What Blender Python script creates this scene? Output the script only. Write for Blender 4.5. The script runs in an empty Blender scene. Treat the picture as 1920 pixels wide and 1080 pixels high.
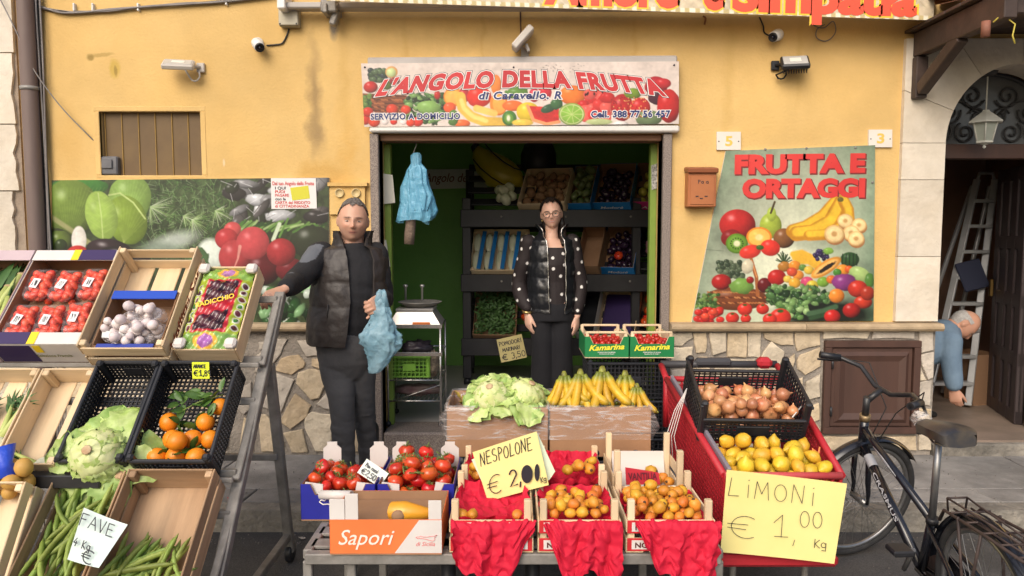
import bpy,math,random
import numpy as np
from mathutils import Vector,Matrix,Euler
from mathutils import noise as mnoise
# ---------------------------------------------------------------- camera, sky, sun, exposure
S=bpy.context.scene
COL=S.collection
R=math.radians
PITCH=4.5
FPX=1387.0
CAMZ=1.5
cam_d=bpy.data.cameras.new('camera')
cam_d.sensor_width=36.0
cam_d.lens=36.0*FPX/1920.0
cam_d.clip_end=500
cam_o=bpy.data.objects.new('camera',cam_d)
COL.objects.link(cam_o)
cam_o.location=(0,0,CAMZ)
cam_o.rotation_euler=(R(90 -PITCH),0,0)
S.camera=cam_o
SUN_EL,SUN_AZ=37.0,-158.0       # azimuth measured from +Y, clockwise seen from above: the sun stands behind and left of the camera
world=bpy.data.worlds.new('World')
S.world=world
world.use_nodes=True
wn=world.node_tree.nodes
wl=world.node_tree.links
for n in list(wn):
 wn.remove(n)
wo=wn.new('ShaderNodeOutputWorld')
wb=wn.new('ShaderNodeBackground')
sky=wn.new('ShaderNodeTexSky')
sky.sky_type='NISHITA'
sky.sun_disc=False
sky.sun_elevation=R(SUN_EL)
sky.sun_rotation=R(SUN_AZ)
sky.air_density=1.0
sky.dust_density=4.0
sky.ozone_density=0.6
wl.new(sky.outputs[0],wb.inputs[0])
wb.inputs[1].default_value=0.15
wl.new(wb.outputs[0],wo.inputs[0])
sun_d=bpy.data.lights.new('sun','SUN')
sun_d.energy=1.3
sun_d.angle=R(42)
sun_d.color=(1.0,0.93,0.84)
sun_o=bpy.data.objects.new('sun',sun_d)
COL.objects.link(sun_o)
_sd=Vector((math.sin(R(SUN_AZ))*math.cos(R(SUN_EL)),math.cos(R(SUN_AZ))*math.cos(R(SUN_EL)),math.sin(R(SUN_EL))))
sun_o.rotation_euler=_sd.to_track_quat('Z','Y').to_euler()
sun_o.location=_sd*30
S.view_settings.view_transform='Standard'
S.view_settings.look='None'
S.view_settings.exposure=0.27
S.view_settings.gamma=1.0
# ---------------------------------------------------------------- helpers
_sp,_cp=math.sin(R(PITCH)),math.cos(R(PITCH))
def P(px,py,Y):
 a=(px -960)/FPX
 b=(540 -py)/FPX
 dx,dy,dz=a,_cp+b*_sp,-_sp+b*_cp
 t=Y/dy
 return Vector((dx*t,Y,CAMZ+dz*t))
def Pz(px,py,z):
 a=(px -960)/FPX
 b=(540 -py)/FPX
 dx,dy,dz=a,_cp+b*_sp,-_sp+b*_cp
 t=(z -CAMZ)/dz
 return Vector((dx*t,dy*t,z))
def rot(rx=0,ry=0,rz=0):
 return Euler((R(rx),R(ry),R(rz))).to_matrix()
def frame(x,y,z=None):
 x=Vector(x).normalized()
 y=Vector(y)
 z=x.cross(y).normalized()
 y=z.cross(x)
 return Matrix((x,y,z)).transposed()
class MB:
 def __init__(s):
  s.v,s.f,s.s=[],[],[]
 def add(s,vs,fs,sm=False):
  o=len(s.v)
  s.v.extend(Vector(v) for v in vs)
  s.f.extend(tuple(i+o for i in f) for f in fs)
  s.s.extend([sm]*len(fs))
  return s
 def box(s,c,d,m=None):
  c=Vector(c)
  vs=[]
  for z in (-.5,.5):
   for y in (-.5,.5):
    for x in (-.5,.5):
     p=Vector((x*d[0],y*d[1],z*d[2]))
     if m is not None: p=m @ p
     vs.append(c+p)
  return s.add(vs,[(0,2,3,1),(4,5,7,6),(0,1,5,4),(2,6,7,3),(0,4,6,2),(1,3,7,5)])
 def cbox(s,c,d,b=.004,m=None):
  c=Vector(c)
  h=[x/2 for x in d]
  b=min(b,min(h)*.7)
  vs,ix=[],{}
  for sx in (-1,1):
   for sy in (-1,1):
    for sz in (-1,1):
     for k in range(3):
      q=[h[0],h[1],h[2]]
      for j in range(3):
       if j != k: q[j] -= b
      p=Vector((q[0]*sx,q[1]*sy,q[2]*sz))
      if m is not None: p=m @ p
      ix[(sx,sy,sz,k)]=len(vs)
      vs.append(c+p)
  fs=[]
  L=(-1,1)
  for k in range(3):
   a,bb=[j for j in range(3) if j != k]
   for sg in L:
    loop=[]
    for (u,w) in ((-1,-1),(1,-1),(1,1),(-1,1)):
     t=[0,0,0]; t[k]=sg; t[a]=u; t[bb]=w
     loop.append(ix[(t[0],t[1],t[2],k)])
    if (sg > 0) == (k == 1): loop.reverse()
    fs.append(tuple(loop))
  for k in range(3):           # edges along axis k
   a,bb=[j for j in range(3) if j != k]
   for u in L:
    for w in L:
     t0=[0,0,0]; t0[k]=-1; t0[a]=u; t0[bb]=w
     t1=list(t0); t1[k]=1
     lp=[ix[(*t0,a)],ix[(*t1,a)],ix[(*t1,bb)],ix[(*t0,bb)]]
     fs.append(tuple(lp))
  for sx in L:
   for sy in L:
    for sz in L:
     fs.append(tuple(ix[(sx,sy,sz,k)] for k in range(3)))
  o=len(s.v)
  s.add(vs,fs)
  for i in range(len(s.f) -len(fs),len(s.f)):
   f=s.f[i]
   p=[s.v[j] for j in f]
   n=(p[1] -p[0]).cross(p[2] -p[0])
   ctr=sum(p,Vector())/len(p)
   if n.dot(ctr -c) < 0: s.f[i]=tuple(reversed(f))
  return s
 def tube(s,pts,r,n=8,closed=False,cap=True,sm=True,flat=None):
  pts=[Vector(p) for p in pts]
  N=len(pts)
  rs=r if isinstance(r,(list,tuple)) else [r]*N
  tan=[]
  for i in range(N):
   if closed: t=pts[(i+1) % N] -pts[i -1]
   else: t=pts[min(i+1,N -1)] -pts[max(i -1,0)]
   tan.append(t.normalized() if t.length > 1e-9 else Vector((0,0,1)))
  up=Vector((0,0,1)) if abs(tan[0].z) < .9 else Vector((1,0,0))
  nrm=(up -tan[0]*up.dot(tan[0])).normalized()
  vs=[]
  for i in range(N):
   nrm=nrm -tan[i]*nrm.dot(tan[i])
   if nrm.length < 1e-6: nrm=tan[i].orthogonal()
   nrm.normalize()
   b=tan[i].cross(nrm)
   for k in range(n):
    a=2*math.pi*k/n
    rr=rs[i]
    vs.append(pts[i]+nrm*(math.cos(a)*rr)+b*(math.sin(a)*rr*(flat or 1)))
  fs=[]
  M=N if closed else N -1
  for i in range(M):
   j=(i+1) % N
   for k in range(n):
    k2=(k+1) % n
    fs.append((i*n+k,i*n+k2,j*n+k2,j*n+k))
  s.add(vs,fs,sm)
  if cap and not closed:
   o=len(s.v) -len(vs)
   s.f.append(tuple(o+k for k in reversed(range(n)))); s.s.append(False)
   s.f.append(tuple(o+(N -1)*n+k for k in range(n))); s.s.append(False)
  return s
 def lathe(s,prof,n=20,c=(0,0,0),m=None,sm=True):
  c=Vector(c)
  vs,fs=[],[]
  for (r,z) in prof:
   for k in range(n):
    a=2*math.pi*k/n
    p=Vector((math.cos(a)*r,math.sin(a)*r,z))
    if m is not None: p=m @ p
    vs.append(c+p)
  for i in range(len(prof) -1):
   for k in range(n):
    k2=(k+1) % n
    fs.append((i*n+k,i*n+k2,(i+1)*n+k2,(i+1)*n+k))
  s.add(vs,fs,sm)
  o=len(s.v) -len(vs)
  if prof[0][0] > 1e-5:
   s.f.append(tuple(o+k for k in reversed(range(n)))); s.s.append(False)
  if prof[-1][0] > 1e-5:
   s.f.append(tuple(o+(len(prof) -1)*n+k for k in range(n))); s.s.append(False)
  return s
 def ell(s,c,r,m=None,nu=14,nv=9,fn=None):
  c=Vector(c)
  if not hasattr(r,'__len__'): r=(r,r,r)
  vs,fs=[],[]
  for j in range(nv+1):
   th=math.pi*j/nv
   for k in range(nu):
    a=2*math.pi*k/nu
    u=Vector((math.sin(th)*math.cos(a),math.sin(th)*math.sin(a),math.cos(th)))
    q=1 if fn is None else fn(u)
    p=Vector((u.x*r[0]*q,u.y*r[1]*q,u.z*r[2]*q))
    if m is not None: p=m @ p
    vs.append(c+p)
  for j in range(nv):
   for k in range(nu):
    k2=(k+1) % nu
    a,b,cc,d=j*nu+k,(j+1)*nu+k,(j+1)*nu+k2,j*nu+k2
    if j == 0: fs.append((a,b,cc))
    elif j == nv -1: fs.append((a,b,d))
    else: fs.append((a,b,cc,d))
  return s.add(vs,fs,True)
 def prism(s,poly,h0,h1,m=None,c=(0,0,0),bev=0,sm=False):
  c=Vector(c)
  n=len(poly)
  rows=[(poly,h0),(poly,h1 -bev)] if bev else [(poly,h0),(poly,h1)]
  if bev:
   cx=sum(p[0] for p in poly)/n; cy=sum(p[1] for p in poly)/n
   q=[]
   for (x,y) in poly:
    d=math.hypot(x -cx,y -cy) or 1
    k=max(0,1 -bev*1.3/d)
    q.append((cx+(x -cx)*k,cy+(y -cy)*k))
   rows.append((q,h1))
  vs=[]
  for (pl,h) in rows:
   for (x,y) in pl:
    p=Vector((x,y,h))
    if m is not None: p=m @ p
    vs.append(c+p)
  fs=[tuple(reversed(range(n)))]
  for r_ in range(len(rows) -1):
   for k in range(n):
    k2=(k+1) % n
    fs.append((r_*n+k,r_*n+k2,(r_+1)*n+k2,(r_+1)*n+k))
  fs.append(tuple((len(rows) -1)*n+k for k in range(n)))
  return s.add(vs,fs,sm)
 def grid(s,pts,sm=True,flip=False,thick=0):
  ni,nj=len(pts),len(pts[0])
  vs=[Vector(p) for row in pts for p in row]
  fs=[]
  for i in range(ni -1):
   for j in range(nj -1):
    q=(i*nj+j,i*nj+j+1,(i+1)*nj+j+1,(i+1)*nj+j)
    fs.append(tuple(reversed(q)) if flip else q)
  return s.add(vs,fs,sm)
 def xf(s,m,c=(0,0,0)):
  c=Vector(c)
  s.v=[m @ p+c for p in s.v]
  return s
 def mesh(s,name,mat=None):
  me=bpy.data.meshes.new(name)
  me.from_pydata([tuple(v) for v in s.v],[],s.f)
  me.polygons.foreach_set('use_smooth',s.s)
  if mat: me.materials.append(mat)
  me.update()
  return me
 def build(s,name,mat=None,parent=None,W=False):
  loc=Vector((0,0,0))
  if parent is not None:
   if W:
    inv=parent['_m'] if False else MATS[parent.name].inverted()
    s.v=[inv @ v for v in s.v]
  elif s.v:
   xs=[v.x for v in s.v]; ys=[v.y for v in s.v]; zs=[v.z for v in s.v]
   loc=Vector(((min(xs)+max(xs))/2,(min(ys)+max(ys))/2,min(zs)))
   s.v=[v -loc for v in s.v]
  o=bpy.data.objects.new(name,s.mesh(name,mat))
  COL.objects.link(o)
  o.location=loc
  MATS[o.name]=Matrix.Translation(loc) if parent is None else MATS[parent.name].copy()
  if parent is not None: o.parent=parent
  return o
MATS={}
def tag(o,label=None,cat=None,group=None,kind=None):
 if label: o['label']=label
 if cat: o['category']=cat
 if group: o['group']=group
 if kind: o['kind']=kind
 return o
def thing(name,label,cat,loc=(0,0,0),m=None,group=None):
 o=bpy.data.objects.new(name,None)
 o.empty_display_size=.1
 COL.objects.link(o)
 M=Matrix.Translation(Vector(loc))
 if m is not None: M=M @ m.to_4x4()
 o.matrix_basis=M
 MATS[o.name]=M
 return tag(o,label,cat,group)
def place(mesh,name,M,parent=None):
 o=bpy.data.objects.new(name,mesh)
 COL.objects.link(o)
 o.matrix_basis=M
 MATS[o.name]=(MATS[parent.name] @ M) if parent is not None else M
 if parent is not None: o.parent=parent
 return o
def copy_thing(root,M,label=None,group=None,kids=None):
 r=root.copy(); COL.objects.link(r); r.matrix_basis=M
 MATS[r.name]=M
 if label: r['label']=label
 if group: r['group']=group
 for ch in list(root.children):
  c=ch.copy(); COL.objects.link(c); c.parent=r
  for g in list(ch.children):
   d=g.copy(); COL.objects.link(d); d.parent=c
 return r
def TRS(loc,m=None,sc=(1,1,1)):
 M=Matrix.Translation(Vector(loc))
 if m is not None: M=M @ m.to_4x4()
 if not hasattr(sc,'__len__'): sc=(sc,)*3
 return M @ Matrix.Diagonal((sc[0],sc[1],sc[2],1))
# ---------------------------------------------------------------- materials
def lin(r,g,b):
 f=lambda c: ((c/255+.055)/1.055) ** 2.4 if c > 10 else c/255/12.92
 return (f(r),f(g),f(b))
def mat(name,col,rough=.6,col2=None,scale=8.0,detail=4.0,bump=0.0,bscale=None,metal=0.0,var=0.0,
  stretch=(1,1,1),trans=0.0,alpha=1.0,spec=.5,coat=0.0,sss=0.0,hue=0.0,lo=.35,hi=.65,attr=None,bdist=.01,grime=None):
 m=bpy.data.materials.new(name)
 m.use_nodes=True
 nt=m.node_tree
 N,L=nt.nodes,nt.links
 pb=N['Principled BSDF']
 pb.inputs['Roughness'].default_value=rough
 pb.inputs['Metallic'].default_value=metal
 pb.inputs['Specular IOR Level'].default_value=spec
 pb.inputs['Alpha'].default_value=alpha
 pb.inputs['Transmission Weight'].default_value=trans
 pb.inputs['Coat Weight'].default_value=coat
 pb.inputs['Coat Roughness'].default_value=.15
 if sss:
  pb.inputs['Subsurface Weight'].default_value=sss
  pb.inputs['Subsurface Radius'].default_value=(.012,.005,.003)
  pb.inputs['Subsurface Scale'].default_value=1.0
 tc=N.new('ShaderNodeTexCoord')
 oi=N.new('ShaderNodeObjectInfo')
 mp=N.new('ShaderNodeMapping')
 mp.inputs['Scale'].default_value=stretch
 ad=N.new('ShaderNodeVectorMath'); ad.operation='MULTIPLY_ADD'
 cb=N.new('ShaderNodeCombineXYZ')
 for i in range(3): L.new(oi.outputs['Random'],cb.inputs[i])
 L.new(cb.outputs[0],ad.inputs[0])
 ad.inputs[1].default_value=(37.0,53.0,71.0)
 L.new(tc.outputs['Object'],ad.inputs[2])
 L.new(ad.outputs[0],mp.inputs['Vector'])
 nz=N.new('ShaderNodeTexNoise')
 nz.inputs['Scale'].default_value=scale
 nz.inputs['Detail'].default_value=detail
 nz.inputs['Roughness'].default_value=.6
 L.new(mp.outputs[0],nz.inputs['Vector'])
 out=None
 if attr:
  at=N.new('ShaderNodeAttribute'); at.attribute_name=attr
  out=at.outputs['Color']
 if col2 is not None or out is None:
  cr=N.new('ShaderNodeValToRGB')
  cr.color_ramp.elements[0].position=lo
  cr.color_ramp.elements[1].position=hi
  cr.color_ramp.elements[0].color=(*col,1)
  cr.color_ramp.elements[1].color=(*(col2 or col),1)
  L.new(nz.outputs['Fac'],cr.inputs[0])
  if out is None: out=cr.outputs[0]
  else:
   mx=N.new('ShaderNodeMix'); mx.data_type='RGBA'; mx.blend_type='MULTIPLY'
   mx.inputs[0].default_value=1
   L.new(out,mx.inputs[6]); L.new(cr.outputs[0],mx.inputs[7])
   out=mx.outputs[2]
 if var or hue:
  hs=N.new('ShaderNodeHueSaturation')
  L.new(out,hs.inputs['Color'])
  a=N.new('ShaderNodeMapRange')
  a.inputs['To Min'].default_value=1 -var; a.inputs['To Max'].default_value=1+var
  L.new(oi.outputs['Random'],a.inputs[0]); L.new(a.outputs[0],hs.inputs['Value'])
  if hue:
   w=N.new('ShaderNodeMath'); w.operation='MULTIPLY'; w.inputs[1].default_value=7.31
   L.new(oi.outputs['Random'],w.inputs[0])
   fr=N.new('ShaderNodeMath'); fr.operation='FRACT'; L.new(w.outputs[0],fr.inputs[0])
   b=N.new('ShaderNodeMapRange')
   b.inputs['To Min'].default_value=.5 -hue; b.inputs['To Max'].default_value=.5+hue
   L.new(fr.outputs[0],b.inputs[0]); L.new(b.outputs[0],hs.inputs['Hue'])
  out=hs.outputs[0]
 if grime:
  gz=N.new('ShaderNodeTexNoise'); gz.inputs['Scale'].default_value=grime[0]; gz.inputs['Detail'].default_value=9; gz.inputs['Roughness'].default_value=.68
  L.new(mp.outputs[0],gz.inputs['Vector'])
  gr=N.new('ShaderNodeMapRange'); gr.inputs['From Min'].default_value=.36; gr.inputs['From Max'].default_value=.62
  gr.inputs['To Min'].default_value=1 -grime[1]; gr.inputs['To Max'].default_value=1
  L.new(gz.outputs['Fac'],gr.inputs[0])
  gm=N.new('ShaderNodeMix'); gm.data_type='RGBA'; gm.blend_type='MULTIPLY'; gm.inputs[0].default_value=1
  gc=N.new('ShaderNodeCombineColor')
  for i in range(3): L.new(gr.outputs[0],gc.inputs[i])
  L.new(out,gm.inputs[6]); L.new(gc.outputs[0],gm.inputs[7]); out=gm.outputs[2]
 L.new(out,pb.inputs['Base Color'])
 if bump:
  bn=N.new('ShaderNodeTexNoise')
  bn.inputs['Scale'].default_value=bscale or scale*3
  bn.inputs['Detail'].default_value=5
  L.new(mp.outputs[0],bn.inputs['Vector'])
  bp=N.new('ShaderNodeBump')
  bp.inputs['Strength'].default_value=bump
  bp.inputs['Distance'].default_value=bdist
  L.new(bn.outputs['Fac'],bp.inputs['Height'])
  L.new(bp.outputs[0],pb.inputs['Normal'])
 return m
def film(name,col,alpha=.25,rough=.12,streak=14):
 m=mat(name,col,rough,None,bump=.5,bscale=streak,spec=.6,bdist=.02)
 nt=m.node_tree; N,L=nt.nodes,nt.links
 pb=N['Principled BSDF']
 nz=N.new('ShaderNodeTexNoise'); nz.inputs['Scale'].default_value=streak; nz.inputs['Detail'].default_value=6; nz.inputs['Distortion'].default_value=1.2
 tc=N.new('ShaderNodeTexCoord'); mp=N.new('ShaderNodeMapping'); mp.inputs['Scale'].default_value=(.6,.6,3.2)
 L.new(tc.outputs['Object'],mp.inputs['Vector']); L.new(mp.outputs[0],nz.inputs['Vector'])
 mr=N.new('ShaderNodeMapRange')
 mr.inputs['From Min'].default_value=.5; mr.inputs['From Max'].default_value=.68
 mr.inputs['To Min'].default_value=alpha*.4; mr.inputs['To Max'].default_value=min(1,alpha*2.6)  # pale streaks of higher opacity stand in for highlights on the film
 L.new(nz.outputs['Fac'],mr.inputs[0]); L.new(mr.outputs[0],pb.inputs['Alpha'])
 return m
# ---------------------------------------------------------------- writing
def text_mesh(body,size=1.0,off=0.0,shear=0.0,space=1.0,align='LEFT'):
 cu=bpy.data.curves.new('t','FONT')
 cu.body=body; cu.size=size; cu.offset=off; cu.shear=shear
 cu.space_character=space; cu.align_x=align
 cu.resolution_u=3
 o=bpy.data.objects.new('t',cu)
 COL.objects.link(o)
 bpy.context.view_layer.update()
 dg=bpy.context.evaluated_depsgraph_get()
 e=o.evaluated_get(dg)
 me=e.to_mesh()
 vs=[v.co.copy() for v in me.vertices]
 fs=[tuple(p.vertices) for p in me.polygons]
 e.to_mesh_clear()
 bpy.data.objects.remove(o); bpy.data.curves.remove(cu)
 return vs,fs
def text_on(mb,body,o,x,y,width,height=None,off=0.0,lift=.002,shear=0.0,warp=None,space=1.0,ref_off=None):
 x=Vector(x).normalized(); y=Vector(y).normalized(); n=x.cross(y).normalized()
 base,_=text_mesh(body,1.0,ref_off if ref_off is not None else off,shear,space)
 vs,fs=text_mesh(body,1.0,off,shear,space)
 x0=min(v.x for v in base); x1=max(v.x for v in base)
 sx=width/(x1 -x0)
 sy=sx if height is None else height/.73
 out=[]
 for v in vs:
  a,b=(v.x -x0)*sx,v.y*sy
  if warp: a,b=warp(a,b)
  out.append(Vector(o)+x*a+y*b+n*lift)
 mb.add(out,fs)
 i0=len(mb.f) -len(fs)
 for i in range(i0,len(mb.f)):
  p=[mb.v[j] for j in mb.f[i]]
  if (p[1] -p[0]).cross(p[2] -p[0]).dot(n) < 0: mb.f[i]=tuple(reversed(mb.f[i]))
 return mb
def arc(cx,cy,rx,ry,a0,a1,n=12):
 return [(cx+rx*math.cos(R(a0+(a1 -a0)*i/n)),cy+ry*math.sin(R(a0+(a1 -a0)*i/n))) for i in range(n+1)]
HAND={
'A': [[(0,0),(.42,1),(.8,0)],[(.15,.38),(.68,.36)]],
'B': [[(0,0),(0,1)],[(0,1),(.5,.85),(.05,.5),(.6,.3),(0,0)]],
'C': [arc(.45,.5,.42,.5,50,310)],
'D': [[(.1,0),(.1,1)],arc(.1,.5,.6,.5,90,-90)],
'E': [[(.65,1),(.08,.98),(.05,0),(.68,.02)],[(.05,.52),(.55,.54)]],
'F': [[(.05,0),(.08,1),(.75,1.02)],[(.07,.55),(.55,.58)]],
'I': [[(.2,0),(.22,1)]],
'i': [[(.2,0),(.22,.7)],[(.2,.95),(.26,.97)]],
'K': [[(.05,0),(.08,1)],[(.6,.95),(.1,.45),(.65,0)]],
'L': [[(.15,1),(0,.02),(.6,.05)]],
'M': [[(0,0),(.12,.95),(.4,.3),(.72,.97),(.8,0)]],
'N': [[(0,0),(.08,1),(.6,.02),(.68,1)]],
'O': [arc(.36,.45,.34,.46,100,460,16)],
'P': [[(.08,0),(.1,1)],arc(.1,.76,.52,.25,90,-90)],
'R': [[(.08,0),(.1,1)],arc(.1,.76,.5,.25,90,-90),[(.1,.5),(.62,0)]],
'S': [arc(.35,.75,.3,.24,40,250,10)+arc(.35,.26,.32,.25,110,-150,10)],
'T': [[(0,1),(.7,1)],[(.35,1),(.33,0)]],
'U': [[(.02,1),(.05,.3),(.3,0),(.6,.25),(.64,1)]],
'V': [[(0,1),(.32,0),(.66,1)]],
'Z': [[(0,1),(.6,1),(0,0),(.65,.02)]],
'a': [arc(.3,.3,.28,.3,40,400),[(.58,.6),(.62,0)]],
'e': [[(.05,.32),(.52,.36)]+arc(.3,.3,.26,.3,20,320)],
'g': [arc(.3,.35,.28,.28,30,390),[(.58,.6),(.55,-.3),(.1,-.28)]],
'h': [[(.05,1),(.05,0)],[(.05,.4),(.3,.6),(.5,.4),(.5,0)]],
'l': [[(.1,1),(.12,0)]],
'm': [[(.02,0),(.05,.55),(.25,.5),(.28,0),(.3,.5),(.52,.5),(.55,0)]],
'n': [[(.05,0),(.05,.6),(.3,.55),(.5,0)]],
'o': [arc(.28,.3,.26,.3,90,450)],
'p': [[(.05,.6),(.05,-.35)],arc(.05,.32,.4,.28,90,-90)],
'r': [[(.05,0),(.05,.6),(.4,.55)]],
's': [[(.45,.55),(.1,.5),(.4,.2),(.02,.02)]],
't': [[(.2,.9),(.2,.05),(.4,0)],[(0,.6),(.42,.62)]],
'1': [[(.05,.62),(.42,1),(.4,0)],[(.1,0),(.7,.03)]],
'2': [arc(.3,.72,.28,.27,170,-20)+[(.02,.03),(.65,.05)]],
'3': [arc(.28,.75,.28,.24,140,-80,8)+arc(.28,.26,.3,.26,80,-140,8)],
'4': [[(.4,1),(0,.4),(.65,.42)],[(.45,.65),(.42,0)]],
'5': [[(.6,1),(.1,1),(.05,.6)]+arc(.25,.32,.34,.3,110,-140,8)],
'8': [arc(.3,.75,.22,.23,270,-90,12),arc(.3,.26,.28,.26,90,450,12)],
'9': [arc(.3,.7,.26,.27,0,360)+[(.5,0)]],
'0': [arc(.3,.5,.28,.5,95,455,16)],
',': [[(.1,.08),(.02,-.2)]],
'€': [arc(.55,.5,.5,.5,55,305,14),[(-.08,.6),(.62,.62)],[(-.08,.42),(.55,.4)]],
}
def hand(mb,txt,o,x,y,h,gap=.3,w=.012,lift=.003,jit=.03,seed=1,wide=1.0):
 rd=random.Random(seed)
 x=Vector(x).normalized(); y=Vector(y).normalized(); n=x.cross(y).normalized()
 cur=0
 for ch in txt:
  if ch == ' ':
   cur += .5*h; continue
  st=HAND.get(ch)
  if st is None: continue
  mx=max(p[0] for q in st for p in q)
  dy=rd.uniform(-jit,jit)*h
  for q in st:
   pts=[Vector(o)+x*(cur+p[0]*h*wide)+y*(p[1]*h+dy)+n*lift for p in q]
   dense=[]
   for i in range(len(pts) -1):
    dense.append(pts[i])
   dense.append(pts[-1])
   if len(dense) <= 6:
    for i in range(len(dense) -1):
     t=dense[i+1] -dense[i]
     if t.length < 1e-9: continue
     t.normalize(); s_=n.cross(t)*(w/2); e=t*(w*.35)
     a_,b_=dense[i] -e+n*(.0002*i),dense[i+1]+e+n*(.0002*i)
     mb.add([a_+s_,b_+s_,b_ -s_,a_ -s_],[(3,2,1,0)])
    continue
   L_,R_=[],[]
   for i,p in enumerate(dense):
    t=(dense[min(i+1,len(dense) -1)] -dense[max(i -1,0)])
    t=t.normalized() if t.length > 1e-9 else x
    s_=n.cross(t)
    L_.append(p+s_*w/2); R_.append(p -s_*w/2)
   o_=len(mb.v)
   mb.add(L_+R_,[(len(L_)+i,len(L_)+i+1,i+1,i) for i in range(len(L_) -1)])
  cur += (mx*wide+gap)*h
 return mb
# ---------------------------------------------------------------- printed pictures: colour per vertex of a fine sheet
class Print:
 def __init__(s,corners,nu,nv,base=(1,1,1),Yw=None):
  u=np.linspace(0,1,nu)[None,:]; v=np.linspace(0,1,nv)[:,None]
  c=np.array(corners,float)
  p=(c[0]*(1 -u[...,None])+c[1]*u[...,None])*(1 -v[...,None])+(c[3]*(1 -u[...,None])+c[2]*u[...,None])*v[...,None]
  s.X,s.Y=p[...,0],p[...,1]
  s.nu,s.nv=nu,nv
  s.A=np.zeros((nv,nu,3)); s.A[:]=base
  s.px=abs(c[1][0] -c[0][0])/nu
  s.fade=.12; s.con=1.15
  s.ry0,s.ry1,s.cx0,s.cx1=s.Y.min(1),s.Y.max(1),s.X.min(0),s.X.max(0)
 def nz(s,sc,seed=0,oct=3):
  r=np.random.default_rng(seed)
  out=np.zeros_like(s.X); amp=1; tot=0
  for o in range(oct):
   g=r.random((64,64))
   x=s.X/sc*2 ** o; y=s.Y/sc*2 ** o
   xi=np.floor(x).astype(int); yi=np.floor(y).astype(int)
   fx=x -xi; fy=y -yi
   fx=fx*fx*(3 -2*fx); fy=fy*fy*(3 -2*fy)
   a=g[yi % 64,xi % 64]; b=g[yi % 64,(xi+1) % 64]
   c=g[(yi+1) % 64,xi % 64]; d=g[(yi+1) % 64,(xi+1) % 64]
   out += amp*((a*(1 -fx)+b*fx)*(1 -fy)+(c*(1 -fx)+d*fx)*fy)
   tot += amp; amp *= .5
  return out/tot
 def win(s,x0,x1,y0,y1):
  r=np.nonzero((s.ry1 >= y0) & (s.ry0 <= y1))[0]; c=np.nonzero((s.cx1 >= x0) & (s.cx0 <= x1))[0]
  if not len(r) or not len(c): return None
  q=object.__new__(Print)
  sl=(slice(r[0],r[-1]+1),slice(c[0],c[-1]+1))
  q.X,q.Y,q.A=s.X[sl],s.Y[sl],s.A[sl]
  return q
 def put(s,mask,col):
  m=np.clip(mask,0,1)[...,None]
  s.A[...]=s.A*(1 -m)+np.asarray(col)*m
 def ell(s,cx,cy,rx,ry,col,a=0,soft=1.5,ball=.5,rim=None,wob=0,seed=1,alpha=1):
  b_=max(rx,ry)*(1.05+wob)+soft
  s=s.win(cx -b_,cx+b_,cy -b_,cy+b_)
  if s is None: return
  ca,sa=math.cos(R(a)),math.sin(R(a))
  dx,dy=s.X -cx,s.Y -cy
  x=(dx*ca+dy*sa)/rx; y=(-dx*sa+dy*ca)/ry
  d=np.sqrt(x*x+y*y)
  if wob: d=d*(1+wob*(s.nz(min(rx,ry)*.7,seed) -.5))
  m=np.clip((1 -d)*min(rx,ry)/soft+.5,0,1)*alpha
  c=np.asarray(lin(*col))
  if ball:
   sh=1.15 -ball*np.clip((x*.3+.35) ** 2*0+((x+.35) ** 2+(y+.4) ** 2)*.55,0,1.4)
   c=c[None,None,:]*np.clip(sh,.15,1.3)[...,None]
   hl=np.exp(-((x+.35) ** 2+(y+.45) ** 2)/.03)*.35*ball
   c=c+hl[...,None]
  s.put(m,c)
 def poly(s,pts,col,soft=1.5,grain=0,seed=3):
  m=np.full_like(s.X,1e9); inside=np.zeros_like(s.X,bool)
  n=len(pts)
  for i in range(n):
   x0,y0=pts[i]; x1,y1=pts[(i+1) % n]
   ex,ey=x1 -x0,y1 -y0
   t=np.clip(((s.X -x0)*ex+(s.Y -y0)*ey)/(ex*ex+ey*ey+1e-9),0,1)
   m=np.minimum(m,np.hypot(s.X -x0 -t*ex,s.Y -y0 -t*ey))
   c1=(y0 <= s.Y) != (y1 <= s.Y)
   with np.errstate(divide='ignore',invalid='ignore'):
    xi=x0+(s.Y -y0)*ex/(ey if ey else 1e-9)
   inside ^= c1 & (s.X < xi)
  d=np.where(inside,m,-m)
  c=np.asarray(lin(*col))
  if grain: c=c[None,None,:]*(1+grain*(s.nz(7,seed)[...,None] -.5)*2)
  mk=np.clip(d/soft+.5,0,1)
  s.put(mk,c)
  return mk
 def line(s,pts,w,col,soft=1.2,alpha=1,taper=False):
  b_=w+soft
  s=s.win(min(p[0] for p in pts) -b_,max(p[0] for p in pts)+b_,min(p[1] for p in pts) -b_,max(p[1] for p in pts)+b_)
  if s is None: return
  d=np.full_like(s.X,1e9)
  n=len(pts) -1
  for i in range(n):
   x0,y0=pts[i]; x1,y1=pts[i+1]
   ex,ey=x1 -x0,y1 -y0
   t=np.clip(((s.X -x0)*ex+(s.Y -y0)*ey)/(ex*ex+ey*ey+1e-9),0,1)
   ww=w*(1 -.8*(i+t)/n) if taper else w
   d=np.minimum(d,np.hypot(s.X -x0 -t*ex,s.Y -y0 -t*ey) -ww/2)
  s.put(np.clip(-d/soft+.5,0,1)*alpha,lin(*col))
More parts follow.
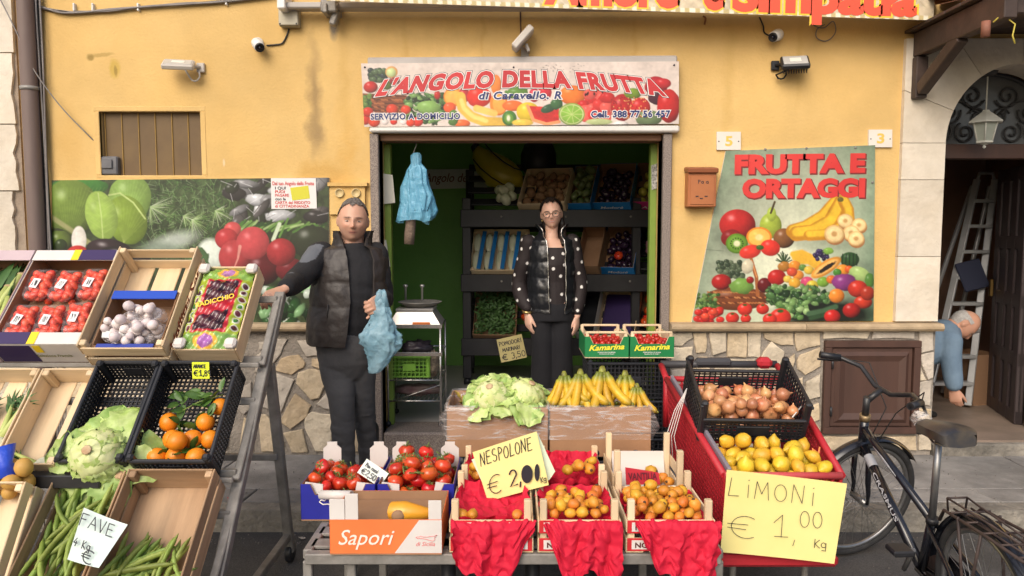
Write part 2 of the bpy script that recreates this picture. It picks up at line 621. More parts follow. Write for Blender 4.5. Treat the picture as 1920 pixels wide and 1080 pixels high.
 def sheet(s,name,m,to3d,parent,thick=0.0):
  V=to3d(s.X,s.Y).reshape(-1,3).astype(np.float32)
  nu,nv=s.nu,s.nv
  i=np.arange((nv -1)*(nu -1)); r=i // (nu -1); c=i % (nu -1)
  a=r*nu+c
  F=np.stack([a,a+nu,a+nu+1,a+1],1).astype(np.int32)
  inv=np.array(MATS[parent.name].inverted()) if parent is not None else np.eye(4)
  V=V @ inv[:3,:3].T.astype(np.float32)+inv[:3,3].astype(np.float32)
  me=bpy.data.meshes.new(name)
  me.vertices.add(len(V)); me.vertices.foreach_set('co',V.ravel())
  me.loops.add(F.size); me.loops.foreach_set('vertex_index',F.ravel())
  me.polygons.add(len(F)); me.polygons.foreach_set('loop_start',np.arange(0,F.size,4,dtype=np.int32))
  me.update(calc_edges=True)
  at=me.color_attributes.new('print','FLOAT_COLOR','POINT')
  g=s.A.mean(-1,keepdims=True)
  tex=1+.16*(s.nz(3.2*s.px+1.2,21,2) -.5)+.30*(s.nz(14*s.px+6,22,3) -.5)
  s.A=np.clip((s.A*(1 -s.fade)+g*s.fade)*tex[...,None],0,1) ** s.con*.9
  C4=np.ones((len(V),4),np.float32); C4[:,:3]=np.clip(s.A.reshape(-1,3),0,1)
  at.data.foreach_set('color',C4.ravel())
  me.materials.append(m)
  o=bpy.data.objects.new(name,me); COL.objects.link(o)
  if parent is not None: o.parent=parent
  return o
def plane3d(Y,dz=0):
 def f(X,Yp):
  a=(X -960)/FPX; b=(540 -Yp)/FPX
  dy=_cp+b*_sp; t=Y/dy
  return np.stack([a*t,np.full_like(a,Y),CAMZ+(-_sp+b*_cp)*t],-1)
 return f
# ---------------------------------------------------------------- the setting
W0=4.87            # face of the shop wall
KERB=3.86
STREET=-.12
FLOOR=.15          # shop floor
rnd=random.Random(11)
M_asphalt=mat('asphalt',(.070,.067,.066),.92,(.13,.125,.12),160,4,.8,220,bdist=.006,grime=(1.4,.45))
M_slab=mat('pavement_stone',(.35,.335,.315),.85,(.21,.20,.19),3.0,9,.6,90,var=.12,bdist=.008,grime=(2.6,.4))
M_kerb=mat('kerb_stone',(.33,.30,.25),.85,(.20,.185,.16),5,8,.9,30,var=.1,bdist=.02,grime=(3.5,.5))
M_joint=mat('joint_dirt',(.09,.085,.08),.95,(.05,.05,.05),20)
M_green=mat('green_wall_paint',(.17,.40,.075),.55,(.14,.34,.06),2.0,5,.1,30)
M_darkfloor=mat('shop_floor_tile',(.32,.31,.29),.5,(.38,.365,.34),4)
M_wood_d=mat('dark_brown_wood',(.085,.042,.03),.5,(.06,.03,.022),6,6,.15,20,stretch=(1,1,.12))
M_wood_dx=mat('dark_brown_beam',(.07,.045,.035),.6,(.04,.026,.022),8,6,.2,30)
M_lintel=mat('lintel_wood',(.30,.15,.08),.6,(.21,.10,.055),5,6,.1,20,stretch=(.15,1,1))
M_granite=mat('granite_jamb',(.30,.25,.21),.6,(.13,.10,.09),160,3,0,lo=.4,hi=.6)
M_cream=mat('cream_stone',(.76,.69,.58),.75,(.66,.58,.46),3,8,.5,30,var=.06,grime=(2.5,.18))
M_ledge=mat('ledge_stone',(.50,.38,.24),.75,(.38,.28,.17),7,6,.4,40,grime=(4,.3))
M_mortar=mat('mortar',(.34,.30,.255),.95,(.27,.24,.205),14,6,.9,60,bdist=.012,grime=(6,.25))
M_white_metal=mat('white_painted_metal',(.74,.73,.70),.4,(.66,.64,.60),6)
M_steel=mat('galvanised_steel',(.33,.315,.29),.55,(.24,.225,.205),12,5,.15,60,metal=.25,grime=(8,.3))
M_black_metal=mat('black_painted_metal',(.018,.018,.02),.4,(.03,.03,.032),9)
M_black_plastic=mat('black_plastic',(.012,.013,.016),.42,(.02,.021,.026),14)
M_cable=mat('black_cable',(.02,.02,.02),.6)
M_gcable=mat('grey_cable',(.25,.23,.22),.6,(.17,.155,.15),9)
M_iron=mat('wrought_iron',(.035,.035,.037),.55)
def wall_material():
 m=mat('ochre_plaster',(.74,.505,.20),.88,(.69,.455,.165),1.6,10,.45,60,bdist=.007,grime=(.9,.17))
 nt=m.node_tree; N,L=nt.nodes,nt.links
 pb=N['Principled BSDF']
 src=pb.inputs['Base Color'].links[0].from_socket
 geo=N.new('ShaderNodeNewGeometry')
 dn=N.new('ShaderNodeTexNoise'); dn.inputs['Scale'].default_value=9; dn.inputs['Detail'].default_value=6
 L.new(geo.outputs['Position'],dn.inputs['Vector'])
 sub=N.new('ShaderNodeVectorMath'); sub.operation='SUBTRACT'; sub.inputs[1].default_value=(.5,.5,.5)
 L.new(dn.outputs['Color'],sub.inputs[0])
 def stain_shadow(px,py,rx,rz,col,amt,wob,soft=.55):
  nonlocal src
  c=P(px,py,W0)
  ma=N.new('ShaderNodeVectorMath'); ma.operation='MULTIPLY_ADD'
  ma.inputs[1].default_value=(wob,0,wob)
  L.new(sub.outputs[0],ma.inputs[0]); L.new(geo.outputs['Position'],ma.inputs[2])
  s1=N.new('ShaderNodeVectorMath'); s1.operation='SUBTRACT'; s1.inputs[1].default_value=c
  L.new(ma.outputs[0],s1.inputs[0])
  s2=N.new('ShaderNodeVectorMath'); s2.operation='MULTIPLY'; s2.inputs[1].default_value=(1/rx,0,1/rz)
  L.new(s1.outputs[0],s2.inputs[0])
  ln=N.new('ShaderNodeVectorMath'); ln.operation='LENGTH'; L.new(s2.outputs[0],ln.inputs[0])
  mr=N.new('ShaderNodeMapRange'); mr.inputs['From Min'].default_value=1; mr.inputs['From Max'].default_value=soft
  mr.inputs['To Min'].default_value=0; mr.inputs['To Max'].default_value=amt
  L.new(ln.outputs['Value'],mr.inputs[0])
  mx=N.new('ShaderNodeMix'); mx.data_type='RGBA'
  L.new(mr.outputs[0],mx.inputs[0]); L.new(src,mx.inputs[6]); mx.inputs[7].default_value=(*col,1)
  src=mx.outputs[2]
 stain_shadow(589,175,.06,.46,(.30,.20,.09),.85,.12,.1)
 stain_shadow(592,250,.08,.2,(.28,.19,.09),.7,.12,.1)
 stain_shadow(626,45,.04,.11,(.17,.15,.13),.9,.06,.5)
 stain_shadow(168,107,.03,.03,(.25,.17,.04),.8,.05)
 stain_shadow(190,103,.09,.018,(.30,.21,.05),.5,.05)
 stain_shadow(215,130,.05,.07,(.48,.33,.04),.6,.06)
 stain_shadow(217,134,.015,.04,(.25,.17,.04),.7,.04)
 stain_shadow(600,330,.18,.12,(.52,.30,.07),.6,.15)
 stain_shadow(1365,180,.05,.8,(.52,.33,.10),.45,.1,.1)
 stain_shadow(835,85,.9,.13,(.46,.30,.11),.5,.25,.2)  # shadow of the banner painted into the plaster colour
 stain_shadow(1120,85,.6,.1,(.50,.32,.11),.4,.25,.2)  # same painted banner shadow, continued to the right
 stain_shadow(650,300,.1,.5,(.60,.34,.075),.5,.2,.1)
 stain_shadow(420,305,.01,.03,(.8,.6,.4),.7,.01)
 stain_shadow(760,95,.03,.22,(.50,.31,.09),.5,.08,.1)
 stain_shadow(905,80,.02,.25,(.50,.31,.09),.5,.08,.1)
 stain_shadow(1190,90,.025,.25,(.50,.31,.09),.5,.08,.1)
 stain_shadow(1500,120,.03,.35,(.58,.36,.10),.5,.1,.1)
 stain_shadow(300,170,.35,.2,(.74,.48,.16),.35,.3,.1)
 stain_shadow(450,250,.25,.3,(.74,.48,.17),.35,.3,.1)
 stain_shadow(130,270,.1,.35,(.56,.34,.10),.4,.15,.1)
 stain_shadow(1290,440,.1,.3,(.56,.36,.12),.35,.2,.1)
 stain_shadow(1420,200,.3,.25,(.76,.50,.17),.35,.3,.1)
 stain_shadow(645,150,.05,.4,(.52,.33,.10),.5,.12,.1)
 L.new(src,pb.inputs['Base Color'])
 return m
M_ochre=wall_material()
# street, pavement
o=MB().add([(-14,-12,STREET),(16,-12,STREET),(16,KERB+.02,STREET),(-14,KERB+.02,STREET)],[(0,1,2,3)]).build('street',M_asphalt)
tag(o,kind='structure')
pav=MB().add([(-14,KERB+.01,-.012),(16,KERB+.01,-.012),(16,5.3,-.012),(-14,5.3,-.012)],[(0,1,2,3)]).build('pavement',M_joint)
tag(pav,kind='structure')
xs=-5.2
sk1={0: 0.,.35: 0.}
while xs < 6:
 w=rnd.uniform(.75,1.05)
 for (y0,y1,off) in ((KERB+.34,W0+.05,0),(KERB+.125,KERB+.335,.35)):
  g=.004
  sk0=sk1[off]; sk=sk1[off]=rnd.uniform(-.06,.06)
  poly=[(xs+off+g,y0+g),(xs+off+w -g,y0+g),(xs+off+w+sk -g,y1 -g),(xs+off+sk0+g,y1 -g)]
  MB().prism(poly,-.03,rnd.uniform(-.002,.002),bev=.004).build('slab',M_slab,pav,W=True)
 MB().prism([(xs+.1+.003,KERB),(xs+.1+w -.003,KERB),(xs+.1+w -.003,KERB+.118),(xs+.1+.003,KERB+.118)],STREET -.02,0.0,bev=.014).build('kerb_stone',M_kerb,pav,W=True)
 xs += w
# ---------------------------------------------------------------- the shop building
bld=thing('shop_building','ochre plastered shop building with stone-clad base and wide open shopfront','building',(0,W0,0))
def wall_holes(x0,x1,z0,z1,holes,Y,T):
 X=sorted({x0,x1,*[h[0] for h in holes],*[h[1] for h in holes]})
 Z=sorted({z0,z1,*[h[2] for h in holes],*[h[3] for h in holes]})
 solid={}
 for i in range(len(X) -1):
  for j in range(len(Z) -1):
   cx,cz=(X[i]+X[i+1])/2,(Z[j]+Z[j+1])/2
   solid[i,j]=not any(h[0] < cx < h[1] and h[2] < cz < h[3] for h in holes)
 mb=MB()
 for (i,j),s_ in solid.items():
  a,b,c,d=X[i],X[i+1],Z[j],Z[j+1]
  if s_:
   mb.add([(a,Y,c),(b,Y,c),(b,Y,d),(a,Y,d)],[(0,1,2,3)])
   mb.add([(a,Y+T,c),(b,Y+T,c),(b,Y+T,d),(a,Y+T,d)],[(3,2,1,0)])
   for (di,dj,q) in ((1,0,[(b,Y,c),(b,Y+T,c),(b,Y+T,d),(b,Y,d)]),(-1,0,[(a,Y,c),(a,Y,d),(a,Y+T,d),(a,Y+T,c)]),
        (0,1,[(a,Y,d),(b,Y,d),(b,Y+T,d),(a,Y+T,d)]),(0,-1,[(a,Y,c),(a,Y+T,c),(b,Y+T,c),(b,Y,c)])):
    if not solid.get((i+di,j+dj),False): mb.add(q,[(0,1,2,3)])
 return mb
OX0,OX1=P(713,400,W0).x,P(1240,400,W0).x
OZ1=P(960,251,W0).z
OZL=P(960,264,W0).z
WX0,WX1=P(188,270,W0).x,P(377,270,W0).x
WZ0,WZ1=P(280,329,W0).z,P(280,209,W0).z
DX0,DX1=P(1757,500,W0).x,P(1757,500,W0).x+.94
AC=(DX0+DX1)/2
DZ1=P(1885,121,W0).z
LX=P(58,200,W0).x
wall_holes(LX -.3,6.5,-.02,7.0,[(OX0,OX1,-.02,OZ1),(WX0,WX1,WZ0,WZ1),(DX0 -.02,DX1+.02,-.02,DZ1+.03)],W0,.26).build('wall',M_ochre,bld,W=True)
# shop room
RX0,RX1,RY1,RZ1=OX0 -.55,OX1+1.0,7.3,2.75
B=W0+.26
MB().box((RX0 -.05,(B+RY1)/2,1.4),(.1,RY1 -B -.002,2.9)).build('side_wall',M_green,bld,W=True)
MB().box((RX1+.05,(B+RY1)/2,1.4),(.1,RY1 -B -.002,2.9)).build('side_wall',M_green,bld,W=True)
MB().box(((RX0+RX1)/2,RY1+.05,1.4),(RX1 -RX0+.3,.1,2.9)).build('back_wall',M_green,bld,W=True)
MB().box(((RX0+RX1)/2,(B+RY1)/2,RZ1+.05),(RX1 -RX0+.3,RY1 -B+.1,.1)).build('ceiling',mat('shop_ceiling',(.75,.75,.72),.8),bld,W=True)
MB().add([(RX0,B,FLOOR),(RX1,B,FLOOR),(RX1,RY1,FLOOR),(RX0,RY1,FLOOR)],[(0,1,2,3)]).build('floor',M_darkfloor,bld,W=True)
MB().add([(RX0,B+.003,-.02),(RX1,B+.003,-.02),(RX1,B+.003,FLOOR),(RX0,B+.003,FLOOR)],[(0,1,2,3)]).build('riser',M_mortar,bld,W=True)
# threshold, jambs, lintel
MB().cbox(((OX0+OX1)/2,W0+.12,FLOOR/2 -.005),(OX1 -OX0 -.004,.30,FLOOR+.01),.012).build('doorstep',M_granite,bld,W=True)
for s_,x in ((1,OX0),(-1,OX1)):
 MB().cbox((x -s_*.028,W0+.045,OZ1/2 -.002),(.056,.17,OZ1),.005).build('granite_jamb',M_granite,bld,W=True)
 MB().cbox((x+s_*.022,W0+.20,OZL/2+.075),(.044,.07,OZL -.155),.004).build('door_jamb',mat('lime_green_paint',(.20,.30,.045),.5,(.16,.25,.04),6),bld,W=True)
MB().cbox(((OX0+OX1)/2,W0+.09,(OZL+OZ1)/2),(OX1 -OX0 -.004,.14,OZ1 -OZL -.004),.004).build('lintel',M_lintel,bld,W=True)
z0,z1=P(960,248,W0 -.06).z,P(960,235,W0 -.06).z
MB().cbox(((P(696,240,W0).x+P(1270,240,W0).x)/2,W0 -.015,(z0+z1)/2),(P(1270,240,W0).x -P(696,240,W0).x,.11,z1 -z0),.01).build('shutter_box',M_white_metal,bld,W=True)
# window recess with vertical bars
M_brown_panel=mat('brown_shutter',(.155,.095,.035),.6,(.12,.072,.028),5,5,.1,30)
M_bar=mat('ochre_bar',(.36,.22,.05),.7,(.26,.16,.045),12)
win=MB().box(((WX0+WX1)/2,W0+.06,(WZ0+WZ1)/2),(WX1 -WX0,.03,WZ1 -WZ0)).build('window',M_brown_panel,bld,W=True)
for i,px in enumerate((206,237,268,299,330,360)):
 x=P(px,270,W0+.09).x
 MB().cbox((x,W0+.042,(WZ0+WZ1)/2),(.007,.008,WZ1 -WZ0 -.004),.003).build('window_bar',M_bar,win,W=True)
fw=.035
for (cx,cz,sx,sz) in (((WX0+WX1)/2,WZ1+fw/2,WX1 -WX0+2*fw,fw),((WX0+WX1)/2,WZ0 -fw/2+.008,WX1 -WX0+2*fw,fw*.6),
      (WX0 -fw/2,(WZ0+WZ1)/2,fw,WZ1 -WZ0 -.002),(WX1+fw/2,(WZ0+WZ1)/2,fw,WZ1 -WZ0 -.002)):
 MB().cbox((cx,W0+.012,cz),(sx,.03,sz),.004).build('window_frame',M_ochre,win,W=True)
# grey box fixed in the corner of the window
g0=P(208,311,W0+.03)
mb=MB().cbox(g0,(.11,.05,.12),.008)
mb.cbox(g0+Vector((-.01,-.03,.01)),(.07,.012,.06),.004)
mb.build('vent_box',mat('grey_plastic',(.10,.10,.11),.5,(.16,.16,.17),9),win,W=True)
# stone base: mortar bed, ledge and the irregular stones
ZL=P(960,612,W0 -.05).z
CL=W0 -.03
left=(LX -.3,OX0 -.058); right=(OX1+.058,DX0 -.006)
HX0,HX1=P(1543,700,CL).x,P(1722,700,CL).x
HZ0,HZ1=P(1630,812,CL).z,P(1630,638,CL).z
for (a,b) in (left,right):
 MB().box(((a+b)/2,CL+.022,ZL/2 -.01),(b -a,.036,ZL)).build('mortar_bed',M_mortar,bld,W=True)
 pr=[(CL -.055+.0,ZL -.028),(CL -.068,ZL -.012),(CL -.068,ZL+.004),(CL -.055,ZL+.02),(W0+.004,ZL+.024),(W0+.004,ZL -.032)]
 n_=max(1,int((b -a)/.62)); st=(b -a)/n_
 for k in range(n_):
  xa,xb=a+k*st+.0015,a+(k+1)*st -.0015
  if k == n_ -1 and b > 0: xb += .02
  vs=[(xa,y,z) for (y,z) in pr]+[(xb,y,z) for (y,z) in pr]
  q=len(pr)
  MB().add(vs,[tuple(range(q)),tuple(reversed(range(q,2*q)))]+[(i,q+i,q+(i+1) % q,(i+1) % q)[::-1] for i in range(q)]).build('ledge_stone',M_ledge,bld,W=True)
STONES=[mat('stone_' +n,c1,.8,c2,5,8,1.0,16,var=.12,bdist=.02,grime=(7,.28)) for n,c1,c2 in (
 ('cream',(.68,.59,.45),(.60,.51,.38)),('sand',(.65,.53,.37),(.58,.46,.30)),('grey_beige',(.56,.50,.42),(.49,.43,.36)),('honey',(.60,.47,.31),(.53,.40,.25)))]
def stone(poly_xz,k):
 cx=sum(p[0] for p in poly_xz)/len(poly_xz); cz=sum(p[1] for p in poly_xz)/len(poly_xz)
 area=sum(poly_xz[i][0]*poly_xz[(i+1) % len(poly_xz)][1] -poly_xz[(i+1) % len(poly_xz)][0]*poly_xz[i][1] for i in range(len(poly_xz)))
 if area < 0: poly_xz=poly_xz[::-1]
 q=[]
 for i in range(len(poly_xz)):
  a,b=poly_xz[i],poly_xz[(i+1) % len(poly_xz)]
  q.append((a[0],a[1]))
  d=math.hypot(b[0] -a[0],b[1] -a[1])
  w=min(.006,d*.05)
  q.append(((a[0]+b[0])/2+rnd.uniform(-w,w),(a[1]+b[1])/2+rnd.uniform(-w,w)))
 mm=Matrix(((1,0,0),(0,0,-1),(0,1,0)))     # (x, z, out) -> world, out towards the street
 q=[(x -cx,z -cz) for x,z in q]
 mb=MB().prism(q,0,rnd.uniform(.012,.02),m=mm,bev=.004)
 o=bpy.data.objects.new('stone',mb.mesh('stone',STONES[k]))
 COL.objects.link(o); o.parent=bld; o.location=(cx,CL -W0+.004,cz)
def px_stone(pts,ox,oy,sc,k):
 stone([(lambda p: (p.x,p.z))(P(ox+u*sc,oy+v*sc,CL -.01)) for u,v in pts],k)
A=[([(205,130),(355,130),(310,230),(235,325)],2),([(265,340),(310,260),(430,235),(475,290),(465,320),(385,372)],3),([(265,355),(400,405),(310,630),(188,590)],2),
([(415,430),(430,355),(500,330),(600,345),(605,450),(570,530),(515,540)],1),([(405,497),(515,580),(490,650),(375,738),(303,690)],3),
([(475,650),(520,620),(660,640),(655,800),(630,890),(545,890),(500,790),(472,730)],0),([(325,765),(455,740),(495,895),(385,895)],1),([(520,262),(600,258),(605,335),(520,310)],3),
([(550,570),(620,490),(700,520),(690,620),(600,600)],2),([(155,640),(210,640),(280,720),(335,850),(270,890),(180,890)],1),([(130,410),(235,400),(215,490),(145,600)],2),
([(130,250),(190,210),(225,350),(205,380),(135,350)],2),([(420,140),(560,140),(575,240),(480,250)],2),([(235,645),(290,640),(290,675),(250,665)],0),([(160,150),(200,150),(205,190),(170,205)],2),
([(620,450),(650,410),(690,480),(665,485)],3),([(60,660),(110,690),(125,890),(30,890)],1),([(30,470),(110,420),(120,600),(60,640),(20,600)],2),([(620,130),(760,130),(780,330),(720,470),(640,300)],2),
([(790,135),(930,135),(930,380),(860,400),(800,330)],0),([(730,520),(850,430),(930,420),(930,620),(760,640)],3),([(690,660),(760,660),(780,890),(680,890)],2),([(790,660),(930,640),(930,890),(800,890)],1)]
for pts,k in A: px_stone(pts,440,600,1/3.6,k)
Bst=[([(75,125),(205,120),(212,155),(140,210),(78,210)],0),([(215,125),(300,122),(305,215),(295,255),(235,258)],1),([(315,120),(430,120),(432,245),(345,272)],0),([(445,122),(570,122),(568,288),(440,283)],1),
([(580,120),(668,118),(660,290),(578,283)],0),([(680,120),(880,118),(885,205),(800,205),(690,160)],1),([(895,118),(1062,115),(1062,205),(908,245),(892,180)],1),([(65,220),(212,215),(210,300),(190,340),(65,355)],0),
([(225,345),(245,285),(310,283),(325,330),(330,430),(200,430)],1),([(375,290),(625,302),(635,330),(620,420),(350,420)],0),([(735,178),(820,245),(815,290),(770,380),(700,430),(640,400),(665,290),(690,240)],0),
([(890,262),(890,310),(850,440),(780,430),(800,340)],1),([(905,310),(930,268),(1060,218),(1065,345),(960,405),(912,365)],1),([(965,450),(1060,400),(1060,550),(970,575)],0),([(985,620),(1050,590),(1055,700),(1000,730),(985,690)],1),
([(1080,110),(1395,112),(1375,160),(1080,160)],0),([(1415,112),(1690,112),(1690,160),(1405,160)],2),([(1722,110),(1815,110),(1815,238),(1718,260)],2),([(1720,275),(1815,250),(1812,420),(1780,435)],2),([(1720,300),(1768,440),(1720,440)],0),
([(1718,455),(1805,440),(1795,610),(1718,600)],2),([(1718,625),(1800,630),(1800,760),(1718,790)],1),([(1718,800),(1800,775),(1800,905),(1718,905)],0),([(1085,810),(1380,810),(1370,905),(1085,905)],1),([(1395,810),(1700,810),(1705,905),(1385,905)],1),
([(65,370),(190,360),(185,520),(65,560)],2),([(65,575),(185,540),(230,760),(65,780)],0),([(65,800),(230,780),(260,905),(65,905)],1),([(245,450),(420,440),(430,600),(250,620)],0),([(440,440),(640,440),(620,610),(445,600)],1),
([(660,450),(840,460),(820,640),(650,620)],0),([(860,460),(945,420),(950,600),(850,640)],1),([(270,640),(450,620),(460,905),(280,905)],1),([(480,625),(720,640),(700,905),(480,905)],0),([(740,650),(965,640),(1060,760),(1060,905),(725,905)],1)]
for pts,k in Bst: px_stone(pts,1240,590,.28125,k)
# the rest of the base, behind the stand of crates
xx=LX -.28
xe=P(448,700,CL).x
while xx < xe -.1:
 w=rnd.uniform(.2,.34)
 w=min(w,xe -xx)
 zz=.015
 while zz < ZL -.08:
  h=min(rnd.uniform(.16,.3),ZL -.05 -zz)
  j=lambda: rnd.uniform(-.02,.02)
  stone([(xx+.012+j()*.4,zz+.012),(xx+w -.012+j()*.4,zz+.012+abs(j())),(xx+w -.015+j(),zz+h -.012 -abs(j())),(xx+w*.5+j(),zz+h -.008),(xx+.015+abs(j()),zz+h -.012 -abs(j()))],rnd.randrange(4))
  zz += h
 xx += w
# brown hatch in the base
hat=thing('wooden_hatch','dark brown panelled wooden hatch set in the stone base beside the portal','hatch',((HX0+HX1)/2,CL,HZ0))
def yb(name,x0,x1,z0,z1,yf,yb_,m,par,b=.004):
 return MB().cbox(((x0+x1)/2,(yf+yb_)/2,(z0+z1)/2),(x1 -x0,yb_ -yf,z1 -z0),b).build(name,m,par,W=True)
f=.045
yb('frame',HX0,HX1,HZ1 -f,HZ1,CL -.03,CL+.03,M_wood_d,hat); yb('frame',HX0,HX1,HZ0,HZ0+f,CL -.03,CL+.03,M_wood_d,hat)
yb('frame',HX0,HX0+f,HZ0+f,HZ1 -f,CL -.03,CL+.03,M_wood_d,hat); yb('frame',HX1 -f,HX1,HZ0+f,HZ1 -f,CL -.03,CL+.03,M_wood_d,hat)
a0,a1,c0,c1=HX0+f+.004,HX1 -f -.004,HZ0+f+.004,HZ1 -f -.004
leaf=yb('leaf',a0,a1,c0,c1,CL -.012,CL+.02,M_wood_d,hat)
k1,k2=.05,.09
mb=MB()      # raised field with sloping moulding
for (i0,y0,i1,y1) in ((k1 -.025,CL -.013,k1,CL -.03),(k1,CL -.03,k2,CL -.016)):
 o1=[(a0+i0,y0,c0+i0),(a1 -i0,y0,c0+i0),(a1 -i0,y0,c1 -i0),(a0+i0,y0,c1 -i0)]
 o2=[(a0+i1,y1,c0+i1),(a1 -i1,y1,c0+i1),(a1 -i1,y1,c1 -i1),(a0+i1,y1,c1 -i1)]
 mb.add(o1+o2,[(i,(i+1) % 4,4+(i+1) % 4,4+i) for i in range(4)])
mb.add([(a0+k2,CL -.016,c0+k2),(a1 -k2,CL -.016,c0+k2),(a1 -k2,CL -.016,c1 -k2),(a0+k2,CL -.016,c1 -k2)],[(0,1,2,3)])
mb.build('panel',M_wood_d,hat,W=True)
for zf in (.2,.8):
 z=c0+(c1 -c0)*zf
 MB().tube([(a0 -.002,CL -.034,z -.03),(a0 -.002,CL -.034,z+.03)],.008,8).build('hinge',M_black_metal,hat,W=True)
# ---------------------------------------------------------------- arched portal
por=thing('stone_portal','cream stone arched portal with brown wooden frame and wrought iron fanlight','portal',(AC,W0,0))
PF,PB=W0 -.035,W0+.24
mmx=Matrix(((1,0,0),(0,0,-1),(0,1,0)))
def block(poly,name='stone_block',m=M_cream,y0=PF,y1=PB,bev=.004,parent=por):
 ar=sum(poly[i][0]*poly[(i+1) % len(poly)][1] -poly[(i+1) % len(poly)][0]*poly[i][1] for i in range(len(poly)))
 if ar < 0: poly=poly[::-1]
 return MB().prism(poly,-y1,-y0,m=mmx,bev=0).build(name,m,parent,W=True)
PX0=P(1691,300,PF).x
rx=(DX1 -DX0)/2
zs=P(1757,268,PF).z          # springing
rz=DZ1 -zs
PTOP=P(1700,72,PF).z
za,zb,zc=P(1700,481,PF).z,P(1700,337,PF).z,zs -.0
g=.0018
for sgn in (-1,1):
 xo,xi=AC+sgn*(AC -PX0),AC+sgn*(rx)
 for (u,v) in ((ZL+.03,za),(za,zb),(zb,zs)):
  block([(xo,u+g),(xi,u+g),(xi,v -g),(xo,v -g)])
 block([(xo,-.01),(xi,-.01),(xi,ZL -.03),(xo,ZL -.03)],y0=W0+.001)
 def arcp(t): return (AC+sgn*rx*math.cos(R(t)),zs+rz*math.sin(R(t)))
 W_,H_=AC -PX0,PTOP -zs
 def outp(t):
  c,s_=math.cos(R(t)),math.sin(R(t))
  k=min(W_/max(c,1e-6),H_/max(s_,1e-6))
  return (AC+sgn*k*c,zs+k*s_)
 tc=math.degrees(math.atan2(H_,W_))
 for (t0,t1) in ((0,24),(24,57),(57,90)):
  t0 += .15; t1 -= .15
  inner=[arcp(t0+(t1 -t0)*i/8) for i in range(9)]
  outer=[outp(t1)]+([outp(tc)] if t0 < tc < t1 else [])+[outp(t0)]
  block(inner+outer)
# wooden frame, transom, fanlight
FY=W0+.24
zt0,zt1=P(1800,297,FY).z,P(1800,270,FY).z
yb('door_frame',DX0 -.01,DX0+.075,-.0,zt0 -.002,FY+.003,FY+.10,M_wood_d,por); yb('door_frame',DX1 -.075,DX1+.01,-.0,zt0 -.002,FY+.003,FY+.10,M_wood_d,por)
yb('transom',DX0 -.01,DX1+.01,zt0,zt1,FY+.003,FY+.12,M_wood_d,por)
pts=[(AC+rx*1.0*math.cos(R(t)),zs+rz*math.sin(R(t))) for t in range(0,181,10)]
M_fan=mat('dusty_fanlight_glass',(.075,.08,.085),.25,(.10,.105,.11),8,spec=.6)
fan=MB().prism([(x,z) for x,z in pts]+[(AC -rx,zt1 -.01),(AC+rx,zt1 -.01)],-(FY+.07),-(FY+.05),m=mmx).build('fanlight',M_fan,por,W=True)
def spiral(cx,cz,r,a0,turns,s_=1,n=40):
 out=[]
 for i in range(n+1):
  t=i/n; a=R(a0)+s_*t*turns*2*math.pi
  q=r*(1 -.82*t)
  out.append((cx+q*math.cos(a),FY+.035,cz+q*math.sin(a)))
 return out
for sgn in (-1,1):
 for (dx,dz,r,a0,tr,ss) in ((.12,.32,.085,200,1.6,1),(.27,.20,.075,160,1.6,1),(.33,.07,.08,130,1.6,1),(.16,.07,.075,60,1.6,-1),(.08,.18,.06,20,1.5,1)):
  a_=a0 if sgn > 0 else 180 -a0
  MB().tube(spiral(AC+sgn*dx,zt1+.01+dz,r,a_,tr,ss*sgn),.0075,6).build('scroll',M_iron,fan,W=True)
 pl=[(AC+sgn*.02,.0),(AC+sgn*.06,.18),(AC+sgn*.16,.26),(AC+sgn*.30,.30),(AC+sgn*.40,.18),(AC+sgn*.43,.03)]
 MB().tube([(x,FY+.035,zt1+.02+z) for x,z in pl],.0075,6).build('scroll',M_iron,fan,W=True)
MB().tube([(AC+.985*rx*math.cos(R(t)),FY+.035,zs+.985*rz*math.sin(R(t))) for t in range(0,181,6)],.012,6).build('iron_rim',M_iron,fan,W=True)
# hall behind the portal
M_hall=mat('hall_wall',(.24,.14,.10),.8,(.30,.18,.125),3)
hx0,hx1,hy1=DX0 -.7,DX1+.7,7.0
HB=FY+.13
MB().box((hx0 -.05,(HB+hy1)/2,1.4),(.1,hy1 -HB,3.0)).build('hall_wall',M_hall,por,W=True)
MB().box((hx1+.05,(HB+hy1)/2,1.4),(.1,hy1 -HB,3.0)).build('hall_wall',M_hall,por,W=True)
MB().box(((hx0+hx1)/2,hy1+.05,1.4),(hx1 -hx0+.2,.1,3.0)).build('hall_wall',M_hall,por,W=True)
MB().box(((hx0+hx1)/2,(HB+hy1)/2,2.95),(hx1 -hx0+.2,hy1 -HB,.1)).build('hall_ceiling',M_hall,por,W=True)
M_hfloor=mat('hall_floor',(.25,.19,.15),.5,(.18,.14,.11),5)
hf=MB().box(((hx0+hx1)/2,(W0 -.02+hy1)/2,.05),(hx1 -hx0,hy1 -W0,.09)); hf.build('hall_floor',M_hfloor,por,W=True)
MB().cbox((AC,W0+.06,.03),(DX1 -DX0 -.004,.24,.10),.01).build('doorstep',M_kerb,por,W=True)
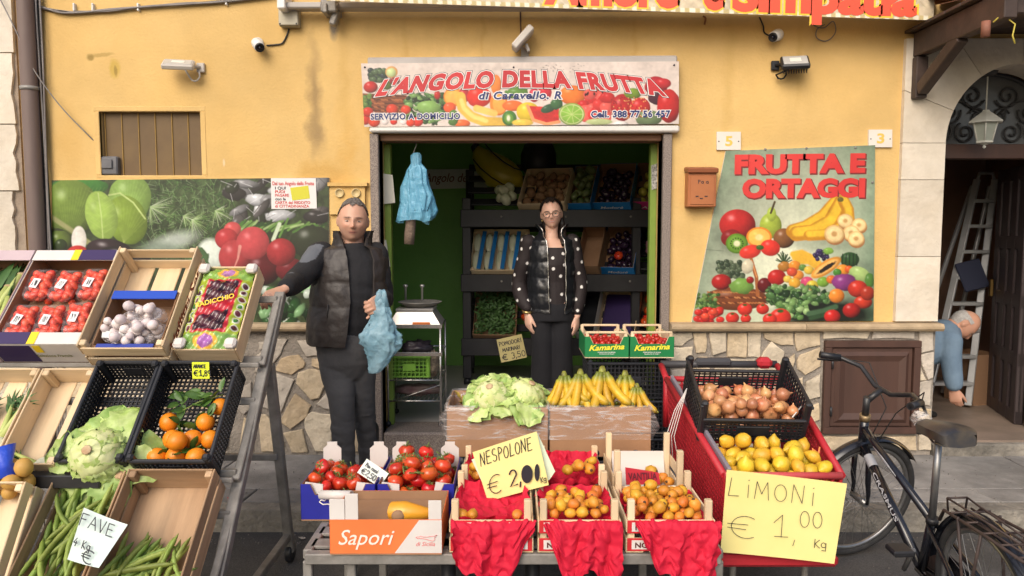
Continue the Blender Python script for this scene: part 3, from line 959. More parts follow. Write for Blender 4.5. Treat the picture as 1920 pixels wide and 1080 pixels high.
# open door leaf, hinged at the right jamb
dl=thing('door_leaf','dark wooden panelled door leaf standing open behind the arched portal','door',(DX1 -.085,FY+.14,.096),rot(0,0,73))
LW,LH=.62,zt0 -.12
M_door=mat('near_black_wood',(.034,.024,.026),.45,(.045,.032,.032),8,5,.1,20,stretch=(1,1,.15))
def db(name,x0,x1,y0,y1,z0,z1,par=dl,m=M_door): return MB().cbox(((x0+x1)/2,(y0+y1)/2,(z0+z1)/2),(x1 -x0,y1 -y0,z1 -z0),.005).build(name,m,par)
db('board',0,LW,-.012,.012,0,LH)
for z in (0,.42,.84,1.26,LH -.1): db('rail',.0,LW,-.026,.026,z,z+.1)
for x in (0,.17,.34,LW -.09): db('stile',x,x+.09,-.0275,.0275,0,LH)
MB().cbox((LW -.05,.05,.95),(.03,.03,.14),.006).build('handle',mat('aged_brass',(.25,.16,.06),.35,metal=1),dl)
# timber canopy over the portal
can=thing('timber_canopy','dark timber canopy with terracotta tiles bracketed over the arched portal','canopy',(2.9,W0,2.5))
cx0=P(1712,85,PF).x
ZR=P(1712,85,PF).z
CY=4.05
for x in (cx0,cx0+1.75):
 MB().cbox((x+.035,(CY+PF)/2 -.05,ZR),(.07,PF -CY+.1,.15),.006).build('rafter',M_wood_dx,can,W=True)
 MB().cbox((x+.035,PF -.03,ZR -.21),(.075,.058,.26),.005).build('wall_plate',M_wood_dx,can,W=True)
 p0,p1=Vector((x+.035,PF -.06,ZR -.29)),Vector((x+.035,PF -.46,ZR -.06))
 d=p1 -p0
 MB().cbox((p0+p1)/2,(.065,d.length,.075),.005,m=rot(math.degrees(math.atan2(d.z,d.y)),0,0)).build('brace',M_wood_dx,can,W=True)
MB().cbox((cx0+.95,CY -.02,ZR+.02),(1.76,.08,.12),.006).build('front_beam',M_wood_dx,can,W=True)
for k in range(5):
 y=CY+.08+k*.15
 MB().cbox((cx0+.91,y+.07,ZR+.09),(1.9,.145,.02),.003).build('board',M_wood_dx,can,W=True)
M_tile=mat('terracotta_tile',(.42,.20,.11),.85,(.30,.15,.09),8,6,.3,40,var=.15)
for k in range(9):
 x=cx0+.06+k*.205
 mb=MB()
 ring=[]
 for y,zz in ((CY -.16,.10),(PF+.02,.26)):
  ring.append([(x+.095*math.cos(R(t)),y,ZR+zz+.07*math.sin(R(t))) for t in range(0,181,20)])
  ring.append([(x+.08*math.cos(R(t)),y,ZR+zz+.055*math.sin(R(t))) for t in range(0,181,20)])
 n_=len(ring[0])
 vs=ring[0]+ring[1]+ring[2]+ring[3]
 fs=[]
 for i in range(n_ -1):
  fs += [(i,i+1,2*n_+i+1,2*n_+i),(n_+i+1,n_+i,3*n_+i,3*n_+i+1),(i+1,i,n_+i,n_+i+1),(2*n_+i,2*n_+i+1,3*n_+i+1,3*n_+i)]
 mb.add(vs,fs,False).build('roof_tile',M_tile,can,W=True)
o=P(1848,58,CY -.06)
MB().tube([o+Vector((0,0,.05)),o+Vector((0,0,-.03))],.022,12).build('lamp_socket',mat('rusty_metal',(.28,.11,.07),.7,(.18,.08,.05),20),can,W=True)
pw=[o+Vector((.05,.02,.05)),o+Vector((.10,.0,.10)),o+Vector((.14,.0,.12)),o+Vector((.11,-.02,.05)),o+Vector((.14,-.02,.03)),o+Vector((.13,-.02,-.03)),o+Vector((.145,-.02,-.07))]
MB().tube(pw,.004,6).build('loose_wire',mat('yellow_wire',(.6,.5,.08),.5),can,W=True)
# lantern
lz=P(1848,225,W0+.08)
lan=thing('hanging_lantern','white metal hanging lantern with frosted panes under the portal arch','lantern',lz)
M_lan=mat('pale_lantern_paint',(.62,.62,.56),.5,(.52,.52,.46),10)
M_pane=mat('frosted_pane',(.42,.45,.38),.3,(.35,.38,.33),7,spec=.5)
ztop=zs+rz*math.sqrt(max(0,1 -((lz.x -AC)/rx) ** 2)) -lz.z
MB().tube([(0,0,.06),(0,0,ztop -.0)],.005,6).build('rod',M_lan,lan)
MB().lathe([(.012,ztop),(.06,ztop -.002),(.055,ztop -.02),(.02,ztop -.035)][::-1],8).build('ceiling_rose',M_iron,lan)
MB().lathe([(.018,.065),(.03,.05),(.05,.035),(.108,-.012),(.11,-.02),(.075,-.022)][::-1],6,sm=False).build('roof',M_lan,lan)
for k in range(6):
 a0,a1=R(60*k),R(60*k+60)
 p=lambda a,r,z: Vector((r*math.cos(a),r*math.sin(a),z))
 MB().add([p(a0,.072,-.022),p(a1,.072,-.022),p(a1,.045,-.14),p(a0,.045,-.14)],[(0,3,2,1)]).build('pane',M_pane,lan)
 MB().tube([p(a0,.076,-.02),p(a0,.048,-.142)],.005,6).build('rib',M_lan,lan)
MB().lathe([(.004,-.185),(.012,-.175),(.006,-.165),(.03,-.155),(.054,-.15),(.054,-.138),(.04,-.136)],6,sm=False).build('base',M_lan,lan)
# neighbour with cream stone blocks at the left end
nb=thing('neighbour_facade','cream stone block facade with flaking plaster beside the brown drainpipe','building',(P(0,300,W0).x -.3,W0 -.02,0))
nx0,nx1=-5.5,P(36,260,W0 -.03).x
M_flake=mat('bare_grey_render',(.36,.29,.22),.95,(.28,.22,.17),12,8,.6,40)
MB().box(((nx0+nx1)/2,W0+.01,3.0),(nx1 -nx0,.05,6.1)).build('backing_wall',M_flake,nb,W=True)
zz=[0]+[P(20,y,W0 -.03).z for y in (475,358,233,99,-30)]+[3.6,4.2,4.8,5.4,6.0]
for k in range(len(zz) -1):
 a,b=zz[k]+.004,zz[k+1] -.004
 if k in (1,2,3):
  e=[(nx1 -.012 -abs(rnd.gauss(0,.018)),a+(b -a)*t/7) for t in range(8)]
  if k == 1: e=[(x -.04,z) for x,z in e]
 else: e=[(nx1 -.004,a),(nx1 -.004,b)]
 poly=[(nx0,a)]+e+[(nx0,b)]
 MB().prism(poly,-(W0 -.015),-(W0 -.036),m=mmx).build('stone_block',M_cream,nb,W=True)
# ---------------------------------------------------------------- printed boards on the wall
M_print=mat('printed_board',(1,1,1),.45,attr='print')
M_print_cloth=mat('printed_canvas',(1,1,1),.7,attr='print',bump=.1,bscale=200)
M_red_ink=mat('red_ink',lin(214,62,56),.5,lin(200,50,48),3)
M_white_ink=mat('white_ink',(.8,.78,.76),.5)
M_dark_ink=mat('dark_ink',(.02,.02,.03),.5)
M_navy_ink=mat('navy_ink',(.015,.03,.14),.5)
M_yellow_ink=mat('yellow_ink',lin(240,200,60),.5)
M_gold_ink=mat('gold_ink',lin(235,190,90),.5)
VX,VZ=Vector((1,0,0)),Vector((0,0,1))
def pxs(Y): return P(961,300,Y).x -P(960,300,Y).x
def slab_px(corners,Yf,Yb):
 q=[P(x,y,Yf) for x,y in corners]
 n=len(q)
 vs=q+[Vector((p.x,Yb,p.z)) for p in q]
 return MB().add(vs,[tuple(range(n))[::-1],tuple(range(n,2*n))]+[(i,(i+1) % n,n+(i+1) % n,n+i) for i in range(n)])
# vegetables board on the left
YB=W0 -.016
C_=[(97,338),(617,333),(617,616),(99,616)]
vb=thing('vegetable_board','long printed board with cabbages, dill and red radishes along the wall','poster',P(350,616,YB))
slab_px(C_,YB+.001,W0 -.002).build('backing',M_white_metal,vb,W=True)
pr=Print(C_,460,250)
n1,n2=pr.nz(40,1),pr.nz(9,2)
pr.A[:]=np.array(lin(86,104,66))[None,None]*(.35+1.2*n1*n2*1.6)[...,None]
rg=random.Random(3)
for i in range(900):       # dill
 x,y=rg.uniform(262,440),rg.uniform(334,478); a=rg.uniform(0,6.28); l=rg.uniform(6,18)
 pr.line([(x,y),(x+l*math.cos(a),y+l*math.sin(a))],.9,rg.choice([(60,110,50),(110,160,80),(150,185,120),(35,70,35),(40,84,40),(84,130,66),(170,190,150)]),alpha=.65)
for i in range(28):        # garlic and onions, dark gaps between
 x,y=rg.uniform(430,612),rg.uniform(336,418)
 pr.ell(x,y,rg.uniform(14,30),rg.uniform(7,13),rg.choice([(70,66,66),(150,150,152),(200,202,205),(110,106,106),(60,70,50)]),a=rg.uniform(-60,10),ball=.8,wob=.3,seed=i)
for i in range(50):
 x,y=rg.uniform(430,612),rg.uniform(336,420)
 pr.line([(x,y),(x+rg.uniform(-22,22),y -rg.uniform(4,20))],1,rg.choice([(235,235,238),(50,48,48)]),alpha=.6)
pr.ell(150,350,55,18,(80,150,62),ball=.5,wob=.2)
pr.ell(132,388,50,52,(132,158,62),ball=.6,wob=.15)
for i in range(14): pr.line([(120+i*2,430),(105+i*7,352)],.9,(168,192,104),alpha=.28,soft=2)
pr.ell(244,372,40,46,(150,182,92),ball=.45,wob=.1)
for i in range(12): pr.line([(238,415),(210+i*6,335+abs(i -6)*3)],1,(190,210,140),alpha=.3,soft=2)
pr.ell(238,412,38,48,(148,174,62),a=-20,ball=.5,wob=.1,seed=5)
pr.line([(204,366),(225,362),(250,380),(272,410)],3,(205,222,150),alpha=.8)
for i in range(12): pr.line([(232,455),(204+i*7,372+i*3)],1,(186,204,116),alpha=.28,soft=2)
pr.ell(190,404,30,46,(168,196,96),a=-14,ball=.35,wob=.08,seed=7)
pr.line([(193,448),(190,405),(184,362)],2,(205,224,150),alpha=.8)
for i in range(7):
 for s_ in (-1,1): pr.line([(191,440 -i*11),(191+s_*24,424 -i*11)],.9,(196,216,136),alpha=.3,soft=2)
pr.ell(106,455,30,26,(70,84,46),ball=.7,wob=.3); pr.ell(112,452,22,20,(120,142,60),ball=.8,wob=.2,seed=4); pr.ell(114,460,12,12,(60,84,36),ball=.8)
pr.line([(98,408),(140,436),(176,462)],9,(170,172,120),soft=3); pr.ell(148,450,14,26,(226,222,214),ball=.3); pr.ell(146,482,24,22,(206,56,46),ball=.6)
pr.ell(205,470,44,22,(66,46,56),a=8,ball=.9); pr.ell(235,482,50,18,(46,36,46),a=10,ball=.9)
for (x,y,r,n_) in ((282,388,48,46),(360,412,40,40),(404,395,34,34),(344,405,30,30)):
 for i in range(n_):
  a=rg.uniform(-.6,1.9); l=rg.uniform(.4,1)*r
  pr.line([(x,y),(x+l*math.cos(a),y+l*math.sin(a))],1.1,rg.choice([(222,230,204),(178,205,140),(130,170,90)]),alpha=.75,taper=True)
pr.ell(326,452,40,14,(206,214,206),a=-15,ball=0,soft=16,alpha=.85); pr.ell(300,466,36,12,(150,166,150),ball=0,soft=12,alpha=.8); pr.ell(395,478,26,30,(214,222,212),ball=.2,soft=8); pr.ell(372,500,20,34,(96,130,82),ball=.3,wob=.5)
for i in range(30): pr.line([(440+i*5,430+rg.uniform(-6,8)),(455+i*5.4,415+rg.uniform(-3,12))],4,rg.choice([(96,142,66),(130,170,90),(60,100,46),(176,200,140)]),soft=2)
pr.ell(585,455,42,36,(66,76,52),ball=.8,wob=.5); pr.ell(600,500,36,40,(40,54,34),ball=.6,wob=.5)
pr.ell(436,430,16,14,(214,96,96),ball=.5); pr.ell(425,448,22,20,(196,62,70),ball=.6)
pr.ell(492,505,34,30,(124,30,42),ball=.8); pr.ell(545,506,28,22,(140,40,52),ball=.7); pr.ell(440,482,30,32,(196,74,80),ball=.65); pr.ell(474,456,31,31,(206,86,92),ball=.5)
pr.line([(450,462),(446,485),(437,507)],6,(226,160,150),taper=True); pr.line([(512,450),(524,420)],7,(214,226,200)); pr.line([(524,444),(540,410)],4,(120,164,80)); pr.ell(527,473,27,26,(186,58,66),ball=.65)
for i in range(46):
 x,y=rg.uniform(490,600),rg.uniform(535,612)
 pr.ell(x,y,rg.uniform(8,20),rg.uniform(5,12),rg.choice([(60,110,56),(110,160,96),(150,190,140),(40,74,40),(205,216,204)]),a=rg.uniform(-80,80),ball=.7,wob=.5,seed=i)
pr.A *= (.94+.12*n2)[...,None]; pr.con=1.35
pr.sheet('print',M_print,plane3d(YB),vb)
# small white notice on the board
nt_=thing('notice_sheet','small white notice with red capitals and a yellow card pinned on the vegetable board','notice',P(550,392,YB))
slab_px([(508,334),(592,334),(594,391),(509,392)],YB -.006,YB -.002).build('sheet',mat('paper_white',(.72,.70,.68),.7),nt_,W=True)
Yt=YB -.0065
mb=MB(); mr=MB(); my=MB()
text_on(mr,"Dal tuo Angolo della Frutta",P(511,347,Yt),VX,VZ,pxs(Yt)*78,pxs(Yt)*7,off=.012)
for i,(t,w) in enumerate((('I QUI',20),('PUOI',18),('PAGARE',26),('con la',20),('CARTA del REDDITO',66),('di CITTADINANZA',64))):
 mq=MB(); text_on(mq,t,P(516,355+i*6.8,Yt),VX,VZ,pxs(Yt)*w,pxs(Yt)*5.4,off=.012); mq.build('lettering',M_red_ink if i in (1,2,4,5) else M_dark_ink,nt_,W=True)
mr.build('lettering',M_red_ink,nt_,W=True)
slab_px([(544,352),(578,348),(581,372),(548,376)],YB -.0075,YB -.0062).build('yellow_card',mat('card_yellow',lin(200,196,50),.5),nt_,W=True)
# FRUTTA E ORTAGGI board
YP=W0 -.02
C_=[(1361,283),(1641,272),(1638,602),(1297,604)]
fb=thing('fruit_board','sage green printed board reading FRUTTA E ORTAGGI with heaped fruit','poster',P(1470,604,YP))
slab_px(C_,YP+.001,W0 -.002).build('backing',M_white_metal,fb,W=True)
pr=Print(C_,330,320)
gx=pr.X -1470; gy=pr.Y -430
glow=np.clip(1.05 -np.hypot(gx/210+gy/900,gy/330 -.1),0,1)
band=.5+.5*np.sin((gx*.8+gy*.9)/55)
base=np.array(lin(108,138,112))[None,None]*(1 -glow[...,None])+np.array(lin(226,228,204))[None,None]*glow[...,None]
pr.A[:]=base*(.85+.25*band[...,None])
def F(u,v): return (1290+u/3,260+v/3)
def fe(u,v,ru,rv,col,**k): pr.ell(*F(u,v),ru/3,rv/3,col,**k)
def ring(u,v,r,c0,c1,c2,ry=None):
 ry=ry or r
 fe(u,v,r,ry,c0,ball=.3); fe(u,v,r*.84,ry*.84,c1,ball=.2); fe(u,v,r*.3,ry*.3,c2,ball=0,soft=3)
fe(285,560,130,100,(120,130,112),ball=0,soft=14,alpha=.5); fe(760,575,200,60,(110,124,104),ball=0,soft=12,alpha=.4)
fe(278,485,102,88,(196,44,40),ball=.75,soft=1); fe(245,560,60,50,(150,32,34),ball=.4)
fe(465,490,62,72,(176,192,74),ball=.6); fe(470,425,26,40,(182,200,84),ball=.4); pr.line([F(466,418),F(488,356)],4,(96,80,50))
fe(540,560,60,56,(150,104,60),ball=.8); ring(400,555,72,(240,150,34),(246,196,96),(250,226,160),58)
ring(275,590,62,(110,150,40),(122,164,56),(232,232,190),56)
for i in range(14):
 a=i*.45; pr.ell(*F(275+34*math.cos(a),590+30*math.sin(a)),1.2,1.2,(30,36,16),ball=0)
fe(350,636,62,38,(226,70,50),a=-14,ball=.5); fe(462,614,56,46,(224,64,46),a=10,ball=.5); fe(405,612,22,14,(70,110,44),ball=.3)
for k,(pts,w) in enumerate((([(590,520),(660,500),(760,440),(840,350)],26),([(610,535),(700,525),(800,470),(862,360)],28),([(875,350),(900,400),(905,460)],22),([(680,545),(780,540),(860,500)],20))):
 pr.line([F(*p) for p in pts],w,(206,150,26),soft=2); pr.line([F(p[0]+2,p[1] -10) for p in pts],w*.6,(240,200,56),soft=4)
fe(858,342,18,14,(120,110,50),ball=.2)
for (u,v,r) in ((885,462,44),(962,486,42),(918,530,48),(945,562,46),(823,536,56)):
 fe(u+4,v+12,r,r*.9,(190,140,90),ball=.3); ring(u,v,r,(226,190,130),(240,214,160),(210,170,110),r*.9)
# basket, pineapple, heap
fe(270,900,180,66,(140,82,44),ball=.5)
for i in range(60):
 u=110+(i % 20)*17; v=862+(i // 20)*30; pr.line([F(u,v),F(u+14,v+4)],2.6,rg.choice([(186,120,70),(120,66,36),(205,146,92)]))
pr.line([F(355,680),F(385,780),F(392,880)],7,(176,112,62)); pr.line([F(357,684),F(387,780)],2,(222,160,100))
for i in range(60): fe(rg.uniform(170,310),rg.uniform(690,780),16,14,rg.choice([(96,112,84),(120,134,106),(66,84,60)]),ball=.6)
fe(335,720,34,40,(214,206,180),ball=.5,wob=.3); fe(188,806,56,44,(190,34,30),ball=.8); fe(305,830,66,42,(132,170,84),ball=.5,wob=.4); fe(350,795,22,20,(170,36,44),ball=.6); fe(430,824,40,42,(124,24,34),ball=.8)
for i in range(60): fe(rg.uniform(40,180),rg.uniform(875,960),12,10,rg.choice([(96,130,66),(66,100,46),(130,160,90)]),ball=.4)
for i in range(18): pr.line([F(540,700),F(540+rg.uniform(-45,45),rg.uniform(630,690))],2,rg.choice([(90,110,70),(60,84,50)]))
fe(540,720,36,30,(196,140,56),ball=.6,wob=.3)
for k,(pts) in enumerate(([(590,650),(640,640),(700,670),(735,700)],[(600,670),(650,665),(705,700)],[(620,690),(680,690),(715,715)])): pr.line([F(*p) for p in pts],11,(236,190,60),soft=3)
for i in range(26): fe(rg.uniform(710,790),rg.uniform(630,680),11,11,rg.choice([(76,60,110),(56,44,84)]),ball=.8)
fe(790,632,30,18,(140,180,80),ball=.4,wob=.4); fe(910,680,54,42,(66,104,60),ball=.6)
for i in range(5): pr.line([F(870+i*20,650),F(866+i*21,712)],2,(36,62,36))
H_=[(600,715,34,(240,160,50)),(645,725,22,(120,160,80)),(680,740,28,(232,200,80)),(620,768,32,(238,160,60)),(585,750,30,(220,96,60)),(500,780,52,(196,44,36)),(560,790,24,(230,200,90)),(670,806,36,(214,90,130)),
 (600,812,34,(232,180,60)),(700,826,34,(214,196,70)),(760,806,34,(140,180,70)),(806,792,28,(230,130,40)),(870,740,38,(236,160,50)),(840,752,24,(90,150,60)),(905,735,24,(226,110,40))]
for (u,v,r,c) in H_: fe(u,v,r,r*.85,c,ball=.6)
fe(776,725,98,36,(222,160,60),a=-33,ball=.3); fe(776,725,80,24,(240,190,110),a=-33,ball=.2); fe(780,726,60,12,(56,44,34),a=-33,ball=0,wob=.4)
fe(965,762,62,40,(176,200,130),a=20,ball=.5); fe(1020,800,26,44,(96,140,66),ball=.5,wob=.4)
fe(780,990,260,90,(34,44,30),ball=0,soft=16,wob=.3)
fe(880,812,70,48,(150,70,140),ball=.7,wob=.4); fe(955,845,56,48,(204,62,40),ball=.8); fe(836,884,44,40,(236,150,50),ball=.7)
for i in range(90): fe(rg.uniform(450,780),rg.uniform(830,930),rg.uniform(14,30),rg.uniform(10,22),rg.choice([(60,96,50),(96,136,80),(40,70,36),(130,164,104)]),a=rg.uniform(-60,60),ball=.6,wob=.4,seed=i)
for i in range(50): fe(rg.uniform(510,670),rg.uniform(910,1010),rg.uniform(16,30),rg.uniform(10,20),rg.choice([(140,176,110),(110,150,84),(170,200,140),(80,120,66)]),a=rg.uniform(-60,60),ball=.6,wob=.4,seed=i)
pr.line([F(680,985),F(760,970),F(830,945)],10,(84,116,84),soft=3); pr.line([F(690,1010),F(770,990)],8,(60,92,60),soft=3)
fe(985,920,52,36,(206,70,40),ball=.8); fe(920,966,50,42,(190,40,34),ball=.85); fe(812,1000,46,38,(206,44,38),ball=.8); fe(1010,870,40,40,(180,66,40),ball=.7)
for (u,v,r) in ((320,960,42),(420,958,36),(250,1008,38),(325,1012,30),(520,1006,60),(460,1016,40)): fe(u,v,r,r*.85,(220,62,44),ball=.7); fe(u,v -r*.6,r*.3,r*.15,(70,110,44),ball=0)
for i in range(26): fe(rg.uniform(45,185),rg.uniform(960,1030),24,18,rg.choice([(214,50,38),(190,34,30),(230,90,60)]),ball=.7)
pr.line([F(60,620),F(200,632)],.8,(110,120,100)); pr.A *= (.96+.08*pr.nz(8,4))[...,None]
pr.con=1.25; pr.fade=.06
pr.sheet('print',M_print,plane3d(YP),fb)
Yt=YP
M_maroon=mat('maroon_ink',lin(120,40,40),.5)
for t,x0,x1,y in (('FRUTTA E',1377,1622,324),('ORTAGGI',1391,1622,369)):
 sl=Vector((1,0,.012 if t[0] == 'F' else .006))
 m1,m2=MB(),MB()
 text_on(m2,t,P(x0+2,y+2,Yt),sl,VZ,pxs(Yt)*(x1 -x0),pxs(Yt)*33,off=.08,lift=.001,ref_off=.062)
 text_on(m1,t,P(x0,y,Yt),sl,VZ,pxs(Yt)*(x1 -x0),pxs(Yt)*33,off=.062,lift=.002)
 m2.build('lettering_edge',M_maroon,fb,W=True); m1.build('lettering',M_red_ink,fb,W=True)
for (x,y) in ((1435,280),(1604,277),(1636,342),(1512,278)):
 MB().ell(P(x,y,YP -.002),(.008,.004,.008)).build('screw',M_steel,fb,W=True)
# shop sign over the opening
YS=W0 -.075
C_=[(677,119),(1273,115),(1273,232),(683,238)]
sg=thing('shop_sign','white shop sign of printed fruit with red arched lettering above the opening','sign',P(975,238,YS))
slab_px(C_,YS+.001,YS+.012).build('board',M_white_metal,sg,W=True)
pr=Print(C_,480,112,lin(226,214,206))
def F(u,v): return (670+u/6,95+v/6)
def fe(u,v,ru,rv,col,**k): pr.ell(*F(u,v),ru/6,rv/6,col,soft=k.pop('soft',1),**k)
for i in range(40): fe(rg.uniform(140,330),rg.uniform(215,340),34,30,rg.choice([(70,100,66),(60,80,84),(100,124,90)]),ball=.6)
fe(385,240,70,66,(214,170,110),ball=.3); fe(380,245,50,50,(200,214,160),ball=.4,wob=.4)
fe(150,410,80,66,(200,40,36),ball=.8); fe(330,390,60,50,(110,130,60),ball=.6,wob=.4); fe(420,340,60,40,(150,60,60),ball=.5)
pr.poly([F(60,480),F(560,500),F(520,700),F(200,700),F(60,560)],(150,92,56),grain=.5)
for i in range(60): pr.line([F(70+(i % 12)*40,510+(i // 12)*40),F(100+(i % 12)*40,516+(i // 12)*40)],2.4,rg.choice([(190,126,80),(110,62,36)]))
for i in range(40): fe(rg.uniform(50,150),rg.uniform(500,640),24,22,rg.choice([(80,130,60),(120,150,80),(56,100,46)]),ball=.4)
for i in range(90): fe(rg.uniform(560,980),rg.uniform(500,800),rg.uniform(24,60),rg.uniform(18,40),rg.choice([(70,106,62),(100,140,84),(44,70,40),(140,176,110)]),a=rg.uniform(-60,60),ball=.6,wob=.4,seed=i)
fe(800,640,130,80,(150,186,110),ball=.5,wob=.4); fe(900,500,36,50,(200,50,40),ball=.6)
for (u,v,r) in ((390,660,66),(545,665,56),(90,780,60),(190,800,66),(120,690,60),(310,800,40),(410,800,40),(520,800,40),(680,800,60),(600,810,50)):
 fe(u,v,r,r*.9,rg.choice([(216,60,40),(224,80,44)]) if u not in (310,520) else (236,226,222),ball=.6)
fe(1080,520,110,110,(240,160,60),a=20,ball=.3); fe(1070,520,84,90,(246,186,96),a=20,ball=.2); fe(1040,640,70,60,(232,110,60),ball=.5); fe(1200,500,60,90,(196,60,70),ball=.5)
fe(1370,520,140,120,(222,60,40),ball=.5,wob=.1); fe(1560,380,60,110,(236,150,70),ball=.4); fe(1590,600,100,130,(240,150,60),ball=.3); fe(1600,600,76,106,(246,180,90),ball=.2)
fe(1750,620,120,60,(236,130,60),ball=.5); fe(1800,480,130,70,(110,150,70),ball=.5,wob=.5); fe(1990,500,60,80,(200,50,80),ball=.5)
pr.line([F(1160,520),F(1180,640),F(1280,740),F(1440,800),F(1640,810)],19,(232,196,96),soft=2); pr.line([F(1170,560),F(1200,650),F(1300,740),F(1450,790)],8,(246,222,140),soft=3)
pr.line([F(1340,650),F(1540,705)],13,(236,206,120),soft=2); fe(1180,820,90,46,(236,130,70),ball=.5); fe(1080,760,60,90,(110,150,80),ball=.5,wob=.4)
fe(1710,760,82,86,(90,140,70),ball=.4); fe(1705,765,50,56,(120,164,70),ball=.2); fe(1700,760,20,34,(226,226,200),ball=0,soft=2)
def F(u,v): return (970+u/6,95+v/6)
fe(120,690,130,110,(226,200,60),ball=.5); fe(60,810,120,40,(232,200,90),ball=.4)
fe(620,500,150,110,(238,140,50),ball=.5); fe(310,470,76,90,(206,50,70),ball=.5)
pr.poly([F(115,620),F(470,640),F(470,790),F(330,830),F(200,800)],(214,60,56),grain=.3); pr.line([F(115,620),F(180,780),F(330,826),F(470,800)],6,(240,170,120)); fe(350,650,90,46,(70,110,80),a=-20,ball=.5); fe(440,600,70,60,(80,124,80),ball=.5,wob=.4)
for i in range(30): fe(rg.uniform(740,1060),rg.uniform(430,800),70,60,rg.choice([(220,70,66),(206,50,50),(232,110,100)]),ball=.4)
for i in range(10): fe(rg.uniform(760,1040),rg.uniform(430,500),10,18,(50,24,24),ball=0)
fe(920,800,150,36,(190,200,150),ball=.3)
fe(612,715,148,126,(150,176,90),ball=.3); fe(612,715,134,112,(208,216,160),ball=0); fe(612,715,122,102,(150,190,84),ball=.2)
for i in range(9): pr.line([F(612,715),F(612+118*math.cos(i*.7),715+98*math.sin(i*.7))],1.1,(206,220,150))
for (u,v,ru,rv,c) in ((1180,640,130,150,(196,40,46)),(1380,640,120,110,(206,50,50)),(1560,400,130,110,(190,40,60)),(1640,370,90,60,(206,50,60)),(1580,520,110,90,(96,46,66)),(1700,620,130,190,(206,46,44)),(1300,480,100,60,(140,166,60)),(1480,760,150,90,(130,150,110)),(1160,830,90,40,(226,220,216))):
 fe(u,v,ru,rv,c,ball=.6,wob=.15)
for i in range(120): fe(rg.uniform(1060,1480),rg.uniform(520,760),6,7,rg.choice([(240,190,120),(150,30,36)]),ball=0)
for i in range(40): fe(rg.uniform(280,750),rg.uniform(150,240),6,4,(90,80,76),ball=0,alpha=.6) if rg.random() < .7 else None
pr.con=1.3; pr.fade=.04
pr.sheet('print',M_print,plane3d(YS),sg)
u1=pxs(YS)
wtot=(1246 -703)*u1
def warp(a,b):
 t=a/wtot*2 -1
 return a+b*(-.62*t)*(1 if t < 0 else 1.0),b -17*u1*t*t
m1,m2,m3=MB(),MB(),MB()
T="L'ANGOLO DELLA FRUTTA"
o_=P(703,162,YS)
for m_,of,li in ((m3,.115,.001),(m2,.09,.002),(m1,.056,.003)):
 text_on(m_,T,o_,VX,VZ,wtot,u1*29,off=of,lift=li,warp=warp,space=1.12,ref_off=.056)
m3.build('lettering_shadow',M_dark_ink,sg,W=True); m2.build('lettering_outline',M_white_ink,sg,W=True); m1.build('lettering',mat('crimson_ink',lin(196,46,50),.5,lin(176,36,44),3),sg,W=True)
for t,x0,x1,y,h,sh,of in (('di Caravello. R',898,1052,186,14,.2,.03),('SERVIZIO A DOMICILIO',695,862,224,11,0,.036),('Cell. 388 77 56 457',1108,1256,220,12,.0,.04)):
 m1,m2=MB(),MB()
 sl=Vector((1,0,.006))
 text_on(m2,t,P(x0,y,YS),sl,VZ,u1*(x1 -x0),u1*h,off=of+.075,lift=.0015,shear=sh,ref_off=of,space=1.12)
 text_on(m1,t,P(x0,y,YS),sl,VZ,u1*(x1 -x0),u1*h,off=of,lift=.003,shear=sh,space=1.12)
 m2.build('lettering_outline',M_white_ink,sg,W=True); m1.build('lettering',M_navy_ink,sg,W=True)
z_=P(960,112,YS).z
MB().cbox(((P(688,112,YS).x+P(1271,112,YS).x)/2,YS+.035,z_),(P(1271,112,YS).x -P(688,112,YS).x,.045,.05),.008,m=rot(0,-.35,0)).build('sign_rail',mat('grey_sign_rail',(.42,.39,.37),.5,(.36,.33,.31),5),sg,W=True)
for (x,y) in ((684,126),(963,126),(1264,122)): MB().ell(P(x,y,YS -.002),(.006,.004,.006)).build('screw',M_dark_ink,sg,W=True)
# awning box and banner at the top
YN=4.62
aw=thing('awning_banner','cream awning banner with big red and yellow lettering above the shop wall','banner',P(1200,40,YN))
C_=[(600,-95),(1756,-70),(1750,38),(612,1)]
pr=Print(C_,520,60,lin(222,206,176))
n2=pr.nz(9,2,4)
pr.A *= (.72+.5*n2)[...,None]
for i in range(500):
 x,y=rg.uniform(610,1750),rg.uniform(-90,30); pr.line([(x,y),(x+rg.uniform(-9,9),y -rg.uniform(2,9))],1.3,rg.choice([(190,170,130),(238,228,206),(150,130,96),(176,176,130)]),alpha=.6)
edge=np.clip((pr.Y -(1+(pr.X -612)*37/1138)+9)/2,0,1)
ck=(np.sin(pr.X/2.9) > 0)
pr.put(edge,np.where(ck[...,None],np.array(lin(244,236,214)),np.array(lin(214,196,140))))
pr.sheet('canvas',M_print_cloth,plane3d(YN),aw)
slab_px(C_,YN+.002,YN+.01).build('backing',M_white_metal,aw,W=True)
u1=pxs(YN)
sl=Vector((1,0,-.030))
M_orr=mat('orange_red_ink',lin(226,84,56),.5)
for t,x0,x1,y,h in (('Amore',1020,1268,4,62),('e',1318,1356,14,62),('Simpatia',1372,1714,17,62)):
 m1,m2=MB(),MB()
 text_on(m2,t,P(x0,y,YN),sl,VZ,u1*(x1 -x0),u1*h,off=.085,lift=.001,ref_off=.05)
 text_on(m1,t,P(x0,y,YN),sl,VZ,u1*(x1 -x0),u1*h,off=.05,lift=.002,ref_off=.05)
 m2.build('lettering_outline',M_yellow_ink,aw,W=True); m1.build('lettering',M_orr,aw,W=True)
M_grey_al=mat('grey_aluminium',(.46,.43,.40),.5,(.38,.355,.33),4)
Yb=4.74
xa,xb=P(528,9,Yb).x,P(1752,9,Yb).x
z0,z1=P(700,15,Yb).z,P(700,3,Yb).z
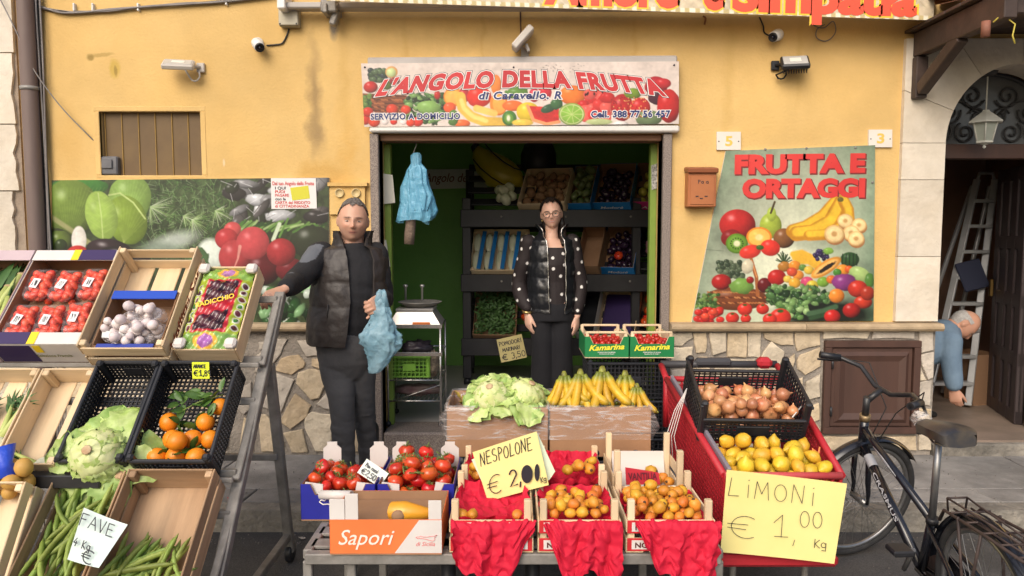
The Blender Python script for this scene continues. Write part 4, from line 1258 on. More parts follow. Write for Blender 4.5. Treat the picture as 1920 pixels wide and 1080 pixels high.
MB().cbox(((xa+xb)/2,Yb+.05,(z0+z1)/2+.002),(xb -xa,.09,z1 -z0),.008).build('support_bar',M_grey_al,aw,W=True)
MB().cbox((P(529,4,Yb).x,Yb+.05,(z0+z1)/2+.03),(.05,.16,.12),.006).build('end_bracket',M_white_metal,aw,W=True)
q=P(617,8,Yb)
mb=MB().cbox(q+Vector((0,.06,0)),(.10,.16,.10),.008)
mb.cbox(q+Vector((.025,.05,-.07)),(.04,.07,.10),.008,m=rot(0,20,0)).cbox(q+Vector((-.02,.0,-.03)),(.03,.08,.06),.006)
mb.tube([q+Vector((-.05,.0,-.01)),q+Vector((.06,.0,-.01))],.018,10)
mb.build('arm_bracket',M_steel,aw,W=True)
# ---------------------------------------------------------------- fixtures on the wall
def security_camera(px,py,d,label):
 o=P(px,py,W0)
 t=thing('security_camera',label,'camera',o)
 d=Vector(d).normalized()
 m_=d.to_track_quat('Z','Y').to_matrix()
 up=Matrix(((1,0,0),(0,0,-1),(0,1,0)))
 MB().lathe([(.038,.0),(.038,.012),(.03,.018),(.0,.018)],20,m=up).build('wall_mount',M_white_metal,t)
 MB().ell((0,-.028,0),.018).build('ball_joint',M_white_metal,t)
 c=Vector((0,-.035,0)) -d*.01
 MB().lathe([(.0,-.0),(.024,.0),(.033,.012),(.033,.085),(.028,.088)],20,c=c,m=m_).build('housing',M_white_metal,t)
 ln=MB().lathe([(.029,.08),(.029,.097),(.024,.1),(.02,.094),(.0,.094)],20,c=c,m=m_).build('lens_hood',M_black_plastic,t)
 MB().ell(c+d*.094,.011).build('lens',mat('lens_glass',(.01,.01,.02),.08),ln)
 return t
security_camera(484,82,(.45,-.62,-.52),'white bullet security camera cabled to the grey junction box')
security_camera(1457,66,(-.62,-.55,-.38),'white bullet security camera above the black floodlight')
def cable(name,pts,r,m,label,cat='cable',Y=W0 -.008):
 pp=[P(x,y,Y) if len(p_) == 2 else P(x,y,p_[2]) for p_ in pts for (x,y) in [p_[:2]]]
 out=[]
 n=len(pp)
 for i in range(n -1):
  a,b,c,d=pp[max(i -1,0)],pp[i],pp[i+1],pp[min(i+2,n -1)]
  for k in range(6):
   t=k/6
   out.append(.5*((2*b)+(c -a)*t+(2*a -5*b+4*c -d)*t*t+(3*b -a -3*c+d)*t ** 3))
 out.append(pp[-1])
 mb=MB().tube(out,r,6)
 if label: return tag(mb.build(name,m),label,cat)
 return mb
cable('camera_cable',[(500,85),(515,84),(529,81),(537,68),(542,54)],.005,M_cable,'short black cable bending from the white camera up to the junction box')
cable('camera_cable',[(1452,70),(1434,62),(1431,48),(1424,32)],.005,M_cable,'black cable dropping from the banner to the white camera over the floodlight')
jb=thing('junction_box','square grey plastic junction box with corner screws under the awning bar','junction box',P(546,53,W0))
c=P(546,36,W0)
MB().cbox(c+Vector((0,-.03,0)),(.128,.06,.115),.006).build('housing',mat('grey_box',(.40,.37,.27),.55,(.34,.31,.23),8),jb,W=True)
MB().cbox(c+Vector((0,-.064,0)),(.122,.008,.108),.003).build('lid',mat('grey_lid',(.44,.40,.30),.5),jb,W=True)
for sx in (-1,1):
 for sz in (-1,1): MB().ell(c+Vector((sx*.052,-.069,sz*.046)),(.005,.003,.005)).build('screw',M_dark_ink,jb,W=True)
def floodlight(px,py,w,h,yaw,tilt,side,body,label,fins=False):
 o=P(px,py,W0)
 t=thing('floodlight',label,'floodlight',o)
 c=Vector((-side*(w/2+.01),-.10,0))
 m_=rot(0,0,yaw) @ rot(tilt,0,0)       # local -Y... plate in XZ, lit side towards -Y
 MB().cbox(c,(w,.035,h),.008,m=m_).build('housing',body,t)
 gl=MB().cbox(c+m_ @ Vector((0,-.0185,0)),(w*.86,.004,h*.8),.002,m=m_).build('glass',mat('floodlight_glass',(.45,.44,.42),.2,(.5,.49,.46),5),t)
 MB().cbox(c+m_ @ Vector((0,-.0215,0)),(w*.4,.002,h*.36),.001,m=m_).build('led_panel',mat('led_yellowish',(.72,.70,.62),.4),gl)
 if fins:
  for k in range(10): MB().box(c+m_ @ Vector((-w*.4+k*w*.089,.03,.0)),(.004,.03,h*.9),m_).build('fin',body,t)
 MB().cbox((0,-.012,0),(.05,.022,.06),.004).build('wall_bracket',body,t)
 MB().tube([(0,-.02,0),c*.45+Vector((0,-.01,0)),c+m_ @ Vector((side*w*.45,.02,0))],.011,8).build('arm',body,t)
 lp=[c+m_ @ Vector((side*w*.25,.015,-h*.45))]+[Vector((-side*.03,-.05,-.03))+Vector((.035*math.cos(R(a)),.01,.04*math.sin(R(a)) -.02)) for a in (200,240,270,300,340,30)]
 MB().tube(lp,.006,6).build('cord',body,t)
M_lampgrey=mat('dusty_white_paint',(.55,.51,.46),.55,(.47,.43,.38),6)
floodlight(378,128,.19,.10,12,-58,1,M_lampgrey,'flat dusty white floodlight tilted down above the barred window')
floodlight(1452,124,.17,.13,-12,-52,-1,M_black_plastic,'black floodlight with cooling fins under the white camera',True)
# small white lamp above the sign
o=P(984,101,W0)
fl=thing('sign_lamp','narrow white floodlight seen edge-on above the shop sign','floodlight',o)
m_=rot(0,-48,0)
MB().cbox(Vector((-.015,-.10,.07)),(.17,.13,.045),.008,m=m_).build('housing',M_lampgrey,fl)
MB().cbox(Vector((0,-.012,.01)),(.05,.022,.06),.004).build('wall_bracket',M_lampgrey,fl)
MB().cbox(Vector((.015,-.05,.02)),(.02,.08,.05),.004,m=rot(0,-20,0)).build('arm',M_lampgrey,fl)
cable('lamp_cable',[(976,14),(976,40),(977,66,W0 -.07)],.005,mat('brown_cable',(.10,.05,.04),.6),'thin brown cable hanging from the banner to the narrow white floodlight')
cable('wire_loop',[(1518,35),(1527,48),(1545,52),(1562,40),(1567,58),(1558,72),(1545,77),(1531,70),(1532,55),(1546,46)],.0035,M_gcable,'thin loop of wire hanging below the banner beside the black floodlight','wire',W0 -.015)
cable('rusty_hook',[(1318,30),(1323,34),(1321,46)],.006,mat('rust',(.3,.13,.05),.8),'small rusty hook in the wall below the banner','hook')
cable('hanging_wire',[(-6,-14,W0 -.06),(30,58,W0 -.10),(60,125,W0 -.08),(110,195,W0 -.05),(160,248,W0 -.02),(189,276,W0+.03)],.004,M_gcable,'thin slack wire crossing from the drainpipe to the barred window','wire')
# drainpipe and cables
dp=thing('drainpipe','purplish brown drainpipe with old cables running down the wall corner','drainpipe',(P(60,850,W0).x,W0,0))
M_pipe=mat('purplish_brown_pipe',(.14,.095,.085),.65,(.20,.15,.13),4,6,.2,20,stretch=(1,1,.15))
xt=P(49,10,W0 -.05).x
MB().tube([(xt,W0 -.055,z) for z in (0,1,2,3,4,5,6)],.052,14).build('pipe',M_pipe,dp,W=True)
for z in (.3,1.35,2.4,3.3): MB().lathe([(.058,z -.012),(.058,z+.012)],14,c=(xt,W0 -.055,0)).build('clamp',M_steel,dp,W=True)
for k in range(4):
 x=xt+.055+k*.008
 MB().tube([(x+.006*math.sin(z*3+k*2),W0 -.03 -.012*(k % 2),z) for z in np.arange(0,3.1,.12)],.006,6).build('cable',M_gcable if k % 2 else M_cable,dp,W=True)
MB().tube([(xt -.066,W0 -.02,z) for z in (0,1,2,3.2)],.012,8).build('conduit',M_ochre,dp,W=True)
cb=thing('cable_bundle','sagging bundle of grey cables along the top of the ochre wall','cables',P(110,22,W0))
for k in range(7):
 j=[rg.uniform(-2.2,2.2) for _ in range(8)]
 base=[(30,-14),(52,2),(80,15),(112,22),(150,23),(205,19),(280,12),(350,7),(430,2),(520,-8)]
 pts=[(x,y+(j[i % 8]),W0 -.012 -.006*(k % 3)) for i,(x,y) in enumerate(base)]
 cable('cable',pts,.006 if k < 5 else .004,None,None).build('cable',M_gcable if k % 3 else M_cable,cb,W=True)
for px in (140,175,260,425): MB().cbox(P(px,14 if px < 300 else 3,W0 -.01),(.012,.03,.05),.003).build('cable_clip',M_white_metal,cb,W=True)
# house numbers
for (x0,y0,x1,y1,n,lab) in ((1344,247,1389,281,'5','white tile house number plate with a faded yellow five'),(1629,243,1673,276,'3','white tile house number plate with a faded yellow three')):
 t=thing('house_number',lab,'number plate',P((x0+x1)/2,y1,W0))
 slab_px([(x0,y0),(x1,y0),(x1,y1),(x0,y1)],W0 -.016,W0 -.001).build('tile',mat('glazed_white_tile',(.74,.70,.64),.25,(.70,.65,.58),9),t,W=True)
 mb=MB(); text_on(mb,n,P((x0+x1)/2 -7,y1 -8,W0 -.016),VX,VZ,pxs(W0)*14,pxs(W0)*18,off=.03,lift=.001); mb.build('digit',M_gold_ink,t,W=True)
 for x in (x0+4,x1 -4): MB().ell(P(x,(y0+y1)/2+1,W0 -.017),(.004,.003,.004)).build('screw',M_dark_ink,t,W=True)
# letter box
mbx=thing('letter_box','terracotta brown metal letter box beside the fruit board','letter box',P(1317,390,W0))
M_lb=mat('terracotta_paint',lin(172,106,62),.5,lin(160,96,56),5)
a,b=P(1289,388,W0 -.09),P(1344,322,W0 -.09)
MB().cbox(((a.x+b.x)/2,W0 -.046,(a.z+b.z)/2),(b.x -a.x,.09,b.z -a.z),.005).build('body',M_lb,mbx,W=True)
MB().cbox(((a.x+b.x)/2,W0 -.056,b.z+.014),(b.x -a.x+.012,.118,.032),.006,m=rot(8,0,0)).build('lid',mat('terracotta_lid',lin(140,82,50),.5),mbx,W=True)
dr=MB().cbox(((a.x+b.x)/2,W0 -.093,(a.z+b.z)/2 -.005),(b.x -a.x -.03,.006,b.z -a.z -.04),.002).build('door',M_lb,mbx,W=True)
for (px,py) in ((1307,368),(1324,368),(1315,372)): MB().box(P(px,py,W0 -.0975),(.018,.003,.006)).build('slot',M_dark_ink,dr,W=True)
mb=MB(); hand(mb,'Pa a',P(1309,344,W0 -.096),VX,VZ,.022,w=.004,lift=.001); mb.build('handwriting',M_dark_ink,dr,W=True)
# yellow meter cover behind the man
mc=thing('meter_cover','yellow painted meter cover with two small dials beside the opening','meter box',P(650,400,W0))
slab_px([(618,346),(684,346),(684,402),(618,402)],W0 -.03,W0 -.001).build('cover',M_ochre,mc,W=True)
slab_px([(614,342),(688,342),(688,349),(614,349)],W0 -.05,W0 -.001).build('hood',M_ochre,mc,W=True)
for px in (637,668):
 MB().lathe([(.03,0),(.03,.012),(.024,.014),(.022,.006),(0,.006)],16,c=P(px,362,W0 -.03),m=Matrix(((1,0,0),(0,0,-1),(0,1,0)))).build('dial',mat('dial_face',(.55,.42,.2),.5),mc,W=True)
# ---------------------------------------------------------------- crates and cartons
M_wx=mat('poplar_x',(.70,.52,.31),.7,(.80,.64,.43),9,6,.25,30,stretch=(.12,1,1),var=.13,grime=(5,.22))
M_wy=mat('poplar_y',(.70,.52,.31),.7,(.80,.64,.43),9,6,.25,30,stretch=(1,.12,1),var=.13,grime=(5,.22))
M_wz=mat('poplar_z',(.70,.52,.31),.7,(.80,.64,.43),9,6,.25,30,stretch=(1,1,.12),var=.13,grime=(5,.22))
M_ox=mat('old_poplar_x',(.46,.29,.165),.75,(.58,.39,.235),9,6,.3,30,stretch=(.12,1,1),var=.15,grime=(6,.4))
M_oy=mat('old_poplar_y',(.46,.29,.165),.75,(.58,.39,.235),9,6,.3,30,stretch=(1,.12,1),var=.15,grime=(6,.4))
M_oz=mat('old_poplar_z',(.46,.29,.165),.75,(.58,.39,.235),9,6,.3,30,stretch=(1,1,.12),var=.15,grime=(6,.4))
M_card=mat('brown_cardboard',(.33,.19,.105),.8,(.27,.15,.08),5,5,.08,30,var=.08)
M_card_d=mat('dim_cardboard',(.30,.18,.10),.8,(.25,.145,.08),5)
_sl={}
def slat(par,c,d,old=False,name='slat',b=.003):
 key=(tuple(round(x,4) for x in d),old)
 if key not in _sl:
  k=max(range(3),key=lambda i: d[i])
  _sl[key]=MB().cbox((0,0,0),d,b).mesh('slat',((M_ox,M_oy,M_oz) if old else (M_wx,M_wy,M_wz))[k])
 return place(_sl[key],name,Matrix.Translation(Vector(c)),par)
def wood_crate(label,M,w,l,h,nside=2,nbase=4,old=False,group=None,gap=.018,ext=.0,endh=None,t=.007,solid_end=False):
 th=thing('wooden_crate',label,'crate',M.translation,M.to_3x3(),group)
 bw=(w -gap*(nbase -1))/nbase
 for i in range(nbase): slat(th,(-w/2+bw/2+i*(bw+gap),0,t/2),(bw,l -.002,t),old,'base_slat')
 p=.026
 for sx in (-1,1):
  for sy in (-1,1): slat(th,(sx*(w/2 -t -p/2 -.001),sy*(l/2 -t -p/2 -.001),(h+ext)/2+t),(p,p,h+ext),old,'corner_post')
 sh=(h -gap*(nside -1))/nside
 for i in range(nside):
  z=t+sh/2+i*(sh+gap)+.001
  for s_ in (-1,1): slat(th,(s_*(w/2 -t/2),0,z),(t,l,sh),old,'side_slat')
 eh=endh or h
 ne=1 if solid_end else nside
 sh=(eh -gap*(ne -1))/ne
 for i in range(ne):
  z=t+sh/2+i*(sh+gap)+.001
  for s_ in (-1,1): slat(th,(0,s_*(l/2 -t/2),z),(w -2*t -.002,t,sh),old,'end_slat')
 return th
def lattice(mb,o,u,v,nu,nv,bar,th,lu,lv):
 u,v=Vector(u),Vector(v); n=u.cross(v)
 m_=Matrix((u,v,n)).transposed()
 for i in range(nu+1):
  mb.box(Vector(o)+u*(lu*i/nu)+v*(lv/2),(bar,lv,th),m_)
 for j in range(nv+1):
  mb.box(Vector(o)+u*(lu/2)+v*(lv*j/nv),(lu,bar,th*.8),m_)
 return mb
def plastic_crate(label,M,w,l,h,group=None,dip=.0,m=None,dens=.022,cat='crate'):
 m=m or M_black_plastic
 th=thing('plastic_crate',label,cat,M.translation,M.to_3x3(),group)
 nu,nv=int(w/dens),int(l/dens)
 lattice(MB(),(-w/2+.006,-l/2+.006,.008),(1,0,0),(0,1,0),nu,nv,.006,.008,w -.012,l -.012).build('base',m,th)
 nh=max(3,int(h/dens))
 for s_ in (-1,1):
  lattice(MB(),(s_*(w/2 -.005),-l/2+.02,.012),(0,1,0),(0,0,1),nv,nh,.006,.007,l -.04,h -.02).build('side_panel',m,th)
  hh=h -dip
  mb=MB()
  lattice(mb,(-w/2+.02,s_*(l/2 -.005),.012),(1,0,0),(0,0,1),nu,nh,.006,.007,w -.04,hh -.02)
  mb.cbox((0,s_*(l/2 -.005),hh*.5),(w*.3,.010,.05),.002)
  mb.build('end_panel',m,th)
 for s_ in (-1,1):
  MB().cbox((s_*(w/2 -.004),0,h -.006),(.016,l,.014),.004).build('rim',m,th)
  MB().cbox((0,s_*(l/2 -.004),h -dip -.006),(w -.03,.016,.016),.004).build('rim',m,th)
  for q in (-1,1):
   MB().cbox((s_*(w/2 -.016),q*(l/2 -.016),h/2+.008),(.030,.030,h+.016),.008).build('corner',m,th)
 return th
def carton(label,M,w,l,h,outer,inner=None,group=None,t=.006,cut=0.0,name='carton',post=0.0,cat='carton',cut_side=0.0,fold=0.0,hole=False):
 inner=inner or M_card
 th=thing(name,label,cat,M.translation,M.to_3x3(),group)
 MB().box((0,0,t/2),(w -.002,l -.002,t)).build('base',inner,th)
 for s_ in (-1,1):
  hh=h -cut_side
  MB().cbox((s_*(w/2 -t*.75),0,hh/2+t),(t*.5,l -t*2,hh),.001).build('wall_lining',inner,th)
  MB().cbox((s_*(w/2 -t*.25),0,hh/2+t),(t*.5,l,hh),.001).build('side_wall',outer,th)
  def endpoly(a):
   b=w/2 -a
   if not cut: return [(-b,0),(b,0),(b,h),(-b,h)]
   e=b*.62
   return [(-b,0),(b,0),(b,h),(e+.02,h),(e,h -cut),(-e,h -cut),(-e -.02,h),(-b,h)]
  mx_=Matrix(((1,0,0),(0,0,-1),(0,1,0)))
  y=s_*(l/2)
  MB().prism(endpoly(.001),-t*.5,0,m=mx_,c=(0,y if s_ > 0 else y,t)).xf(Matrix.Identity(3),(0,0 if s_ < 0 else -t*.5,0)).build('end_wall',outer,th)
  MB().prism(endpoly(t),-t*.5,0,m=mx_,c=(0,y,t)).xf(Matrix.Identity(3),(0,t*.5 if s_ < 0 else -t,0)).build('end_lining',inner,th)
  if post:
   for q in (-1,1):
    MB().prism([(-.05,0),(.05,0),(.05,post*.7),(.025,post),(-.05,post)],0,.004,m=mx_,c=(q*(w/2 -.056),y -s_*.02,h*.5)).build('corner_tab',inner,th)
  if fold:
   MB().cbox((0,s_*(l/2 -.03),h+t+.003),(w,.06,.005),.001).build('flap',outer,th)
 return th
# ---------------------------------------------------------------- produce
def packed(n,a,b,r,seed=1,bias=(0,0),cand=60,jit=.17,floor=0.0,pre=None):
 rd=random.Random(seed)
 out=list(pre or [])
 k0=len(out)
 for i in range(n):
  ri=r*rd.uniform(1 -jit,1+jit)
  best=None
  for k in range(cand):
   x=rd.uniform(-a+ri,a -ri) if a > ri else 0
   y=rd.uniform(-b+ri,b -ri) if b > ri else 0
   z=floor+ri
   for (X,Y,Z,R_) in out:
    d2=(X -x) ** 2+(Y -y) ** 2; s2=(.96*(ri+R_)) ** 2
    if d2 < s2: z=max(z,Z+math.sqrt(s2 -d2))
   sc=z+bias[0]*x+bias[1]*y
   if best is None or sc < best[0]: best=(sc,x,y,z)
  out.append((best[1],best[2],best[3],ri))
 return out[k0:]
def rrot(rd,full=True):
 return Euler((rd.uniform(0,6.28),rd.uniform(0,6.28),rd.uniform(0,6.28))).to_matrix()
def scatter(mesh,name,M,pts,r0,label,cat,group,seed=1,rots=None,kids=(),squash=True):
 rd=random.Random(seed)
 res=[]
 for i,(x,y,z,r) in enumerate(pts):
  m_=rots(i,rd) if rots else rrot(rd)
  k=r/r0
  o=place(mesh,name,M @ TRS((x,y,z),m_,k))
  tag(o,label,cat,group)
  for (kn,km) in kids:
   c=bpy.data.objects.new(kn,km); COL.objects.link(c); c.parent=o
  res.append(o)
 return res
def bumpy(seed,amt=.06,f=2.0):
 off=Vector((seed*3.1,seed*1.7,seed*2.3))
 return lambda u: 1+amt*mnoise.noise(u*f+off)
M_tomato=mat('tomato_skin',(.50,.022,.012),.22,(.62,.075,.02),14,5,coat=.2,var=.2,hue=.014,sss=.05)
M_stem=mat('green_stem',(.11,.17,.035),.7,(.16,.20,.05),20)
M_loquat=mat('loquat_skin',(.76,.36,.035),.5,(.64,.23,.022),9,6,.05,40,var=.16,hue=.022,grime=(55,.22))
M_tip=mat('brown_tip',(.09,.045,.02),.8)
M_lemon=mat('lemon_peel',(.78,.52,.03),.42,(.66,.42,.035),12,5,.5,140,var=.16,hue=.018,bdist=.003,grime=(30,.18))
M_orange=mat('orange_peel',(.82,.27,.012),.42,(.76,.21,.01),3,4,.25,130,var=.06,bdist=.002)
M_leaf=mat('citrus_leaf',(.055,.13,.02),.4,(.09,.18,.035),9,4,.1,40,var=.2)
M_onion=mat('onion_skin',(.40,.135,.05),.35,(.60,.32,.15),12,6,.1,30,stretch=(1,1,.15),var=.28,hue=.015,coat=.15)
M_banana=mat('banana_peel',(1,1,1),.45,(.86,.84,.8),14,5,.05,30,var=.12,hue=.012,attr='print',grime=(40,.25))
M_bgreen=mat('banana_tip',(.28,.30,.04),.5,(.10,.08,.02),40)
M_lettuce=mat('lettuce_leaf',(.34,.48,.11),.5,(.54,.64,.27),16,6,.3,22,var=.1)
M_lettuce_d=mat('outer_leaf',(.20,.34,.07),.5,(.34,.47,.15),16,6,.3,22,var=.12)
M_cauli=mat('pale_heart',(.66,.68,.38),.6,(.50,.58,.20),10,6,.3,30)
M_bean=mat('broad_bean',(.19,.28,.045),.55,(.28,.37,.085),9,5,.25,50,var=.25,hue=.02,grime=(25,.3))
M_potato=mat('potato_skin',(.30,.17,.09),.8,(.22,.12,.06),8,var=.12)
M_apple_y=mat('yellow_apple',(.58,.50,.07),.4,(.50,.48,.08),4,var=.1)
M_aub=mat('aubergine_skin',(.022,.012,.03),.2,(.03,.014,.035),4)
M_white_veg=mat('white_vegetable',(.68,.68,.52),.5,(.56,.60,.40),10,5,.2,30)
M_herb=mat('herb_leaf',(.045,.11,.025),.6,(.07,.16,.04),12,var=.15)
M_cherry=mat('cherry_tomato',(.42,.014,.012),.25,(.5,.03,.015),4,var=.15,coat=.15)
def tomato_mesh(seed):
 f=bumpy(seed,.13,1.5)
 return MB().ell((0,0,0),(.036,.036,.030),nu=16,nv=11,fn=lambda u: f(u)*(1 -.28*math.exp(-((1 -u.z)/.06)) -.1*math.exp(-((1+u.z)/.05)))*(1+.02*math.cos(5*math.atan2(u.y,u.x))*(1 -u.z*u.z))).mesh('tomato',M_tomato)
def calyx_mesh():
 mb=MB()
 for k in range(6):
  a=k*1.047+.2
  d=Vector((math.cos(a),math.sin(a),0)); s_=Vector((-d.y,d.x,0))
  mb.add([d*.002+Vector((0,0,.024)),d*.012+s_*.004+Vector((0,0,.029)),d*.026+Vector((0,0,.031)),d*.012 -s_*.004+Vector((0,0,.029))],[(0,3,2,1)])
 mb.tube([(0,0,.02),(.003,0,.034),(.010,.003,.046)],[.003,.0025,.003],6)
 return mb.mesh('calyx',M_stem)
TOM=[tomato_mesh(i) for i in range(3)]; CAL=calyx_mesh()
LOQ=[MB().ell((0,0,0),(.021,.021,.025),nu=12,nv=9,fn=(lambda f: lambda u: f(u)*(1 -.06*u.z))(bumpy(i+5,.16,1.6))).mesh('loquat',M_loquat) for i in range(3)]
LTIP=MB().ell((0,0,.0235),(.006,.006,.003),nu=8,nv=5).mesh('calyx',M_tip)
LEM=[MB().ell((0,0,0),(.030,.030,.036),nu=16,nv=14,fn=(lambda f: lambda u: f(u)*(1+.26*math.exp(-((1 -u.z)/.035))+.10*math.exp(-((1+u.z)/.03))))(bumpy(i+9,.14,1.5))).mesh('lemon',M_lemon) for i in range(3)]
ORA=MB().ell((0,0,0),(.039,.039,.037),nu=18,nv=12,fn=bumpy(3,.03)).mesh('orange',M_orange)
ONI=[MB().lathe([(.0,-.030),(.010,-.029),(.024,-.022),(.0335,-.006),(.034,.006),(.028,.020),(.015,.031),(.006,.039),(.004,.048),(.0,.054)],14).mesh('onion',M_onion)]
def leaf_grid(mb,o,d,n,L,W,curl=.25,nu=6,nv=4,wav=0.0,seed=0,cup=.15):
 d=Vector(d).normalized(); n=Vector(n); n=(n -d*n.dot(d)).normalized(); s_=d.cross(n)
 rows=[]
 for i in range(nu+1):
  t=i/nu
  w=W*math.sin(math.pi*min(1,.08+t*.92)) ** .7*(1 if t < .96 else .3)*(1+(.10*math.sin(t*23+seed*1.3)+.07*math.sin(t*41+seed) if wav > .006 else 0))
  row=[]
  for j in range(-nv // 2,nv // 2+1):
   q=j/(nv/2)
   wv=wav*math.sin(t*17+q*5+seed)*abs(q)+wav*.6*math.sin(q*9+seed*2)*t
   row.append(Vector(o)+d*(L*t*(1 -.15*curl*t))+s_*(w*q/2)+n*(L*curl*(t*t)*-1+cup*W*q*q+wv))
  rows.append(row)
 mb.grid(rows)
 return mb
def citrus_leaf_mesh(i):
 mb=MB(); leaf_grid(mb,(0,0,0),(1,0,0),(0,0,1),.06,.026,.3,5,2,cup=.25); return mb.mesh('leaf',M_leaf)
CLEAF=citrus_leaf_mesh(0)
def banana_mb(L=.165,r=.0185,bend=62):
 pts,rs=[],[]
 Rr=L/R(bend)
 for i in range(13):
  t=i/12; a=R(bend)*(t -.0)
  pts.append(Vector((Rr*(1 -math.cos(a)),0,-Rr*math.sin(a))))
  rs.append(r*(0.42 if t < .08 else (.6 if t < .16 else (.32 if t > .97 else (.75 if t > .88 else 1)))))
 return MB().tube(pts,rs,6,sm=True)
BAN=banana_mb().mesh('banana',M_banana)
_at=BAN.color_attributes.new('print','FLOAT_COLOR','POINT')
for _v in BAN.vertices:
 _i=_v.index // 6; _t=_i/12
 _c=(.20,.24,.03) if _t < .12 else ((.46,.42,.03) if _t < .22 else ((.10,.07,.02) if _t > .97 else ((.50,.36,.03) if _t > .9 else (.74,.49,.03))))
 _at.data[_v.index].color=(*_c,1)
BTIP=MB().ell((banana_mb().v[-1].x,0,banana_mb().v[-1].z),(.006,.006,.007),nu=8,nv=5).mesh('tip',M_bgreen)
def banana_bunch(loc,yaw,label,n=5,tilt=0,sc=1.0):
 th=thing('banana_bunch',label,'bananas',loc,rot(tilt,0,yaw) @ Matrix.Diagonal((sc,sc,sc)),'yellow banana bunches in the film-lined carton')
 MB().tube([(0,0,-.012),(0,.004,.008),(0,.006,.022)],[.018,.014,.008],8,flat=.7).build('crown',M_bgreen,th)
 for k in range(n):
  a=-56+112*k/(n -1)
  m_=rot(0,-a*.42,0) @ rot(0,0,-90+a*.85) @ rot(0,20 -8*(k % 2),0)
  b=place(BAN,'banana',TRS((.020*math.sin(R(a)),-.004 -.006*(k % 2),0),m_),th)
  c=bpy.data.objects.new('tip',BTIP); COL.objects.link(c); c.parent=b
 return th
def lettuce(M,label,r=.11,seed=1,loose=6,name='lettuce',cat='lettuce',group=None,heart=True,spread=1.3,lz=-.25):
 th=thing(name,label,cat,M.translation,M.to_3x3(),group)
 rd=random.Random(seed)
 if heart:
  f1,f2=bumpy(seed,.13,3.2),bumpy(seed+4,.05,9)
  MB().ell((0,0,0),(r,r,r*.82),nu=30,nv=20,fn=lambda u: f1(u)*f2(u)*(1+.035*math.sin(9*math.atan2(u.y,u.x)+3*u.z))).build('heart',M_cauli,th)
  MB().lathe([(.0,r*.80),(r*.17,r*.80),(r*.2,r*.86),(r*.16,r*.89),(0,r*.87)],14).build('cut_stalk',mat('cut_stalk',(.40,.24,.13),.7,(.55,.42,.25),30),th)
 for k in range(13):
  a=k*.483+rd.uniform(-.2,.2)
  d=Vector((math.cos(a),math.sin(a),0))
  n=d
  mb=MB()
  leaf_grid(mb,d*r*.50+Vector((0,0,r*.74)),d*.62+Vector((0,0,-.62)),d+Vector((0,0,.35)),r*rd.uniform(1.2,1.6),r*rd.uniform(1.0,1.5),.20,10,8,r*.10,k*1.7+seed,-.12)
  mb.build('leaf',M_lettuce,th)
 for k in range(loose):
  a=k*6.283/loose+rd.uniform(-.3,.3)+seed
  d=Vector((math.cos(a),math.sin(a),0))
  mb=MB()
  leaf_grid(mb,d*r*.55+Vector((0,0,r*lz)),d+Vector((0,0,rd.uniform(-.25,.1))),Vector((0,0,1)),r*spread*rd.uniform(.9,1.35),r*1.6,.34,12,10,r*.09,k*2+seed,.06)
  mb.build('outer_leaf',M_lettuce_d if k % 2 else M_lettuce,th)
 return th
def bean_mesh(i):
 rd=random.Random(i)
 L=rd.uniform(.19,.23); n=16; bend=rd.choice((.006,.014,.024,.010,.018))
 pts=[Vector((L*(t/n -.5),bend*math.sin(math.pi*t/n),.002*math.sin(t*.4+i))) for t in range(n+1)]
 rs=[.0125*(.12 if t in (0,n) else (.5 if t in (1,n -1) else (.85 if t in (2,n -2) else 1+.10*math.sin(t*2.1+i)))) for t in range(n+1)]
 return MB().tube(pts,rs,9,flat=.72).mesh('bean_pod',M_bean)
BEAN=[bean_mesh(i) for i in range(5)]
# ---------------------------------------------------------------- price cards
def price_card(name,label,corners,m,thick=.002,curl=.01,bend=None):
 tl,tr,br,bl=[Vector(c) for c in corners]
 th=thing(name,label,'price card',bl)
 nu,nv=8,6
 rows=[]
 n=(tr -tl).cross(tl -bl).normalized()
 for j in range(nv+1):
  v=j/nv
  row=[]
  for i in range(nu+1):
   u=i/nu
   p=(tl*(1 -u)+tr*u)*(1 -v)+(bl*(1 -u)+br*u)*v
   row.append(p+n*(curl*((2*u -1) ** 2*.5 -(1 -v)*0)))
  rows.append(row)
 back=[[p -n*thick for p in row] for row in rows]
 mb=MB().grid(rows,flip=True); mb.grid(back)
 mb.build('sheet',m,th,W=True)
 return th,bl,(br -bl).normalized(),(tl -bl).normalized(),(br -bl).length,(tl -bl).length
_hb=[]
def HB():
 _hb.append(MB()); return _hb[-1]
def HBUILD(par):
 for m_ in _hb:
  if m_.v: m_.build('handwriting',M_dark_ink,par,W=True)
 _hb.clear()
